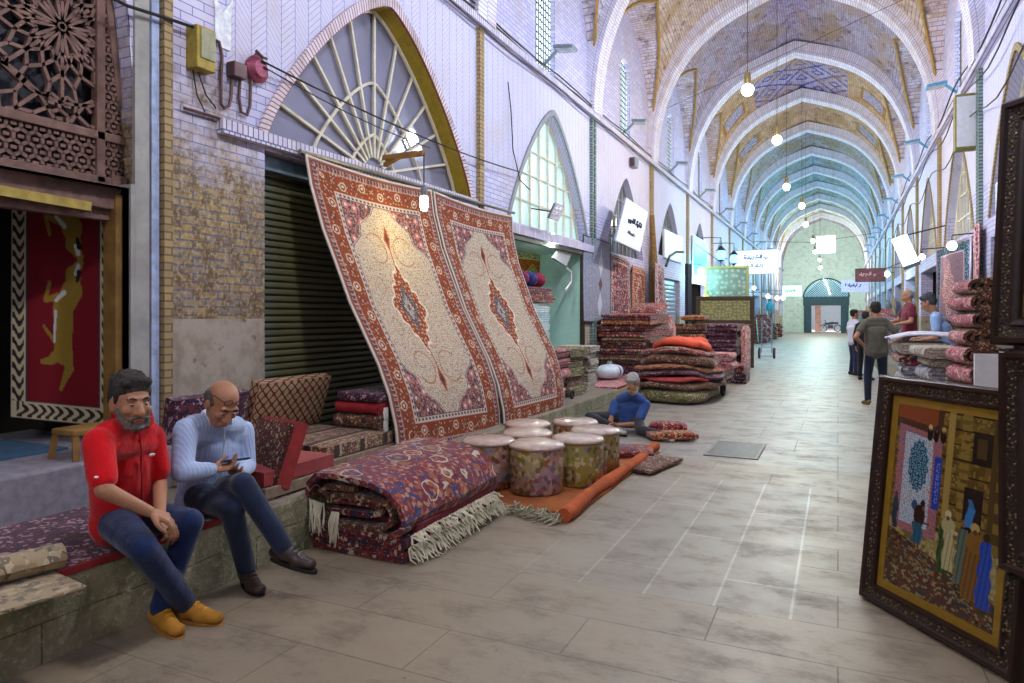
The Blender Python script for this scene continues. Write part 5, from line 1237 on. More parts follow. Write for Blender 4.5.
def standing(label, x, y, z0, h, face, skin, top, bottom, head, pose='hips', sleevelong=False, shoes=None, lean=0.0):
    s = h/1.75; a = face; f = Vector((math.cos(a), math.sin(a), 0)); r = Vector((math.sin(a), -math.cos(a), 0)); O = Vector((x, y, z0)); Z = Vector((0, 0, 1))
    q = lambda R, Fw, z: O + r*R*s + f*(Fw+lean*max(0, z-.9))*s + Z*z*s
    J = dict(pelvis=q(0, 0, .94), chest=q(0, .0, 1.26), neck=q(0, 0, 1.47), head=q(0, .03, 1.63), shL=q(-.175, 0, 1.40), shR=q(.175, 0, 1.40), hipL=q(-.09, 0, .90), hipR=q(.09, 0, .90),
      knL=q(-.12, .04, .49), knR=q(.11, .0, .49), anL=q(-.13, 0, .09), anR=q(.13, -.02, .09), toeL=q(-.15, .17, .07), toeR=q(.16, .15, .07))
    if pose == 'hips': J.update(elL=q(-.36, -.10, 1.16), elR=q(.36, -.10, 1.16), wrL=q(-.20, -.02, 1.02), wrR=q(.20, -.02, 1.02)); hd = {'L': dict(D=r*.6+f*.2-Z*.3, N=-f), 'R': dict(D=-r*.6+f*.2-Z*.3, N=-f)}
    elif pose == 'down': J.update(elL=q(-.24, -.03, 1.12), elR=q(.24, -.03, 1.12), wrL=q(-.25, .06, .87), wrR=q(.25, .06, .87)); hd = {'L': dict(D=-Z, N=r, curl=.35), 'R': dict(D=-Z, N=-r, curl=.35)}
    else: J.update(elL=q(-.25, .05, 1.15), elR=q(.27, .10, 1.16), wrL=q(-.20, .27, 1.10), wrR=q(.22, .34, 1.12)); hd = {'L': dict(D=f, N=-Z, curl=.35), 'R': dict(D=f, N=-Z, curl=.35)}
    return person(label, J, skin, top, bottom, shoes or (SHOE_K, SOLE_K), head, vox=.010, s=s, hands=hd, sleevelong=sleevelong)
fp = P(876, 405, z=0)
standing('man in a grey t-shirt and dark jeans seen from behind, hands on hips', fp.x, fp.y, 0, 1.76, 1.85, SK1, cloth('olive_grey_cotton', '#5f5a50'), cloth('black_denim', '#23283a'), dict(f=(-.2, 1, 0), u=(0, 0, 1), hair=1, beard=False, small=True), shoes=(plain('olive_trainer', '#6f6a48', .8), SOLE_T))
fp = P(866, 380, z=0)
standing('dark-haired person in dark clothes half hidden behind the man in the grey t-shirt', fp.x-.02, fp.y, 0, 1.62, 1.2, SK1, cloth('black_cotton', '#1f222c'), cloth('dark_trousers', '#1b1e28'), dict(f=(.3, 1, 0), u=(0, 0, 1), hair=1, beard=False, small=True), pose='down', sleevelong=True)
fp = P(857, 379, z=0)
standing('man in a white shirt beyond the man in the grey t-shirt, looking to the right', fp.x-.05, fp.y+1.2, 0, 1.68, .5, SK1, cloth('white_shirt', '#d3d6ea', var=.06), cloth('indigo_trousers', '#2a3050'), dict(f=(1, .5, .05), u=(0, 0, 1), hair=1, beard=False, small=True), pose='down')
mp_ = P(909, 300, y=14.8)
standing('bald man in a maroon shirt standing behind the counter of folded carpets', mp_.x, 14.8, .30, 1.72, -2.9, SK1, cloth('maroon_cotton', '#6d2438'), cloth('dark_trousers', '#1b1e28'), dict(f=(-1, -.2, -.25), u=(0, 0, 1), hair=1, beard=False, bald=True, small=True, hairmat=M_HAIRG), pose='fwd')
mp_ = P(944, 308, y=12.1)
standing('man in a light blue shirt bending over the counter of folded carpets', mp_.x+.1, 12.1, 0, 1.86, 2.9, SK1, cloth('sky_blue_shirt', '#9db8e6', var=.08), cloth('dark_trousers', '#1b1e28'), dict(f=(-1, .35, -.5), u=(0, 0, 1), hair=1, beard=False, small=True, hairmat=plain('salt_pepper_hair', '#4a4a50', .8, var=.5, scale=60)), pose='fwd', lean=.35)
# ------------------------------------------------------------- hung carpets and shop goods on the left
def flat_rug(name, cs, colfn, nu, nv, Wd, Hd, lab, cat='carpet', grp=None, wav=.015, mat=None, parent=None, thick=.014):
    """hanging or lying carpet with corners cs = tl, tr, bl, br"""
    u, v = np.meshgrid(np.linspace(0, 1, nu), np.linspace(0, 1, nv)); T0, T1, B0, B1 = [np.array(q) for q in cs]; U, V_ = u[..., None], v[..., None]
    pos = (T0*(1-U)+T1*U)*(1-V_)+(B0*(1-U)+B1*U)*V_; nrm = np.cross(T1-T0, B0-T0); nrm = nrm/np.linalg.norm(nrm); pos = pos+nrm*(wav*np.sin(u*8+v*3))[..., None]
    o = cgrid(name, pos, colfn(u, v, Wd, Hd), mat or M_PILE, parent, thick=thick)
    return tag(o, lab, cat, grp) if lab else o
def simple_rug(ground, border, accent, light_, field=None, bw=.16, seed=0, diamond=True, s=.04):
    def fn(u, v, Wd, Hd):
        X, Y = u*Wd, v*Hd; col = np.zeros(u.shape+(3,)); L = lambda m, h: col.__setitem__(m, lin(h)); d = np.minimum(np.minimum(X, Wd-X), np.minimum(Y, Hd-Y))
        L(d < 9, field or ground); c1, r1_ = cells(X, Y, s, seed); c2, r2_ = cells(X, Y, s*2.4, seed+4)
        L((c2 < s*.8) & (r2_ > .4), accent); L((c1 < s*.3) & (r1_ < .5), light_); L((c1 < s*.3) & (r1_ > .8), border)
        if diamond:
            r = np.abs(X-Wd/2)/(Wd*.3)+np.abs(Y-Hd/2)/(Hd*.33); r = r-.06*np.sin(np.arctan2(Y-Hd/2, X-Wd/2)*14); L(r < 1, accent); L((r < 1) & (c1 < s*.32), light_); L(r < .55, ground); L((r < .55) & (c1 < s*.3), border); L((np.abs(r-1) < .05), light_)
        L(d < bw, border); L((d < bw) & (c2 < s*.7), accent); L((d < bw) & (c1 < s*.28), light_); L((np.abs(d-bw) < .012) | (np.abs(d-.035) < .01), light_); L(d < .015, ground)
        return col
    return fn
# grey carpet on the pier beyond the lit shop
def grey_rug(u, v, Wd, Hd):
    X, Y = u*Wd, v*Hd; col = np.zeros(u.shape+(3,)); L = lambda m, h: col.__setitem__(m, lin(h)); d = np.minimum(np.minimum(X, Wd-X), np.minimum(Y, Hd-Y)); c1, r1_ = cells(X, Y, .03)
    L(d < 9, '#8b8fa4'); L(c1 < .008, '#a9adc0'); x = np.abs(X-Wd*.60)
    for cy, hh, w, c in ((.30, .30, .15, '#c3c7d4'), (.78, .30, .15, '#c3c7d4'), (.54, .17, .14, '#6d4a52'), (.15, .1, .05, '#c3c7d4')): L((x/w+np.abs(Y/Hd-cy)/(hh*.5)) < 1, c)
    L(d < .03, '#3c3c48'); return col
X4 = XL+.05
flat_rug('hanging_carpet', (P(583, 234, x=X4), P(611, 243, x=X4), P(583, 322, x=X4), P(610, 323, x=X4)), grey_rug, 60, 110, 1.45, 2.1, 'plain grey carpet with pale and brown diamonds hung on the pier beyond the lit shop')
flat_rug('hanging_carpet', (P(611, 253, x=X4), P(630, 262, x=X4), P(611, 322, x=X4), P(630, 322, x=X4)), simple_rug('#8c5058', '#6e3038', '#3f4258', '#d8c0b8', seed=2, diamond=False, s=.07), 70, 90, 1.5, 1.7, 'pinkish red carpet hung flat below the white signboard, nearer of two')
flat_rug('hanging_carpet', (P(632.5, 265, x=X4), P(646, 271, x=X4), P(632.5, 322, x=X4), P(646, 322, x=X4)), simple_rug('#9c4a44', '#b06a4c', '#59404c', '#e0c4b0', seed=5, s=.07), 60, 90, 1.4, 1.6, 'orange-red carpet hung flat below the white signboard, farther of two')
flat_rug('hanging_carpet', (P(655, 262, x=X4+.25), P(664, 268, x=X4+.25), P(656, 336, x=X4+.35), P(668, 337, x=X4+.35)), simple_rug('#8e6a78', '#a08088', '#6c4454', '#d6c6cc', seed=7, diamond=False, s=.08), 40, 80, .7, 2.0, 'long pinkish carpet hanging from the corner post beside the grey roller door')
tag(B().tube([tuple(P(652, 215, x=X4+.1)), tuple(P(654, 262, x=X4+.1)), (X4+.1, P(654, 330, x=X4+.1).y, DECK)], [.06, .09, .05], 8).build('wooden_post', plain('weathered_post', '#84683f', .8, var=.4)), 'rough wooden post standing at the corner beside the grey roller door', 'post')
# Persian lettering drawn as brush strokes
def script_line(b, o, ex, ey, n, h, r, seed):
    """a line of flowing letters: baseline curve, ascenders, bowls, dots"""
    rs = random.Random(seed); x = 0; o, ex, ey = Vector(o), Vector(ex), Vector(ey); nrm = ex.cross(ey)*.004; K = lambda a, c: o+ex*a+ey*c+nrm
    for i in range(n):
        k = rs.choice('abcde'); w = h*rs.uniform(.5, .9)
        if k == 'a': b.tube([K(x+w*.2, h), K(x+w*.25, 0)], r, 4)
        elif k == 'b': b.tube([K(x, h*.25), K(x+w*.2, 0), K(x+w*.8, 0), K(x+w, h*.35)], r, 4); b.ball(K(x+w*.5, -h*.3), r*1.4, n=6, m=4)
        elif k == 'c': b.tube([K(x+w, h*.4), K(x+w*.7, h*.5), K(x+w*.5, 0), K(x+w*.2, -h*.35), K(x, -h*.2)], r, 4)
        elif k == 'd': b.tube([K(x, 0), K(x+w*.4, 0), K(x+w*.6, h*.45), K(x+w*.9, h*.2), K(x+w, 0)], r, 4); b.ball(K(x+w*.6, h*.8), r*1.4, n=6, m=4); b.ball(K(x+w*.85, h*.8), r*1.4, n=6, m=4)
        else: b.tube([K(x, 0), K(x+w*.3, h*.3), K(x+w*.6, 0), K(x+w, 0)], r, 4); b.tube([K(x+w, 0), K(x+w, h*.9)], r, 4)
        x += w*1.05
    return x
M_INK = plain('black_ink', '#1f2230', .6); M_SIGNW = plain('white_sign_face', '#bfc2e2', .5, var=.04)
def signboard(name, lab, c, w, h, ex, ey, face, edge, lines, ink, seed=1, cat='sign', arm=None):
    """board centred on c; ex to the right, ey up"""
    ex, ey = Vector(ex).normalized(), Vector(ey).normalized(); nn = ex.cross(ey); c = Vector(c); t = thing(name, lab, cat, tuple(c))
    B().prism([(-w/2, -h/2), (w/2, -h/2), (w/2, h/2), (-w/2, h/2)], c-nn*.06, ex, ey, nn*.055).build('casing', edge, t, smooth=False)
    B().prism([(-w/2+.02, -h/2+.02), (w/2-.02, -h/2+.02), (w/2-.02, h/2-.02), (-w/2+.02, h/2-.02)], c-nn*.004, ex, ey, nn*.008).build('sign_face', face, t, smooth=False)
    if lines:
        b = B()
        for (x, y, n, hh, r) in lines: script_line(b, c+ex*x+ey*y+nn*.008, ex, ey, n, hh, r, seed+int(y*10))
        b.build('lettering', ink, t)
    if arm is not None: B().tube([c-nn*.03, Vector(arm)], .012, 5).build('support_rod', M_CORD, t)
    return t
# white board hung out from the wall
a0, a1, a2, a3 = P(626, 197, x=-3.95), P(648, 214, x=-3.95), P(615, 240, x=-3.85), P(641, 251, x=-3.85)
c = (a0+a1+a2+a3)/4; exv = ((a1-a0)+(a3-a2)).normalized(); eyv = ((a0-a2)+(a1-a3)).normalized()
signboard('signboard', 'large white signboard with black lettering tilted out over the two red hung carpets', c, (a1-a0).length, (a0-a2).length, exv, eyv, M_SIGNW, plain('silver_edge', '#9aa0b0', .4, .5), [(-.45, .05, 9, .16, .018), (-.3, -.34, 9, .08, .010)], M_INK, 3, arm=(XL-.02, c.y, c.z))
a0, a1, a2 = P(556, 197, x=-4.15), P(569, 202, x=-4.15), P(545, 222, x=-4.05)
c = P(557, 212, x=-4.1); signboard('shop_sign', 'small grey shop sign hung askew in front of the pointed teal window', c, .42, .55, a1-a0, a0-a2, plain('grey_sign_face', '#8f8aa0', .5), plain('dark_sign_edge', '#4c4a56', .5), [(-.15, .08, 4, .1, .014), (-.15, -.12, 4, .1, .014)], plain('pale_ink', '#e3e0ea', .6), 5, arm=(XL-.21, c.y, c.z+.1))
# ---- the lit shop: yellow and blue carpet, folded goods
def yb_rug(u, v, Wd, Hd):
    X, Y = u*Wd, v*Hd; col = np.zeros(u.shape+(3,)); L = lambda m, h: col.__setitem__(m, lin(h)); c1, r1_ = cells(X, Y, .05)
    L(X > -1, '#8a2a24'); L((c1 < .014), '#d8a23a'); d = np.abs(X-Wd*.42)/.75+np.abs(Y-Hd*.9)/.78; st = np.floor(np.minimum(d, 3)*12)/12; L(st < 1.05, '#e0b41e'); L(st < .92, '#2e8f6c'); L(st < .84, '#d9c22c'); L(st < .76, '#1f7fa8'); L((st < .7) & (c1 < .013), '#e8d94a')
    q = np.hypot(X-Wd*.42, Y-Hd*.72); a = np.arctan2(Y-Hd*.72, X-Wd*.42); L(q < .10+.04*np.cos(a*8), '#e6e2c0')
    L(Y < .2, '#2d6b5c'); L((Y < .2) & (c1 < .017), '#e8dcb0'); L((np.abs(Y-.2) < .015) | (Y < .02), '#e2c44a'); return col
flat_rug('hanging_carpet', (Vector((-5.3, P(511, 243, x=-5.3).y, 2.725)), Vector((-5.3, P(556, 252, x=-5.3).y, 2.725)), P(511, 295, x=-5.3), P(556, 291, x=-5.3)), yb_rug, 90, 90, 2.0, 1.3, 'yellow, blue and red geometric carpet hanging inside the lit shop')
t = thing('tilted_frame', 'small blue-grey padded board hanging askew from the ceiling of the lit shop', 'board', tuple(P(562, 262, x=-4.4)))
b = B(); q = [P(*p_, x=-4.45) for p_ in ((552, 258), (562, 243), (573, 249), (565, 266))]; vs = [b.v(p_) for p_ in q]; b.f(vs); b.build('board_face', RUGS['wool_grey'], t, smooth=False, solid=.05)
bp = P(553, 240, x=-4.38); t = thing('ceiling_bulb', 'small glowing bulb hanging at the front of the lit shop', 'lamp', tuple(bp))
B().lathe([(0, -.07), (.035, -.04), (.035, .02), (.015, .06), (.015, .12), (0, .12)], tuple(bp), 12).build('bulb', G('shop_bulb_glow').out(c4('#ffffff'), emit=(.9, 1, .75, 1), es=14), t); B().tube([bp+Vector((0, 0, .11)), (bp.x, bp.y, 2.76)], .008, 5).build('cord', M_CORD, t)
l = light('bulb_light', (0, 0, -.1), 70, (.80, 1, .82), size=.06); l.parent = t
tag(B().tube([tuple(P(*q, x=-4.5)) for q in ((566, 268), (571, 272), (571, 282), (565, 290))], .02, 7).build('curved_pipe', M_WHITEMETAL), 'pale curved pipe on the wall of the lit shop', 'pipe')
def roll_stack(x, y, z, specs, lab, grp, rz=0.0, kind='rolled_carpet', cat='carpet', depth=.9, w=.55, wh='fold', words=None, jit=.04):
    """stack of separate folded carpets; the folded ends face -Y (or are turned by rz)"""
    n = len(specs); order = ['lowest', 'second from the bottom', 'third from the bottom', 'fourth from the bottom', 'fifth from the bottom', 'sixth from the bottom', 'seventh from the bottom', 'eighth from the bottom', 'ninth from the bottom', 'tenth from the bottom', 'eleventh from the bottom', 'twelfth from the bottom']
    for i, (m, h) in enumerate(specs):
        pos_ = 'topmost' if i == n-1 else order[i]
        t = thing(kind, lab % (pos_,), cat, (x+random.uniform(-jit, jit), y+random.uniform(-jit, jit), z), rz=rz+random.uniform(-.05, .05), group=grp)
        ww = w*random.uniform(.93, 1.05); fl = random.choice([-1, 1])
        if wh == 'roll': pts = spiral(ww, h*.97, 3, .02); th = h/8.5
        elif wh == 'fold': pts = spiral(ww, h*.97, 2, .02); th = h/5.2
        else: pts = serp(ww, h*.97, 3 if h < .13 else 4, random.uniform(0, .015)); th = h/4.4 if h < .13 else h/5.2
        B().ribbon([(p[0]*fl, p[1]+h/2) for p in pts], th, (0, -depth/2, 0), (1, 0, 0), (0, 0, 1), (0, depth, 0), 4, .004).build('pile', RUGS[m], t, local=True)
        z += h+.002
    return z
G1 = 'folded carpets stacked in the lit shop'
a = P(546, 345, x=-4.85)
roll_stack(-4.95, 10.5, DECK, [('wool_plum', .14), ('wool_brown', .13), ('wool_burgundy', .12), ('wool_brown', .12), ('wool_red', .12), ('wool_plum', .12)], '%s patterned carpet in the dark stack inside the lit shop', G1, rz=PI/2, depth=.9, w=1.2, wh='serp')
for i, (m_, lab) in enumerate((('#b9d3d4', 'lowest'), ('#c9dfdd', 'second'), ('#b3cfd2', 'third'), ('#d0e2e0', 'topmost'))):
    t = thing('white_bale', '%s pale blue-white bale in the tall stack inside the lit shop' % lab, 'bale', (-4.95, 10.5, 1.13+i*.155), rz=PI/2, group='pale bales in the lit shop')
    B().ribbon([(p[0], p[1]+.07) for p in spiral(1.1, .15, 2, .02)], .03, (0, -.45, 0), (1, 0, 0), (0, 0, 1), (0, .9, 0), 3, .003).build('cloth', plain('pale_blue_wool_%d' % i, m_, .9), t, local=True)
roll_stack(-4.95, 10.55, 1.76, [('wool_red', .14), ('wool_navy', .12)], '%s red carpet on the pale bales inside the lit shop', G1, rz=PI/2, depth=.9, w=1.25, wh='serp')
for i, (yy, c_) in enumerate(((10.2, '#7c2c52'), (10.55, '#3d3a78'), (10.9, '#8a2440'))):
    tag(B().cap((-4.65, yy, 2.15), (-5.1, yy, 2.15), .13).build('rolled_textile', plain('textile_%d' % i, c_, .9, var=.5, scale=20)), ['purple', 'indigo', 'crimson'][i]+' rolled textile lying on top of the stack in the lit shop', 'textile')
G2 = 'folded pink and olive carpets on the ledge before the lit shop'
roll_stack(-3.72, 8.95, DECK, [('wool_pink', .145), ('wool_pink', .14), ('wool_pink', .145), ('wool_pink', .14), ('wool_pink', .14)], '%s pinkish folded carpet on the ledge beside the leaning carpets', G2, rz=.1, depth=.6, w=.55, wh='fold')
roll_stack(-3.78, 9.65, DECK, [('wool_olive', .14), ('wool_brown', .14), ('wool_olive', .14), ('wool_olive', .145), ('wool_olive', .13)], '%s olive folded carpet behind the pinkish ones on the ledge', G2, rz=PI/2-.1, depth=.6, w=.6, wh='fold')
roll_stack(-3.75, 10.35, DECK, [('wool_cream', .1)]*7, '%s grey-white folded rug on the ledge before the lit shop', G2, rz=PI/2+.1, depth=.55, w=.6, wh='serp')
# ledge carpet and bag of white goods
o = B(); o.box((-3.7, 12.2, DECK+.012), (.95, 2.9, .02)); o = o.build('ledge_carpet', RUGS['wool_pink'], smooth=False); tag(o, 'pinkish carpet spread on the ledge behind the seated grey-haired man', 'carpet')
b = B(); b.box((-3.205, 12.2, DECK+.012), (.02, 2.9, .03)); b.build('red_edge', M_REDTRIM, o, smooth=False)
def bag(c_, s, mat, lab, name='plastic_bag', stripes=None):
    t = thing(name, lab, 'bag', tuple(c_)); b = B(); R_ = random.Random(2); b.grid(lambda u, v: (c_[0]+s*(.9+.15*math.sin(u*12))*math.cos(u*2*PI)*math.sin(PI*(v*.92+.08))**.6, c_[1]+s*1.4*math.sin(u*2*PI)*math.sin(PI*(v*.92+.08))**.6, c_[2]+s*1.1*(1-math.cos(PI*(v*.92+.08)))*.5+.01), 20, 10); b.build('sack', mat, t); 
    for q in (-1, 1): B().tube([(c_[0], c_[1]+q*s*.3+s*.25*math.cos(a), c_[2]+s*1.05+s*.35*math.sin(a)) for a in np.linspace(0, PI, 7)], .006, 5).build('handle', mat, t)
bag((-3.75, 12.1, DECK+.02), .24, plain('white_film', '#d5e0ee', .3, var=.2, scale=12), 'white plastic bag standing on the ledge carpet beside the tall carpet stack')
bag((-3.8, 12.75, DECK+.02), .16, plain('purple_film', '#5a2c5c', .4), 'small purple bag standing beside the white plastic bag')
tag(B().tube([(-3.36, 9.0, DECK+.07+.055*math.sin(a)) if 0 else (-3.40+.0, 9.2+.055*math.cos(a), DECK+.062+.055*math.sin(a)) for a in np.linspace(0, 2*PI, 13)[:-1]], .016, 6, closed=True).build('tape_ring', M_CORD), 'small black ring lying against the pinkish carpets on the ledge', 'ring')
# ---- tall stack on the ledge and draped heap on the floor
G3 = 'folded carpets in the tall stack on the ledge'
roll_stack(-3.82, 14.15, DECK, [('wool_plum', .13), ('wool_navy', .12), ('wool_cream', .05), ('wool_brown', .12), ('wool_red', .11), ('wool_burgundy', .12), ('wool_brown', .10), ('wool_red', .12), ('wool_burgundy', .13), ('wool_rust', .09), ('wool_navy', .12)], '%s carpet of the tall ledge stack under the hung carpets', G3, rz=PI/2, depth=.98, w=1.9, wh='serp', jit=.03)
t = thing('folded_carpet', 'crumpled dark red carpet thrown on top of the tall ledge stack', 'carpet', (-3.75, 14.8, 1.60)); cushion((-3.72, 14.75, 1.66), (.7, .8, .2), RUGS['wool_red'], 'pile', t, rx=.25, puff=.6)
tag(cushion((-3.55, 15.55, .97), (.5, .35, 1.2), RUGS['wool_pink'], 'draped_carpet', None, rx=.12, puff=.5), 'faded pink carpet draped upright at the end of the tall ledge stack', 'carpet')
def heap_layer(i, c_, sx, sy, z0, z1, mat, lab, seed, grp):
    rs = random.Random(seed); ph = [rs.uniform(0, 6) for _ in range(4)]; h = z1-z0; t = thing('draped_carpet', lab, 'carpet', (c_[0], c_[1], z0), group=grp); b = B()
    def fn(u, v):
        a = u*2*PI; k = PI*v; e = abs(math.sin(k))**.35; r = 1+.05*math.sin(3*a+ph[0])+.03*math.sin(7*a+ph[1]); ca, sa = math.cos(a), math.sin(a)
        sq = lambda q: math.copysign(abs(q)**.55, q); x = c_[0]+sx*sq(ca)*e*r; y = c_[1]+sy*sq(sa)*e*r; z = z0+h*(.5-.5*math.copysign(abs(math.cos(k))**.7, math.cos(k)))
        dr = -.10*(abs(ca)**3)*e*(i > 2)+.022*math.sin(5*a+ph[2])*e; return (x, y, max(z+dr*(1 if z0 > .2 else 0), .01))
    b.grid(fn, 64, 12, 5, .6); bmesh.ops.remove_doubles(b.bm, verts=b.bm.verts, dist=1e-4); return b.build('pile', mat, t)
M_ORC = plain('orange_red_blanket', '#d4553c', .9, var=.3, scale=4); M_REDB = plain('brick_red_blanket', '#a03c3a', .9, var=.3, scale=5)
hc = (-2.65, 12.9); Gh = 'carpets in the rounded heap standing on the paving'
for i, (z0, z1, sx, m_, lab) in enumerate(((0, .25, .66, RUGS['wool_olive'], 'olive grey carpet forming the lowest layer of the floor heap'), (.24, .38, .70, RUGS['wool_brown'], 'dark brown carpet just above the olive one in the floor heap'), (.37, .48, .70, M_REDB, 'plain brick-red blanket low in the floor heap'), (.47, .58, .72, RUGS['wool_plum'], 'dark mauve patterned carpet in the middle of the floor heap'),
      (.57, .68, .73, RUGS['wool_rust'], 'rust orange patterned carpet in the middle of the floor heap'), (.67, .86, .66, RUGS['wool_brown'], 'thick grey-brown folded carpet high in the floor heap'), (.85, .98, .62, RUGS['wool_red'], 'long dark red carpet near the top of the floor heap'), (.97, 1.14, .46, M_ORC, 'bright orange-red blanket thrown on top of the floor heap'))):
    heap_layer(i, (hc[0]+(.03 if i % 2 else -.03), hc[1]+(.12 if i == 7 else 0)), sx, .95-.04*i, z0, z1, m_, lab, i, Gh)
c_ = P(716, 372, z=.18); t = thing('hand_truck', 'low cart with a dark wheel at the far side of the floor heap', 'cart', tuple((-2.05, 13.8, 0)))
B().tube([(-2.0, 13.75+.16*math.cos(a), .18+.16*math.sin(a)) for a in np.linspace(0, 2*PI, 19)[:-1]], .035, 8, closed=True).build('wheel', plain('black_rubber', '#222020', .7), t); B().box((-2.1, 14.0, .22), (.3, .8, .05)).build('platform', M_BR, t, smooth=False)
roll_stack(-2.15, 14.4, .25, [('wool_cream', .2), ('wool_pink', .18), ('wool_pink', .16)], '%s pinkish roll riding on the low cart behind the floor heap', 'rolls on the low cart', depth=.7, w=.5)
# ---- grey roller door, next shops
o = struct(shutter(XL-.12, 18.6, 21.4, DECK, 2.6, None, .12).build('door_4', plain('grey_blue_shutter', '#8f9bb0', .5, .2, var=.1), smooth=False))
signboard('shop_fascia', 'blank whitish shop fascia with a curved pipe above the grey roller door', P(674, 247, x=XL+.06), 2.4, .8, (0, 1, 0), (0, 0, 1), plain('pale_fascia', '#c3d6ec', .4, emit='#bcd9ff', es=.3), M_WHITEMETAL, None, M_INK, 8)
tag(B().tube([tuple(P(*q, x=XL+.4)) for q in ((666, 266), (670, 256), (676, 252), (683, 252))], .035, 7).build('swan_neck_lamp', M_CORD), 'black swan-neck lamp arm over the grey roller door', 'lamp')
# ------------------------------------------------------------- farther goods, lamps and signs on the left
roll_stack(-2.35, 16.6, 0, [('wool_plum', .22), ('wool_red', .2)], '%s dark red roll lying on the paving before the maroon stack', 'rolls on the paving', rz=PI/2, depth=.9, w=.9, wh='fold')
roll_stack(-2.72, 18.2, 0, [('wool_plum', .19)]*7, '%s maroon carpet in the square stack beyond the floor heap', 'maroon carpets in the square stack', rz=PI/2, depth=1.0, w=1.3, wh='serp')
tag(cushion((-2.1, 18.3, .66), (.10, 1.2, 1.25), RUGS['wool_pink'], 'draped_carpet', None, puff=.2), 'pink carpet draped down the side of the square maroon stack', 'carpet')
roll_stack(-3.35, 18.0, DECK, [('wool_grey', .17), ('wool_cream', .08), ('wool_grey', .17), ('wool_cream', .07), ('wool_brown', .25), ('wool_brown', .22)], '%s rug of the brown and cream stack against the wall', 'rugs of the brown and cream stack', rz=PI/2, depth=.8, w=1.2, wh='serp')
tag(cushion((-3.3, 18.0, 1.47), (.6, .9, .16), RUGS['wool_rust'], 'folded_carpet', None, puff=.6), 'rust orange carpet crumpled on top of the brown and cream stack', 'carpet')
M_DFR = plain('dark_gilt_frame', '#4f4034', .5, .3, var=.4, scale=40); M_GFR = plain('pale_gilt_frame', '#a39a5c', .5, .3)
def picture(c_, w, h, ex, lab, frame_mat, colfn, parent=None, fw=.08, lean=0.0, cat='picture'):
    ex = Vector(ex).normalized(); ey = Vector((0, 0, 1)); nn = ex.cross(ey); ey = (ey-nn*lean).normalized(); nn = ex.cross(ey); c_ = Vector(c_); t = thing('framed_picture', lab, cat, (c_.x, c_.y, c_.z-h/2))
    for (a, d, W_, H_) in ((0, h/2-fw/2, w, fw), (0, -h/2+fw/2, w, fw), (-w/2+fw/2, 0, fw, h-2*fw), (w/2-fw/2, 0, fw, h-2*fw)):
        q = c_+ex*a+ey*d; B().prism([(-W_/2, -H_/2), (W_/2, -H_/2), (W_/2, H_/2), (-W_/2, H_/2)], q-nn*.02, ex, ey, nn*.05).build('frame_rail', frame_mat, t, smooth=False, bevel=.012)
    u, v = np.meshgrid(np.linspace(0, 1, 60), np.linspace(0, 1, 50)); T0 = np.array(c_-ex*(w/2-fw)+ey*(h/2-fw)); U, V_ = u[..., None], v[..., None]; pos = T0+U*np.array(ex)*(w-2*fw)-V_*np.array(ey)*(h-2*fw)
    cgrid('canvas', pos, colfn(u, v, w, h), M_PILE, t, thick=.01); return t
def abstract(c0, c1, c2, s=.2, seed=1):
    def fn(u, v, Wd, Hd):
        X, Y = u*Wd, v*Hd; c, r = cells(X, Y, s, seed); col = np.zeros(u.shape+(3,)); col[:] = lin(c0); col[r > .4] = lin(c1); col[(c < s*.3)] = lin(c2); return col
    return fn
nx = (1, .55, 0)
picture((-3.0, 21.0, 1.69), 1.65, .82, (.9, .25, 0), 'wide picture with a pale printed scene in a dark frame beside the square stack', M_DFR, abstract('#a3a06c', '#8f9470', '#c8c08c', .12), fw=.12)
picture((-3.0, 20.9, .64), 1.65, 1.25, (.9, .25, 0), 'yellow floral picture leaning below the wide dark-framed picture', M_DFR, abstract('#5c5a1c', '#b8b03a', '#d8d070', .2, 3), fw=.10)
picture((-3.3, 23.5, 2.55), 1.4, 1.2, (.9, .25, 0), 'pale picture with a gilt frame hung above the wide dark-framed picture', M_GFR, abstract('#8f988a', '#7f8c7e', '#a9b09c', .2, 4)); B().tube([(-3.3, 23.5, 3.13), (XL, 23.5, 4.0)], .01, 5).build('hanging_wire', M_CORD, [o_ for o_ in bpy.data.objects if o_.get('label') == 'pale picture with a gilt frame hung above the wide dark-framed picture'][0])
b = B(); b.box((-3.75, 19.4, 1.66), (.08, .55, 2.6)); tag(b.build('door_panel', plain('dark_navy_cloth', '#262a3c', .9), smooth=False), 'dark blue cloth panel hanging beside the grey roller door', 'cloth')
# glowing lanterns and lamps of the lamp shop
def lantern(x, y, z, i, col, lab, hang=.6):
    t = thing('lantern', lab, 'lantern', (x, y, z), group='blue lanterns along the left shops')
    mt = G('lantern_glow_%d' % i).out(c4(col), .4, emit=c4(col), es=5.0)
    B().lathe([(0, -.2), (.1, -.17), (.16, 0), (.1, .16), (0, .17)], n=10).build('glass_body', mt, t, local=True); B().lathe([(.10, .15), (.17, .16), (.10, .24), (.03, .32), (0, .32)], n=10).build('cap', M_CORD, t, local=True); B().lathe([(0, -.27), (.05, -.22), (.11, -.18), (.11, -.16), (0, -.16)], n=10).build('finial', M_CORD, t, local=True)
    B().tube([(0, 0, .3), (0, 0, hang), (-.35, 0, hang+.03), (XL-x, 0, hang+.03)], .015, 5).build('bracket', M_CORD, t, local=True)
for i, (u, v, x, col, lab) in enumerate(((721, 255, -3.7, '#5aa8ff', 'blue glowing lantern bracketed over the lamp shop, nearer of two'), (734, 259, -3.6, '#5aa8ff', 'blue glowing lantern bracketed over the lamp shop, farther of two'))):
    p = P(u, v, x=x); lantern(p.x, p.y, p.z, i, col, lab)
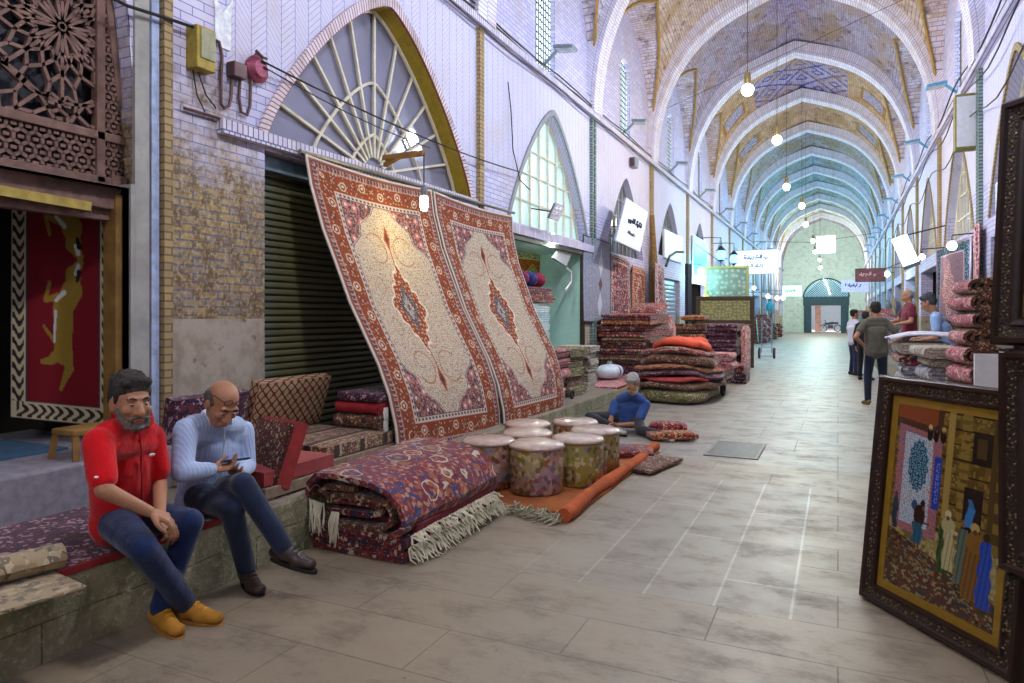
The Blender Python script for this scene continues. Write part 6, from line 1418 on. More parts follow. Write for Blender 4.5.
def globe(u, v, x, r, col, lab, i, es=7, power=0, name='wall_lamp'):
    r *= .6; p = P(u, v, x=x); t = thing(name, lab, 'lamp', tuple(p), group='glowing lamps of the left shops' if x < -1 else 'glowing lamps of the right shops')
    B().lathe([(0, -r), (r*.7, -r*.7), (r, 0), (r*.8, r*.6), (r*.35, r), (0, r)], n=12).build('bulb', G('globe_glow_%d' % i).out(c4('#ffffff'), emit=c4(col), es=es), t, local=True)
    wxx = (XL if x < 0 else XR)-p.x; B().tube([(0, 0, r), (0, 0, r+.1), (wxx, 0, r+.12)], .012, 5).build('arm', M_CORD, t, local=True)
    if power: l = light('lamp_light', (0, 0, -r-.1), power, lin(col), size=.1); l.parent = t
gl = [(701, 271, -4.0, .20, '#8ff0ff', 'brightest cyan lamp at the corner of the lamp shop', 60), (714, 273, -4.0, .10, '#e8f8ff', 'first small white lamp of the row over the lamp shop', 0), (719, 276, -3.9, .11, '#e8f8ff', 'second small white lamp of the row over the lamp shop', 60), (725, 279, -3.9, .12, '#dff6ff', 'third small white lamp of the row over the lamp shop', 0), (731, 282, -3.9, .12, '#dff6ff', 'fourth small white lamp of the row over the lamp shop', 0), (743, 285, -3.7, .12, '#bfeaff', 'cyan-white lamp under the big lit sign, nearer', 90),
      (754, 288, -3.6, .16, '#bfeaff', 'cyan-white lamp under the big lit sign, farther', 0), (768, 296, -3.4, .18, '#bfeaff', 'pale lamp cluster past the big lit sign, left', 90), (777, 298, -3.2, .2, '#dff8ff', 'pale lamp cluster past the big lit sign, middle', 0), (783, 298, -3.0, .22, '#dff8ff', 'pale lamp cluster past the big lit sign, right', 0)]
for i, g_a in enumerate(gl): globe(*g_a[:6], i, power=g_a[6])
p = P(706, 299, x=-3.8); tag(B().lathe([(0, -.12), (.12, -.06), (.14, .04), (.05, .14), (0, .16)], tuple(p), 10).tube([p+Vector((0, 0, .15)), (p.x, p.y, p.z+.5), (XL, p.y, p.z+.5)], .01, 5).build('yellow_lampshade', plain('yellow_glass', '#d8c82a', .4, emit='#d8c82a', es=.8)), 'small yellow lampshade dangling before the lamp shop', 'lamp')
p = P(701, 262, x=XL+.1); signboard('shop_fascia', 'cyan glowing fascia over the lamp shop', p, 2.6, 1.6, (0, 1, 0), (0, 0, 1), plain('cyan_face', '#5fc4e0', .4, emit='#4fd0f0', es=.9), M_WHITEMETAL, None, M_INK)
# the big illuminated sign and others across the passage
p = P(756, 262, y=30); signboard('illuminated_sign', 'large glowing white sign projecting across the left side of the passage', p, 1.75, 1.0, (1, 0, 0), (0, 0, 1), plain('lit_sign_face', '#e6f6ff', .4, emit='#dff4ff', es=.8), plain('steel_frame', '#7c90a0', .4, .6), [(-.5, .15, 8, .16, .022), (-.5, -.2, 9, .12, .016)], plain('blue_lettering', '#3f7fb8', .5), 11, arm=(XL, 30.05, p.z+.2))
p = P(792, 291, y=44); signboard('hanging_sign', 'small pale green lit sign farther down the left side', p, 1.1, .65, (1, 0, 0), (0, 0, 1), plain('green_lit_face', '#bfe8c8', .4, emit='#bff0cc', es=1.2), M_WHITEMETAL, [(-.4, 0, 6, .14, .02)], plain('green_ink', '#2f7a4c', .6), 13, arm=(XL, 44.05, p.z+.1))
p = P(870, 275, y=24); signboard('hanging_sign', 'dark red and green sign hanging over the right side of the passage', p, .82, .42, (1, 0, 0), (0, 0, 1), plain('maroon_face', '#7c4a52', .5, var=.5, scale=4), M_DFR, [(-.3, 0, 6, .1, .015)], plain('pink_ink', '#e0b8b8', .6), 17, arm=(XR, 24.05, p.z+.5))
p = P(855, 286, y=34); signboard('hanging_sign', 'pale lilac sign beyond the dark red sign on the right', p, 1.1, .55, (1, 0, 0), (0, 0, 1), plain('lilac_face', '#b9bfe8', .5, emit='#b0b8f0', es=.4), M_WHITEMETAL, [(-.4, 0, 7, .13, .018)], M_INK, 19, arm=(XR, 34.05, p.z+.5))
# sack truck with orange wheels
t = thing('sack_truck', 'upright metal sack truck with an orange-hubbed wheel on the far paving', 'cart', (-2.55, 26.2, 0)); x0, y0 = -2.55, 26.2
M_ORH = plain('orange_hub', '#e8632a', .5, var=.1)
for q in (0, .5):
    w_ = B().tube([(x0+q+.0, y0+.17*math.cos(a), .19+.17*math.sin(a)) for a in np.linspace(0, 2*PI, 17)[:-1]], .035, 8, closed=True).build('wheel', plain('black_rubber', '#222020', .7), t); B().tube([(x0+q-.03, y0, .19), (x0+q+.03, y0, .19)], .11, 14).build('hub', M_ORH, w_)
for q in (.08, .42): B().tube([(x0+q, y0-.05, .2), (x0+q, y0+.1, 1.3), (x0+q, y0+.0, 1.45)], .02, 6).build('upright', plain('blue_steel', '#6c8aa0', .4, .5), t)
b = B()
for z in (.4, .75, 1.1): b.tube([(x0+.08, y0+.02, z), (x0+.42, y0+.02, z)], .015, 6)
b.box((x0+.25, y0-.2, .1), (.42, .3, .02)); b.build('cross_bars', plain('blue_steel', '#6c8aa0', .4, .5), t)
# generic shop clutter far down both sides: each piece its own thing
cols_ = ['wool_red', 'wool_navy', 'wool_brown', 'wool_plum', 'wool_pink', 'wool_grey', 'wool_rust', 'wool_olive']
cw_ = {'wool_red': 'red', 'wool_navy': 'red and navy', 'wool_brown': 'brown', 'wool_plum': 'plum', 'wool_pink': 'pink', 'wool_grey': 'grey', 'wool_rust': 'rust', 'wool_olive': 'olive', 'wool_cream': 'cream'}
bays = ['before the lamp shop', 'past the big lit sign', 'by the sack truck', 'in the cyan-lit stretch', 'halfway along the far hall', 'near the green sign', 'near the end of the hall']
for side in (-1, 1):
    for j, k in enumerate(range(4, 12)):
        yb_ = LY(k)+.5; xx = (XL+.50) if side < 0 else (XR-.50); sd = 'left' if side < 0 else 'right'; bay = ['fifth', 'sixth', 'seventh', 'eighth', 'ninth', 'tenth', 'eleventh', 'twelfth'][j]
        rs = random.Random(k*7+side)
        for q in range(3):
            m = rs.choice(cols_); h = rs.uniform(.9, 1.6); y = yb_+.4+q*1.25; kind = rs.choice(['stack', 'frame', 'drape']) if k < 11 else 'drape'; z0 = (DECK if side < 0 and k < 3 else 0) if side < 0 else .3
            where = ['near', 'middle', 'far'][q]
            if kind == 'stack':
                t = thing('cloth_bale', '%s cloth bale on the %s side, %s place in the %s shop bay' % (cw_[m], sd, where, bay), 'bale', (xx, y, z0), group='goods along the far shops')
                B().ribbon([(p_[0], p_[1]+h/2) for p_ in serp(.7, h, 7)], h/8, (0, -.45, 0), (1, 0, 0), (0, 0, 1), (0, .9, 0), 2, .005).build('cloth', RUGS[m], t, local=True)
            elif kind == 'frame':
                picture((xx-side*(-.0), y, z0+h/2+.02), .9, h, (0, side*-1.0, 0), '%s framed picture on the %s side, %s place in the %s shop bay' % (['pale', 'dark', 'green'][rs.randrange(3)], sd, where, bay), rs.choice([M_DFR, M_GFR]), abstract(rs.choice(['#8fb0b0', '#4c5a52', '#7c9a70']), '#8aa39c', '#c8d0b8', .2, k), fw=.07, lean=.08)
            else:
                zt = z0+1.93; flat_rug('hanging_carpet', [Vector((xx+side*.44, y+(.5 if side < 0 else -.5)*s_*-1, z_)) for z_ in (zt, zt-1.9) for s_ in (1, -1)], simple_rug(*rs.choice([('#8c5058', '#6e3038', '#3f4258', '#d8c0b8'), ('#3d5a78', '#2c3c5c', '#8c4a4a', '#d0d4dc'), ('#7c6a50', '#5a4436', '#8c4038', '#dccfb4')]), seed=k+q, s=.1), 24, 40, 1.0, 1.9, '%s hung carpet on the %s side, %s place in the %s shop bay' % (rs.choice(['patterned', 'bordered']), sd, where, bay), grp='goods along the far shops')
for i, (u, v, x, c_) in enumerate(((728, 290, -3.5, '#3f7f8c'), (745, 300, -3.3, '#2e6a86'), (770, 305, -3.0, '#3f9fb4'))):
    p = P(u, v, x=x); tag(B().lathe([(0, -.3), (.14, -.28), (.2, -.1), (.12, .1), (.06, .2), (.1, .26), (0, .26)], (p.x, p.y, p.z), 12).tube([(p.x, p.y, p.z+.25), (p.x, p.y, p.z+.6), (XL, p.y, p.z+.65)], .01, 5).build('hanging_vase', plain('teal_glaze_%d' % i, c_, .3)), ['teal vase lamp hanging before the lamp shop, first', 'teal vase lamp hanging under the big lit sign', 'teal vase lamp hanging past the big lit sign'][i], 'vase')
# floodlights under the clerestory windows, both sides
M_FLD = plain('grey_floodlight', '#7e8a94', .5, .3); M_FLG = plain('floodlight_glass', '#c9d3da', .2)
M_FLB = plain('blue_floodlight', '#5f9ac0', .5, .2)
side_words = {-1: 'left', 1: 'right'}
bw_ = ['over the doorway', 'over the fan window', 'over the lit shop', 'over the two red hung carpets', 'over the grey roller door', 'over the lamp shop', 'over the big lit sign', 'in the eighth bay', 'in the ninth bay', 'in the tenth bay', 'in the eleventh bay', 'in the twelfth bay']
for side in (-1, 1):
    for k in range(0, 11):
        c_ = (LY(k)+LY(k+1))/2; x = (XL+.33) if side < 0 else (XR-.33); z = 5.93
        t = thing('floodlight', 'floodlight on the %s cornice %s' % (side_words[side], bw_[k+1]), 'floodlight', (x, c_, z), group='floodlights along the cornices'); m = M_FLD if side < 0 else M_FLB; d = -side
        B().box((d*.02, 0, 0), (.34, .27, .06), ry=d*.12).build('housing', m, t, smooth=False, local=True, bevel=.015); B().box((d*.02, 0, -.035), (.28, .21, .012), ry=d*.12).build('lens', M_FLG, t, smooth=False, local=True)
        B().tube([(-d*.38, 0, -.22), (-d*.25, 0, -.12), (-d*.12, 0, .0)], .03, 6).build('bracket', m, t, local=True)
for side, u, v, x in ((-1, 634, 163, XL+.08), (1, 965, 123, XR-.18), (1, 1004, 196, XR-.1)):
    p = P(u, v, x=x); w_, h_ = ((.3, .22), (.22, .9), (.3, .4))[[634, 965, 1004].index(u)]
    t = thing('speaker_box' if u == 965 else 'wall_box', {634: 'small grey box on the left wall over the white signboard', 965: 'tall olive and white loudspeaker box on the right wall', 1004: 'small dark box on the right wall beside the gilt frame'}[u], 'box', tuple(p))
    m = {634: M_FLD, 965: plain('olive_box', '#7c7234', .6), 1004: M_FLD}[u]; B().box(p, (.14 if u != 965 else .3, w_, h_)).build('casing', m, t, smooth=False, bevel=.01); B().box(p+Vector((0, -w_/2-.003, 0)), (.10 if u != 965 else .26, .01, h_*.9)).build('front_cover', M_WHITEMETAL if u == 965 else M_BR, t, smooth=False)
# iron cover in the paving
t = thing('drain_cover', 'grey square iron cover set in the middle of the paving', 'cover', tuple(P(736, 450, z=0))); q = P(736, 450, z=0)
B().box((q.x, q.y, .004), (.52, .9, .012)).build('plate', plain('worn_iron', '#5d5a58', .5, .3), t, smooth=False, bevel=.003); b = B()
b.box((q.x-.27, q.y, .005), (.03, .96, .014)); b.box((q.x+.27, q.y, .005), (.03, .96, .014)); b.box((q.x, q.y-.465, .005), (.56, .03, .014)); b.box((q.x, q.y+.465, .005), (.56, .03, .014)); b.build('rim', plain('pale_concrete', '#8f8a82', .8), t, smooth=False)
# patterned pieces around the seated craftsman
gp = 'carpet pieces on the paving around the grey-haired man'
for (u, v, sx, sy, h, m, rz, lab) in ((628, 452, .55, .5, .10, 'wool_navy', .3, 'blue and brown carpet piece lying flat just before the grey-haired man'), (650, 462, .4, .8, .05, 'wool_brown', -.2, 'brown carpet piece at the corner of the orange mat'), (668, 431, .5, .35, .16, 'wool_red', .2, 'red cushion lying behind the foot of the grey-haired man'), (672, 436, .6, .3, .10, 'wool_rust', .5, 'orange cushion lying beside the red one on the paving')):
    q = P(u, v, z=.05); tag(cushion((q.x, q.y, h/2+.012), (sx, sy, h), RUGS[m], 'carpet_piece', None, rz=rz, puff=.5), lab, 'carpet', gp)
# scene outside the end door
t = thing('motorcycle', 'dark motorcycle parked in the sunlight outside the end door', 'motorcycle', (dc+.3, YW+6, 0)); mx, my = dc+.3, YW+6
for q in (-.6, .6): B().tube([(mx+q+.3*math.cos(a), my, .32+.3*math.sin(a)) for a in np.linspace(0, 2*PI, 17)[:-1]], .05, 6, closed=True).build('wheel', M_CORD, t)
B().cap((mx-.35, my, .75), (mx+.2, my, .8), .14).build('fuel_tank', plain('dark_blue_paint', '#27405c', .3), t); B().cap((mx+.1, my, .78), (mx+.6, my, .8), .09).build('seat', M_CORD, t); B().tube([(mx-.6, my, .32), (mx-.42, my, 1.0), (mx-.5, my-.3, 1.05)], .03, 6).build('handlebar', M_CORD, t)
B().box((mx, my, .45), (.45, .2, .3)).build('engine', M_BR, t, smooth=False, bevel=.03)
tag(B().box((dc-.75, YW+5, 1.5), (.5, .5, 3)).build('brick_pillar', brickplain('pink_brick', '#c88a7c', '#b87a6c', '#d8b8a8'), smooth=False), 'pinkish brick pillar outside the end door', 'pillar')
# ------------------------------------------------------------- right side: counter, carpets, framed pictures
t = thing('display_counter', 'long low wooden counter carrying folded carpets on the right', 'counter', (1.45, 9.6, 0))
B().box((1.38, 9.6, .62), (1.30, 4.3, .05)).build('counter_top', plain('counter_board', '#8a7a6c', .6), t, smooth=False, bevel=.006); B().box((1.42, 9.6, .30), (1.15, 4.1, .60)).build('base', plain('counter_base', '#5b5048', .8), t, smooth=False)
ZT = .648
c0 = P(972, 335, y=8.6)
def pinkstack():
    z = ZT; hs = [.21, .235, .225, .205, .205, .20, .19]; w0 = ['lowest', 'second from the bottom', 'third from the bottom', 'middle', 'third from the top', 'second from the top', 'topmost']
    for i, h in enumerate(hs):
        x = 1.30+.025*math.sin(i*2.1)+.012*i; t = thing('folded_carpet', '%s pink carpet rolled double in the tall stack behind the frames' % w0[i], 'carpet', (x, 8.5, z), rz=.22+.08*math.sin(i*1.7), group='pink folded carpets in the tall stack on the counter')
        ns = 52; pts = []; wv = .235-.012*(i % 3)
        for k in range(ns):
            q = k/(ns-1); a = -PI*.45-q*2*PI*2.6; r = 1-.78*q; cx = wv*r*math.copysign(abs(math.cos(a))**.75, math.cos(a)); pts.append((cx, h/2+(h/2-.016)*r*math.copysign(abs(math.sin(a))**.8, math.sin(a))))
        B().ribbon(pts, .030, (0, -.24, 0), (1, 0, 0), (0, 0, 1), (0, .5, 0), 4, .003).build('pile', RUGS['wool_brown'], t, local=True)
        o_ = [(x_*1.07, (y_-h/2)*1.10+h/2) for x_, y_ in pts[:17]]
        B().ribbon(o_, .010, (0, -.238, 0), (1, 0, 0), (0, 0, 1), (0, .5, 0), 4, .003).build('backing', RUGS['wool_pink'], t, local=True)['label'] = 'pink outer face'
        z += h*.86
pinkstack()
G5 = 'folded rugs laid out on the counter'
def fold_at(x, y, z, h, w, d, m, lab, rz=0.0, turns=2, th=None):
    t = thing('folded_rug', lab, 'rug', (x, y, z), rz=rz, group=G5); B().ribbon([(-p[0], p[1]+h/2) for p in spiral(w, h*.97, turns, .02)], th or h/5.0, (0, -d/2, 0), (1, 0, 0), (0, 0, 1), (0, d, 0), 4, .004).build('pile', RUGS[m], t, local=True); return z+h+.003
z = fold_at(1.18, 9.2, ZT, .14, .62, .7, 'wool_olive', 'greenish grey rug folded lowest in the front pile on the counter', .15)
z = fold_at(1.18, 9.22, z, .18, .60, .7, 'wool_grey', 'grey and brown rug folded thick in the middle of the front pile on the counter', .1)
z = fold_at(1.22, 9.22, z, .09, .66, .7, 'wool_cream', 'thin cream rug folded near the top of the front pile on the counter', .08)
z = fold_at(1.18, 9.2, z, .13, .72, .75, 'wool_cream', 'long cream rug folded topmost in the front pile on the counter', .12)
z = fold_at(.98, 10.6, ZT, .13, .46, .8, 'wool_grey', 'grey-white rug folded lowest in the back pile on the counter', .05)
z = fold_at(.98, 10.6, z, .12, .46, .8, 'wool_grey', 'pale grey rug folded second in the back pile on the counter', .0)
z = fold_at(.96, 10.6, z, .14, .5, .8, 'wool_red', 'red rug folded in the middle of the back pile on the counter', .05)
z = fold_at(1.0, 10.6, z, .15, .6, .9, 'wool_cream', 'off-white rug folded on top of the back pile on the counter', .02)
o = B(); o.grid(lambda u, v: (.62+1.1*u, 10.1+1.4*v, z+.10-.25*abs(u-.5)**2+.015*math.sin(u*8+v*5)), 14, 10, 1.1, 1.4); tag(o.build('spread_cloth', plain('white_lilac_cloth', '#c6c4d4', .9), solid=.02), 'whitish cloth spread over the back pile where the men stand', 'cloth')
t = thing('open_rug', 'red and cream rug lying open at the near end of the counter', 'rug', (1.0, 8.1, ZT), group=G5); B().ribbon([(-.32, .012), (-.1, .02), (.1, .014), (.32, .02)], .02, (1.0, 7.75, ZT), (1, 0, 0), (0, 0, 1), (0, .8, 0), 5, .006).build('pile', RUGS['wool_pink'], t)
# carpet hung on the right wall, and the narrow ones beside it
XR5 = XR-.10
def blue_rug(u, v, Wd, Hd):
    X, Y = u*Wd, v*Hd; col = np.zeros(u.shape+(3,)); L = lambda m, h: col.__setitem__(m, lin(h)); d = np.minimum(X, np.minimum(Wd-X, Y)); c1, r1_ = cells(X, Y, .05); c2, r2_ = cells(X, Y, .12, 4)
    L(d < 9, '#7c5c70'); L(c1 < .009, '#a994a4'); r = np.abs(X-Wd*.45)/.42+np.abs(Y-Hd*.6)/.95; r = r-.08*np.sin(np.arctan2(Y-Hd*.6, X-Wd*.45)*12); L(r < 1, '#9c3c3c'); L((r < 1) & (c2 < .04), '#3f5c94'); L((r < 1) & (c1 < .016), '#e0c4b4')
    L(d < .32, '#143046'); L((d < .32) & (c2 < .03), '#4f7c94'); L((d < .32) & (c1 < .007), '#a9bcc0'); L((np.abs(d-.32) < .02), '#c4a8b8'); L(d < .07, '#9c8498'); return col
flat_rug('hanging_carpet', (P(936, 249, x=XR5), P(971, 236, x=XR5), P(936, 320, x=XR5), P(971, 322, x=XR5)), blue_rug, 110, 120, 1.9, 2.3, 'carpet with a red medallion and dark blue border hung on the right wall')
flat_rug('hanging_carpet', (P(973, 228, x=XR5), P(979, 222, x=XR5), P(973, 320, x=XR5), P(979, 320, x=XR5)), simple_rug('#a05060', '#7c3040', '#c07080', '#e8c8c8', seed=3, diamond=False), 20, 80, .4, 2.4, 'narrow rosy carpet strip hung just right of the blue-bordered carpet')
# lamps and tubes on the right wall
globe(952, 246, XR-.35, .13, '#d9f6ff', 'round cyan-white lamp over the blue-bordered carpet', 40, power=8)
globe(922, 257, XR-.5, .10, '#fff6d8', 'small warm lamp on the right wall past the blue-bordered carpet', 41, power=8)
globe(887, 274, XR-.6, .16, '#bfeaff', 'cyan lamp cluster on the right wall, nearer', 42, power=25); globe(878, 278, XR-.6, .16, '#bfeaff', 'cyan lamp cluster on the right wall, farther', 43)
a, e = P(899, 237, x=XR-.75), P(911, 264, x=XR-.75); a.y = e.y = (a.y+e.y)/2; e2 = P(911, 264, y=a.y); t = thing('fluorescent_sign', 'slanted glowing white panel light hanging on the right side', 'lamp', tuple(a)); a2 = P(899, 237, y=a.y); 
B().bar(a2, e2, .30, .12, (0, 1, 0)).build('lit_panel', plain('panel_glow', '#e8f6ff', .4, emit='#dff2ff', es=4.0), t, smooth=False); B().bar(e2, e2+(e2-a2)*.12, .32, .14, (0, 1, 0)).build('end_cap', plain('dark_cap', '#2c4456', .5), t, smooth=False); B().tube([a2, (XR, a2.y, a2.z+.2)], .015, 5).build('wall_arm', M_CORD, t)
# ---- the large leaning picture of a market courtyard (a plain generic street scene)
BL, BR = Vector((.135, 4.27, 0)), Vector((.70, 3.52, 0)); ex = (BR-BL).normalized(); nb = Vector((-ex.y, ex.x, 0)); nb = nb if nb.y > 0 else -nb; HT = 1.215; ey = (Vector((0, 0, 1))*HT+nb*.13).normalized(); Wp = (BR-BL).length; Hp = 1.22
nf = -ey.cross(ex) if ey.cross(ex).y > 0 else ey.cross(ex); nf = nf.normalized()
def carved():
    g = G('carved_gilt_wood'); v = g.src('obj'); a = g.vor(v, 55); n = g.noise(v, 90, 3); f = g.ramp(a, [(.15, 1.0), (.4, 0.0)])
    c_ = g.mix(f, '#2b1d17', '#a38a64'); c_ = g.mix(g.m('MULTIPLY', n, .35), c_, '#3a2a20'); return g.out(c_, .4, g.m('MULTIPLY', f, .5), bump=g.m('ADD', f, n), bs=.9, bd=.01)
M_CARV = carved(); M_EBON = plain('dark_polished_wood', '#2e1d18', .3, var=.3); M_GOLD = plain('gold_mat_board', '#8f6f22', .5, .2, var=.15)
def fancy_frame(t, O, ex, ey, nf, W_, H_, fw=.115, mat=True):
    """moulded frame: O is the bottom left corner; four mitred rails with a profile"""
    prof = [(0, 0), (0, .035), (.012, .05), (.03, .05), (.038, .038), (.075, .030), (.082, .040), (.095, .036), (fw, .012), (fw, 0)]
    def ring(d): return [O+ex*d+ey*d, O+ex*(W_-d)+ey*d, O+ex*(W_-d)+ey*(H_-d), O+ex*d+ey*(H_-d)]
    for i in range(4):
        for (k0, k1, mt) in ((0, 4, M_EBON), (4, 6, M_CARV), (6, 9, M_EBON)):
            b = B(); 
            for k in range(k0, k1):
                (d0, h0), (d1, h1) = prof[k], prof[k+1]; r0, r1_ = ring(d0), ring(d1); j = (i+1) % 4
                n = 24; A = [r0[i].lerp(r0[j], q/n)+nf*h0 for q in range(n+1)]; D = [r1_[i].lerp(r1_[j], q/n)+nf*h1 for q in range(n+1)]
                va = [b.v(p) for p in A]; vd = [b.v(p) for p in D]
                for q in range(n): b.f([va[q], va[q+1], vd[q+1], vd[q]])
            bmesh.ops.remove_doubles(b.bm, verts=b.bm.verts, dist=1e-5); nm = {0: 'frame_rail', 4: 'carved_band', 6: 'inner_moulding'}[k0]
            if k0 == 0: rail = b.build(nm, mt, t)
            else: b.build(nm, mt, rail if False else t)
    B().prism([(0, 0), (W_, 0), (W_, H_), (0, H_)], O-nf*.012, ex, ey, nf*.011).build('backboard', M_EBON, t, smooth=False)
t = thing('framed_picture', 'large leaning picture of robed figures in a courtyard, dark carved frame with gold mat', 'picture', tuple((BL+BR)/2))
O = BL+nf*-.0+Vector((0, 0, .004)); fancy_frame(t, O, ex, ey, nf, Wp, Hp, .10)
mw = .042; o1 = O+ex*.10+ey*.10+nf*.014
b = B(); IW, IH = Wp-.2, Hp-.2
for (x0, y0, x1, y1) in ((0, 0, IW, mw), (0, IH-mw, IW, IH), (0, mw, mw, IH-mw), (IW-mw, mw, IW, IH-mw)): b.prism([(x0, y0), (x1, y0), (x1, y1), (x0, y1)], o1, ex, ey, nf*.006)
b.build('mat_board', M_GOLD, t, smooth=False)
def scene_paint(u, v):
    """u across, v down, 0..1; a courtyard with a hung carpet and robed onlookers"""
    Wd, Hd = 1.0, 1.45; X, Y = u*Wd, v*Hd; col = np.zeros(u.shape+(3,)); L = lambda m, h: col.__setitem__(m, lin(h)); c1, r1_ = cells(X, Y, .02, 1); c2, r2_ = cells(X, Y, .06, 2); c3, r3 = cells(X, Y, .035, 9)
    L(X > -1, '#5c4618'); L(r2_ > .5, '#6e5622'); L((r1_ > .8), '#8a7030'); L((X > .42) & (np.mod(Y*9, 1) < .12) & (Y < .95), '#33240e'); L((X > .5) & (X < .56) & (Y < .9), '#9c8440'); L((X > .62) & (X < .70) & (Y < .98) & (np.mod(Y*14, 1) < .6), '#87702e'); L((X > .72) & (Y < .35) & (Y > .12) & (X < .90), '#1c150c'); L((X > .76) & (X < .84) & (Y > .16) & (Y < .3), '#4a3a1c')
    L((X > .68) & (X < .84) & (Y > .52) & (Y < .98), '#15100a'); L((X > .88) & (Y < 1.0), '#4c3c18'); L((X > .93) & (Y < 1.0) & (np.mod(Y*7, 1) < .5), '#7a6428')
    L((Y < .18) & (X < .45), '#4a2c18'); L((Y < .10+.1*X) & (X < .4), '#86401c')
    # ground with goods
    g = Y > .92+.12*(1-X)*0+.02*np.sin(X*20); L(g, '#8f8048'); L(g & (r1_ > .6), '#a39560'); L(g & (r3 > .82), '#6e5f30')
    gp_ = (Y > 1.0+.26*X) & (Y > .9) & ~((X > .8) & (Y < 1.2)); pal = ['#5a2a1a', '#34381f', '#6e3c22', '#3a2418', '#76633a', '#2c3440', '#542018', '#8f7e56']
    L(gp_, '#46301a'); r4 = cells(X+.02*np.sin(Y*30), Y*1.5+.01*np.sin(X*60), .024, 12); lg = cells(X, Y, .16, 31)[1]
    for i, h in enumerate(pal): L(gp_ & (np.mod(r4[1]*.55+lg, 1) >= i/8) & (np.mod(r4[1]*.55+lg, 1) < (i+1)/8) & (r4[0] < .015), h)
    # hung carpet: pink border, white field, blue medallion
    sk = X+.0*Y; a = (X > .03) & (X < .46) & (Y > .15+.12*X) & (Y < .99); L(a, '#b86a4c'); L(a & (c1 < .007), '#4c5c94'); a2 = (X > .10) & (X < .38) & (Y > .20+.1*X) & (Y < .93); L(a2, '#b9c2c9'); L(a2 & (c1 < .0055), '#5c7ca8'); L(a2 & (r1_ > .9) & (c1 < .008), '#b4705c')
    r = ((X-.245)/.095)**2+((Y-.46)/.20)**2; r = r-.12*np.sin(np.arctan2((Y-.46)/.2, (X-.245)/.095)*14); L(r < 1.0, '#1d4a66'); L((r < 1) & (c1 < .006), '#7ab0c0'); L(((X-.245)/.03)**2+((Y-.77)/.04)**2 < 1, '#2c4a68')
    L((X > .40) & (X < .47) & (Y > .36) & (Y < .76), '#1f3fa0'); L((X > .42) & (X < .45) & (Y > .4) & (Y < .72) & (c1 < .006), '#7a90d8')
    def blob(x, y, rx, ry, h): L(((X-x)/rx)**2+((Y-y)/ry)**2 < 1, h)
    def robe(x, y0, y1, w0, w1, h, h2=None):
        t_ = np.clip((Y-y0)/(y1-y0), 0, 1); m = (Y > y0) & (Y < y1) & (np.abs(X-x-.008*np.sin(Y*40)) < w0+(w1-w0)*t_**.6); L(m, h)
        if h2: L(m & (np.mod(X*26+Y*3, 1) < .3), h2)
    # figures on top of the wall
    for (x, c_) in ((.335, '#c8b078'), (.395, '#1d2a3a'), (.46, '#b99a5c')): blob(x, .20, .028, .05, '#14100c'); blob(x, .145, .018, .022, c_); blob(x, .165, .010, .012, '#6a4428')
    blob(.055, .82, .03, .08, '#2a3a44'); blob(.055, .73, .016, .02, '#5a3a2a'); robe(.055, .84, 1.0, .03, .025, '#23313c')
    blob(.30, .84, .055, .085, '#2c1714'); blob(.325, .745, .024, .03, '#12202c'); blob(.335, .775, .014, .02, '#6e4a34'); robe(.29, .90, 1.06, .045, .05, '#1c5878', '#123c54'); L((np.abs(X-.275) < .008) & (Y > 1.05) & (Y < 1.12), '#5a3a28'); L((np.abs(X-.31) < .008) & (Y > 1.05) & (Y < 1.12), '#5a3a28'); L((np.abs(Y-.885) < .008) & (X > .34) & (X < .40), '#5a3a28')
    robe(.545, .80, 1.20, .045, .055, '#2c4a20', '#1d3416'); robe(.585, .80, 1.16, .035, .05, '#b8ad80', '#8f8558'); blob(.57, .835, .06, .06, '#a8a070'); blob(.565, .755, .028, .028, '#c9b98c'); blob(.565, .785, .016, .018, '#5c3c28'); L((np.abs(Y-.87-.2*(X-.62)) < .012) & (X > .60) & (X < .67), '#b8ad80')
    robe(.70, .82, 1.22, .035, .05, '#5a6a5c', '#3f4a42'); blob(.70, .785, .022, .026, '#7c5c44'); robe(.745, .60, .72, .012, .03, '#2a6aa8'); robe(.745, .66, .80, .03, .034, '#2f78b8')
    robe(.80, .84, 1.30, .055, .085, '#7a5216', '#5c3c10'); blob(.80, .89, .068, .075, '#7f5a1c'); blob(.795, .79, .038, .036, '#b59a58'); blob(.80, .82, .018, .02, '#5a3c28'); robe(.895, .86, 1.32, .04, .06, '#1c48b0', '#123484'); blob(.89, .83, .026, .03, '#2a2018')
    return col*.88
nu, nv = 190, 270; u, v = np.meshgrid(np.linspace(0, 1, nu), np.linspace(0, 1, nv)); oc = o1+nf*.003
pw, ph = IW-2*mw, IH-2*mw; T0 = np.array(oc+ex*mw+ey*(mw+ph)); pos = T0+u[..., None]*np.array(ex)*pw-v[..., None]*np.array(ey)*ph
M_PAINT = painted('glazed_painting', .25, .4, .3, 60, .08); cgrid('painted_canvas', pos, scene_paint(u, v), M_PAINT, t)
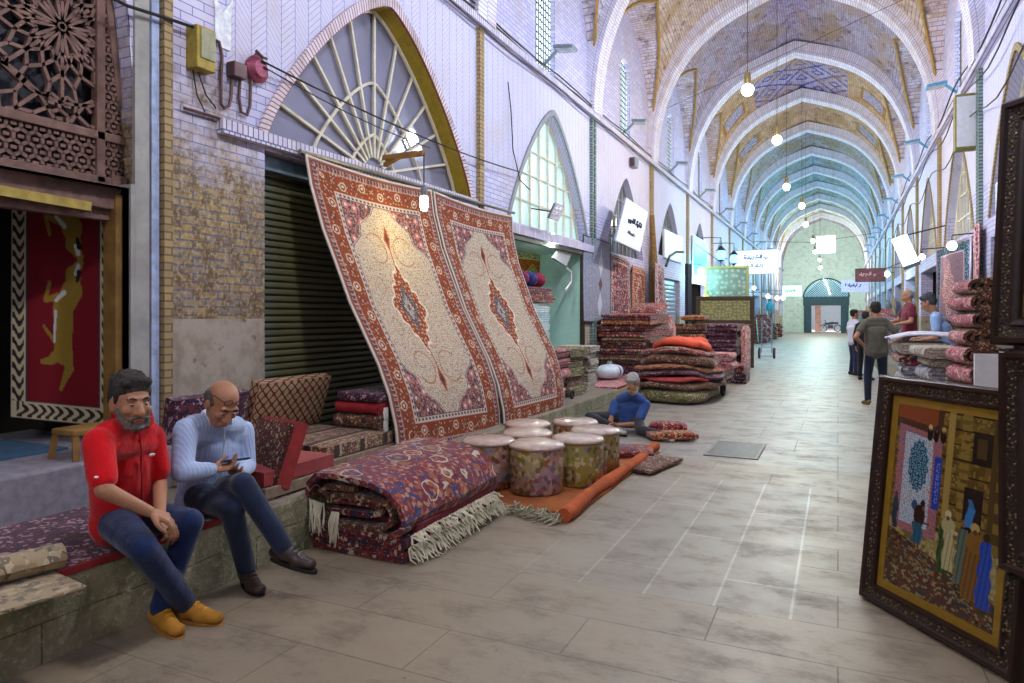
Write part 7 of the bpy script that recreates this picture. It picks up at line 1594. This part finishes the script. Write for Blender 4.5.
# ---- the two frames standing on a metal rack at the right edge
ex2 = Vector((.60, -.80, 0)).normalized()
def frame_on_rack(u0, vb, vt, Y_, W_, lab, hue, ln=0.0):
    p0 = P(u0, vb, y=Y_); p1 = P(u0, vt, y=Y_); H_ = (p1.z-p0.z); up2 = Vector((.8*ln, .6*ln, 1)).normalized(); n2 = Vector((-.80, -.60, 0)); t = thing('framed_picture', lab, 'picture', tuple(p0)); n2 = (n2+Vector((0, 0, ln))).normalized(); fancy_frame(t, p0, ex2, up2, n2, W_, H_, .115)
    oc = p0+ex2*.115+up2*.115+n2*.012; u, v = np.meshgrid(np.linspace(0, 1, 50), np.linspace(0, 1, 80)); pos = np.array(oc)+u[..., None]*np.array(ex2)*(W_-.23)+(1-v[..., None])*np.array(up2)*(H_-.23); cgrid('canvas', pos, hue(u, v, W_, H_), M_PAINT, t); return p0, H_
pA, HA = frame_on_rack(997, 345, 103, 3.42, .75, 'tall dark carved frame with golden flecks standing above another at the right edge', abstract('#3a2c1c', '#54401c', '#7c6a30', .1, 3), .06)
pB, HB = frame_on_rack(1006, 568, 349, 3.36, .75, 'lower dark carved frame at the right edge, standing under the tall one', abstract('#6a5c4a', '#7c6c50', '#94825c', .1, 5))
t = thing('display_rack', 'thin black metal rack holding the two frames at the right edge', 'rack', (pA.x+.2, pA.y, 0))
for q in (.10, .62):
    a = pA+ex2*q+Vector((.80, .60, 0))*.05; a.z = 0; B().tube([a, a+Vector((0, 0, 2.5))], .012, 6).build('upright', M_CORD, t)
for q in (.10, .62):
    for zz in (pA.z-.016, pB.z-.016): a = pA+ex2*q; B().bar(Vector((a.x+.04, a.y+.03, zz)), Vector((a.x-.05, a.y-.05, zz)), .02, .016).build('shelf_pin', M_CORD, t, smooth=False)
B().tube([pA+ex2*.10+Vector((.04, .03, .0))-Vector((0, 0, pA.z-.25)), pA+ex2*.62+Vector((.04, .03, 0))-Vector((0, 0, pA.z-.25))], .01, 6).build('cross_bar', M_CORD, t)
b = B(); q = P(986, 370, y=6.6); b.box((q.x+.09, 6.6, .62), (.34, .05, 1.24)); tag(b.build('standing_board', M_WHITEMETAL, smooth=False), 'plain white panel standing between the pink carpet stack and the frames', 'panel')
# thin wires spanning the passage
tag(B().tube([(XL+.1, 19.2, 7.3), (XC, 17.6, 7.75), (XR-.1, 15.8, 8.1)], .006, 5).build('wire', M_CORD), 'thin wire crossing high over the passage before the blue-patterned vault', 'wire')
tag(B().tube([(XL+.1, 41, 5.7), (XC, 41, 5.5), (XR-.1, 41, 5.9)], .012, 5).build('wire', M_CORD), 'thin wire crossing low over the far end of the passage', 'wire')
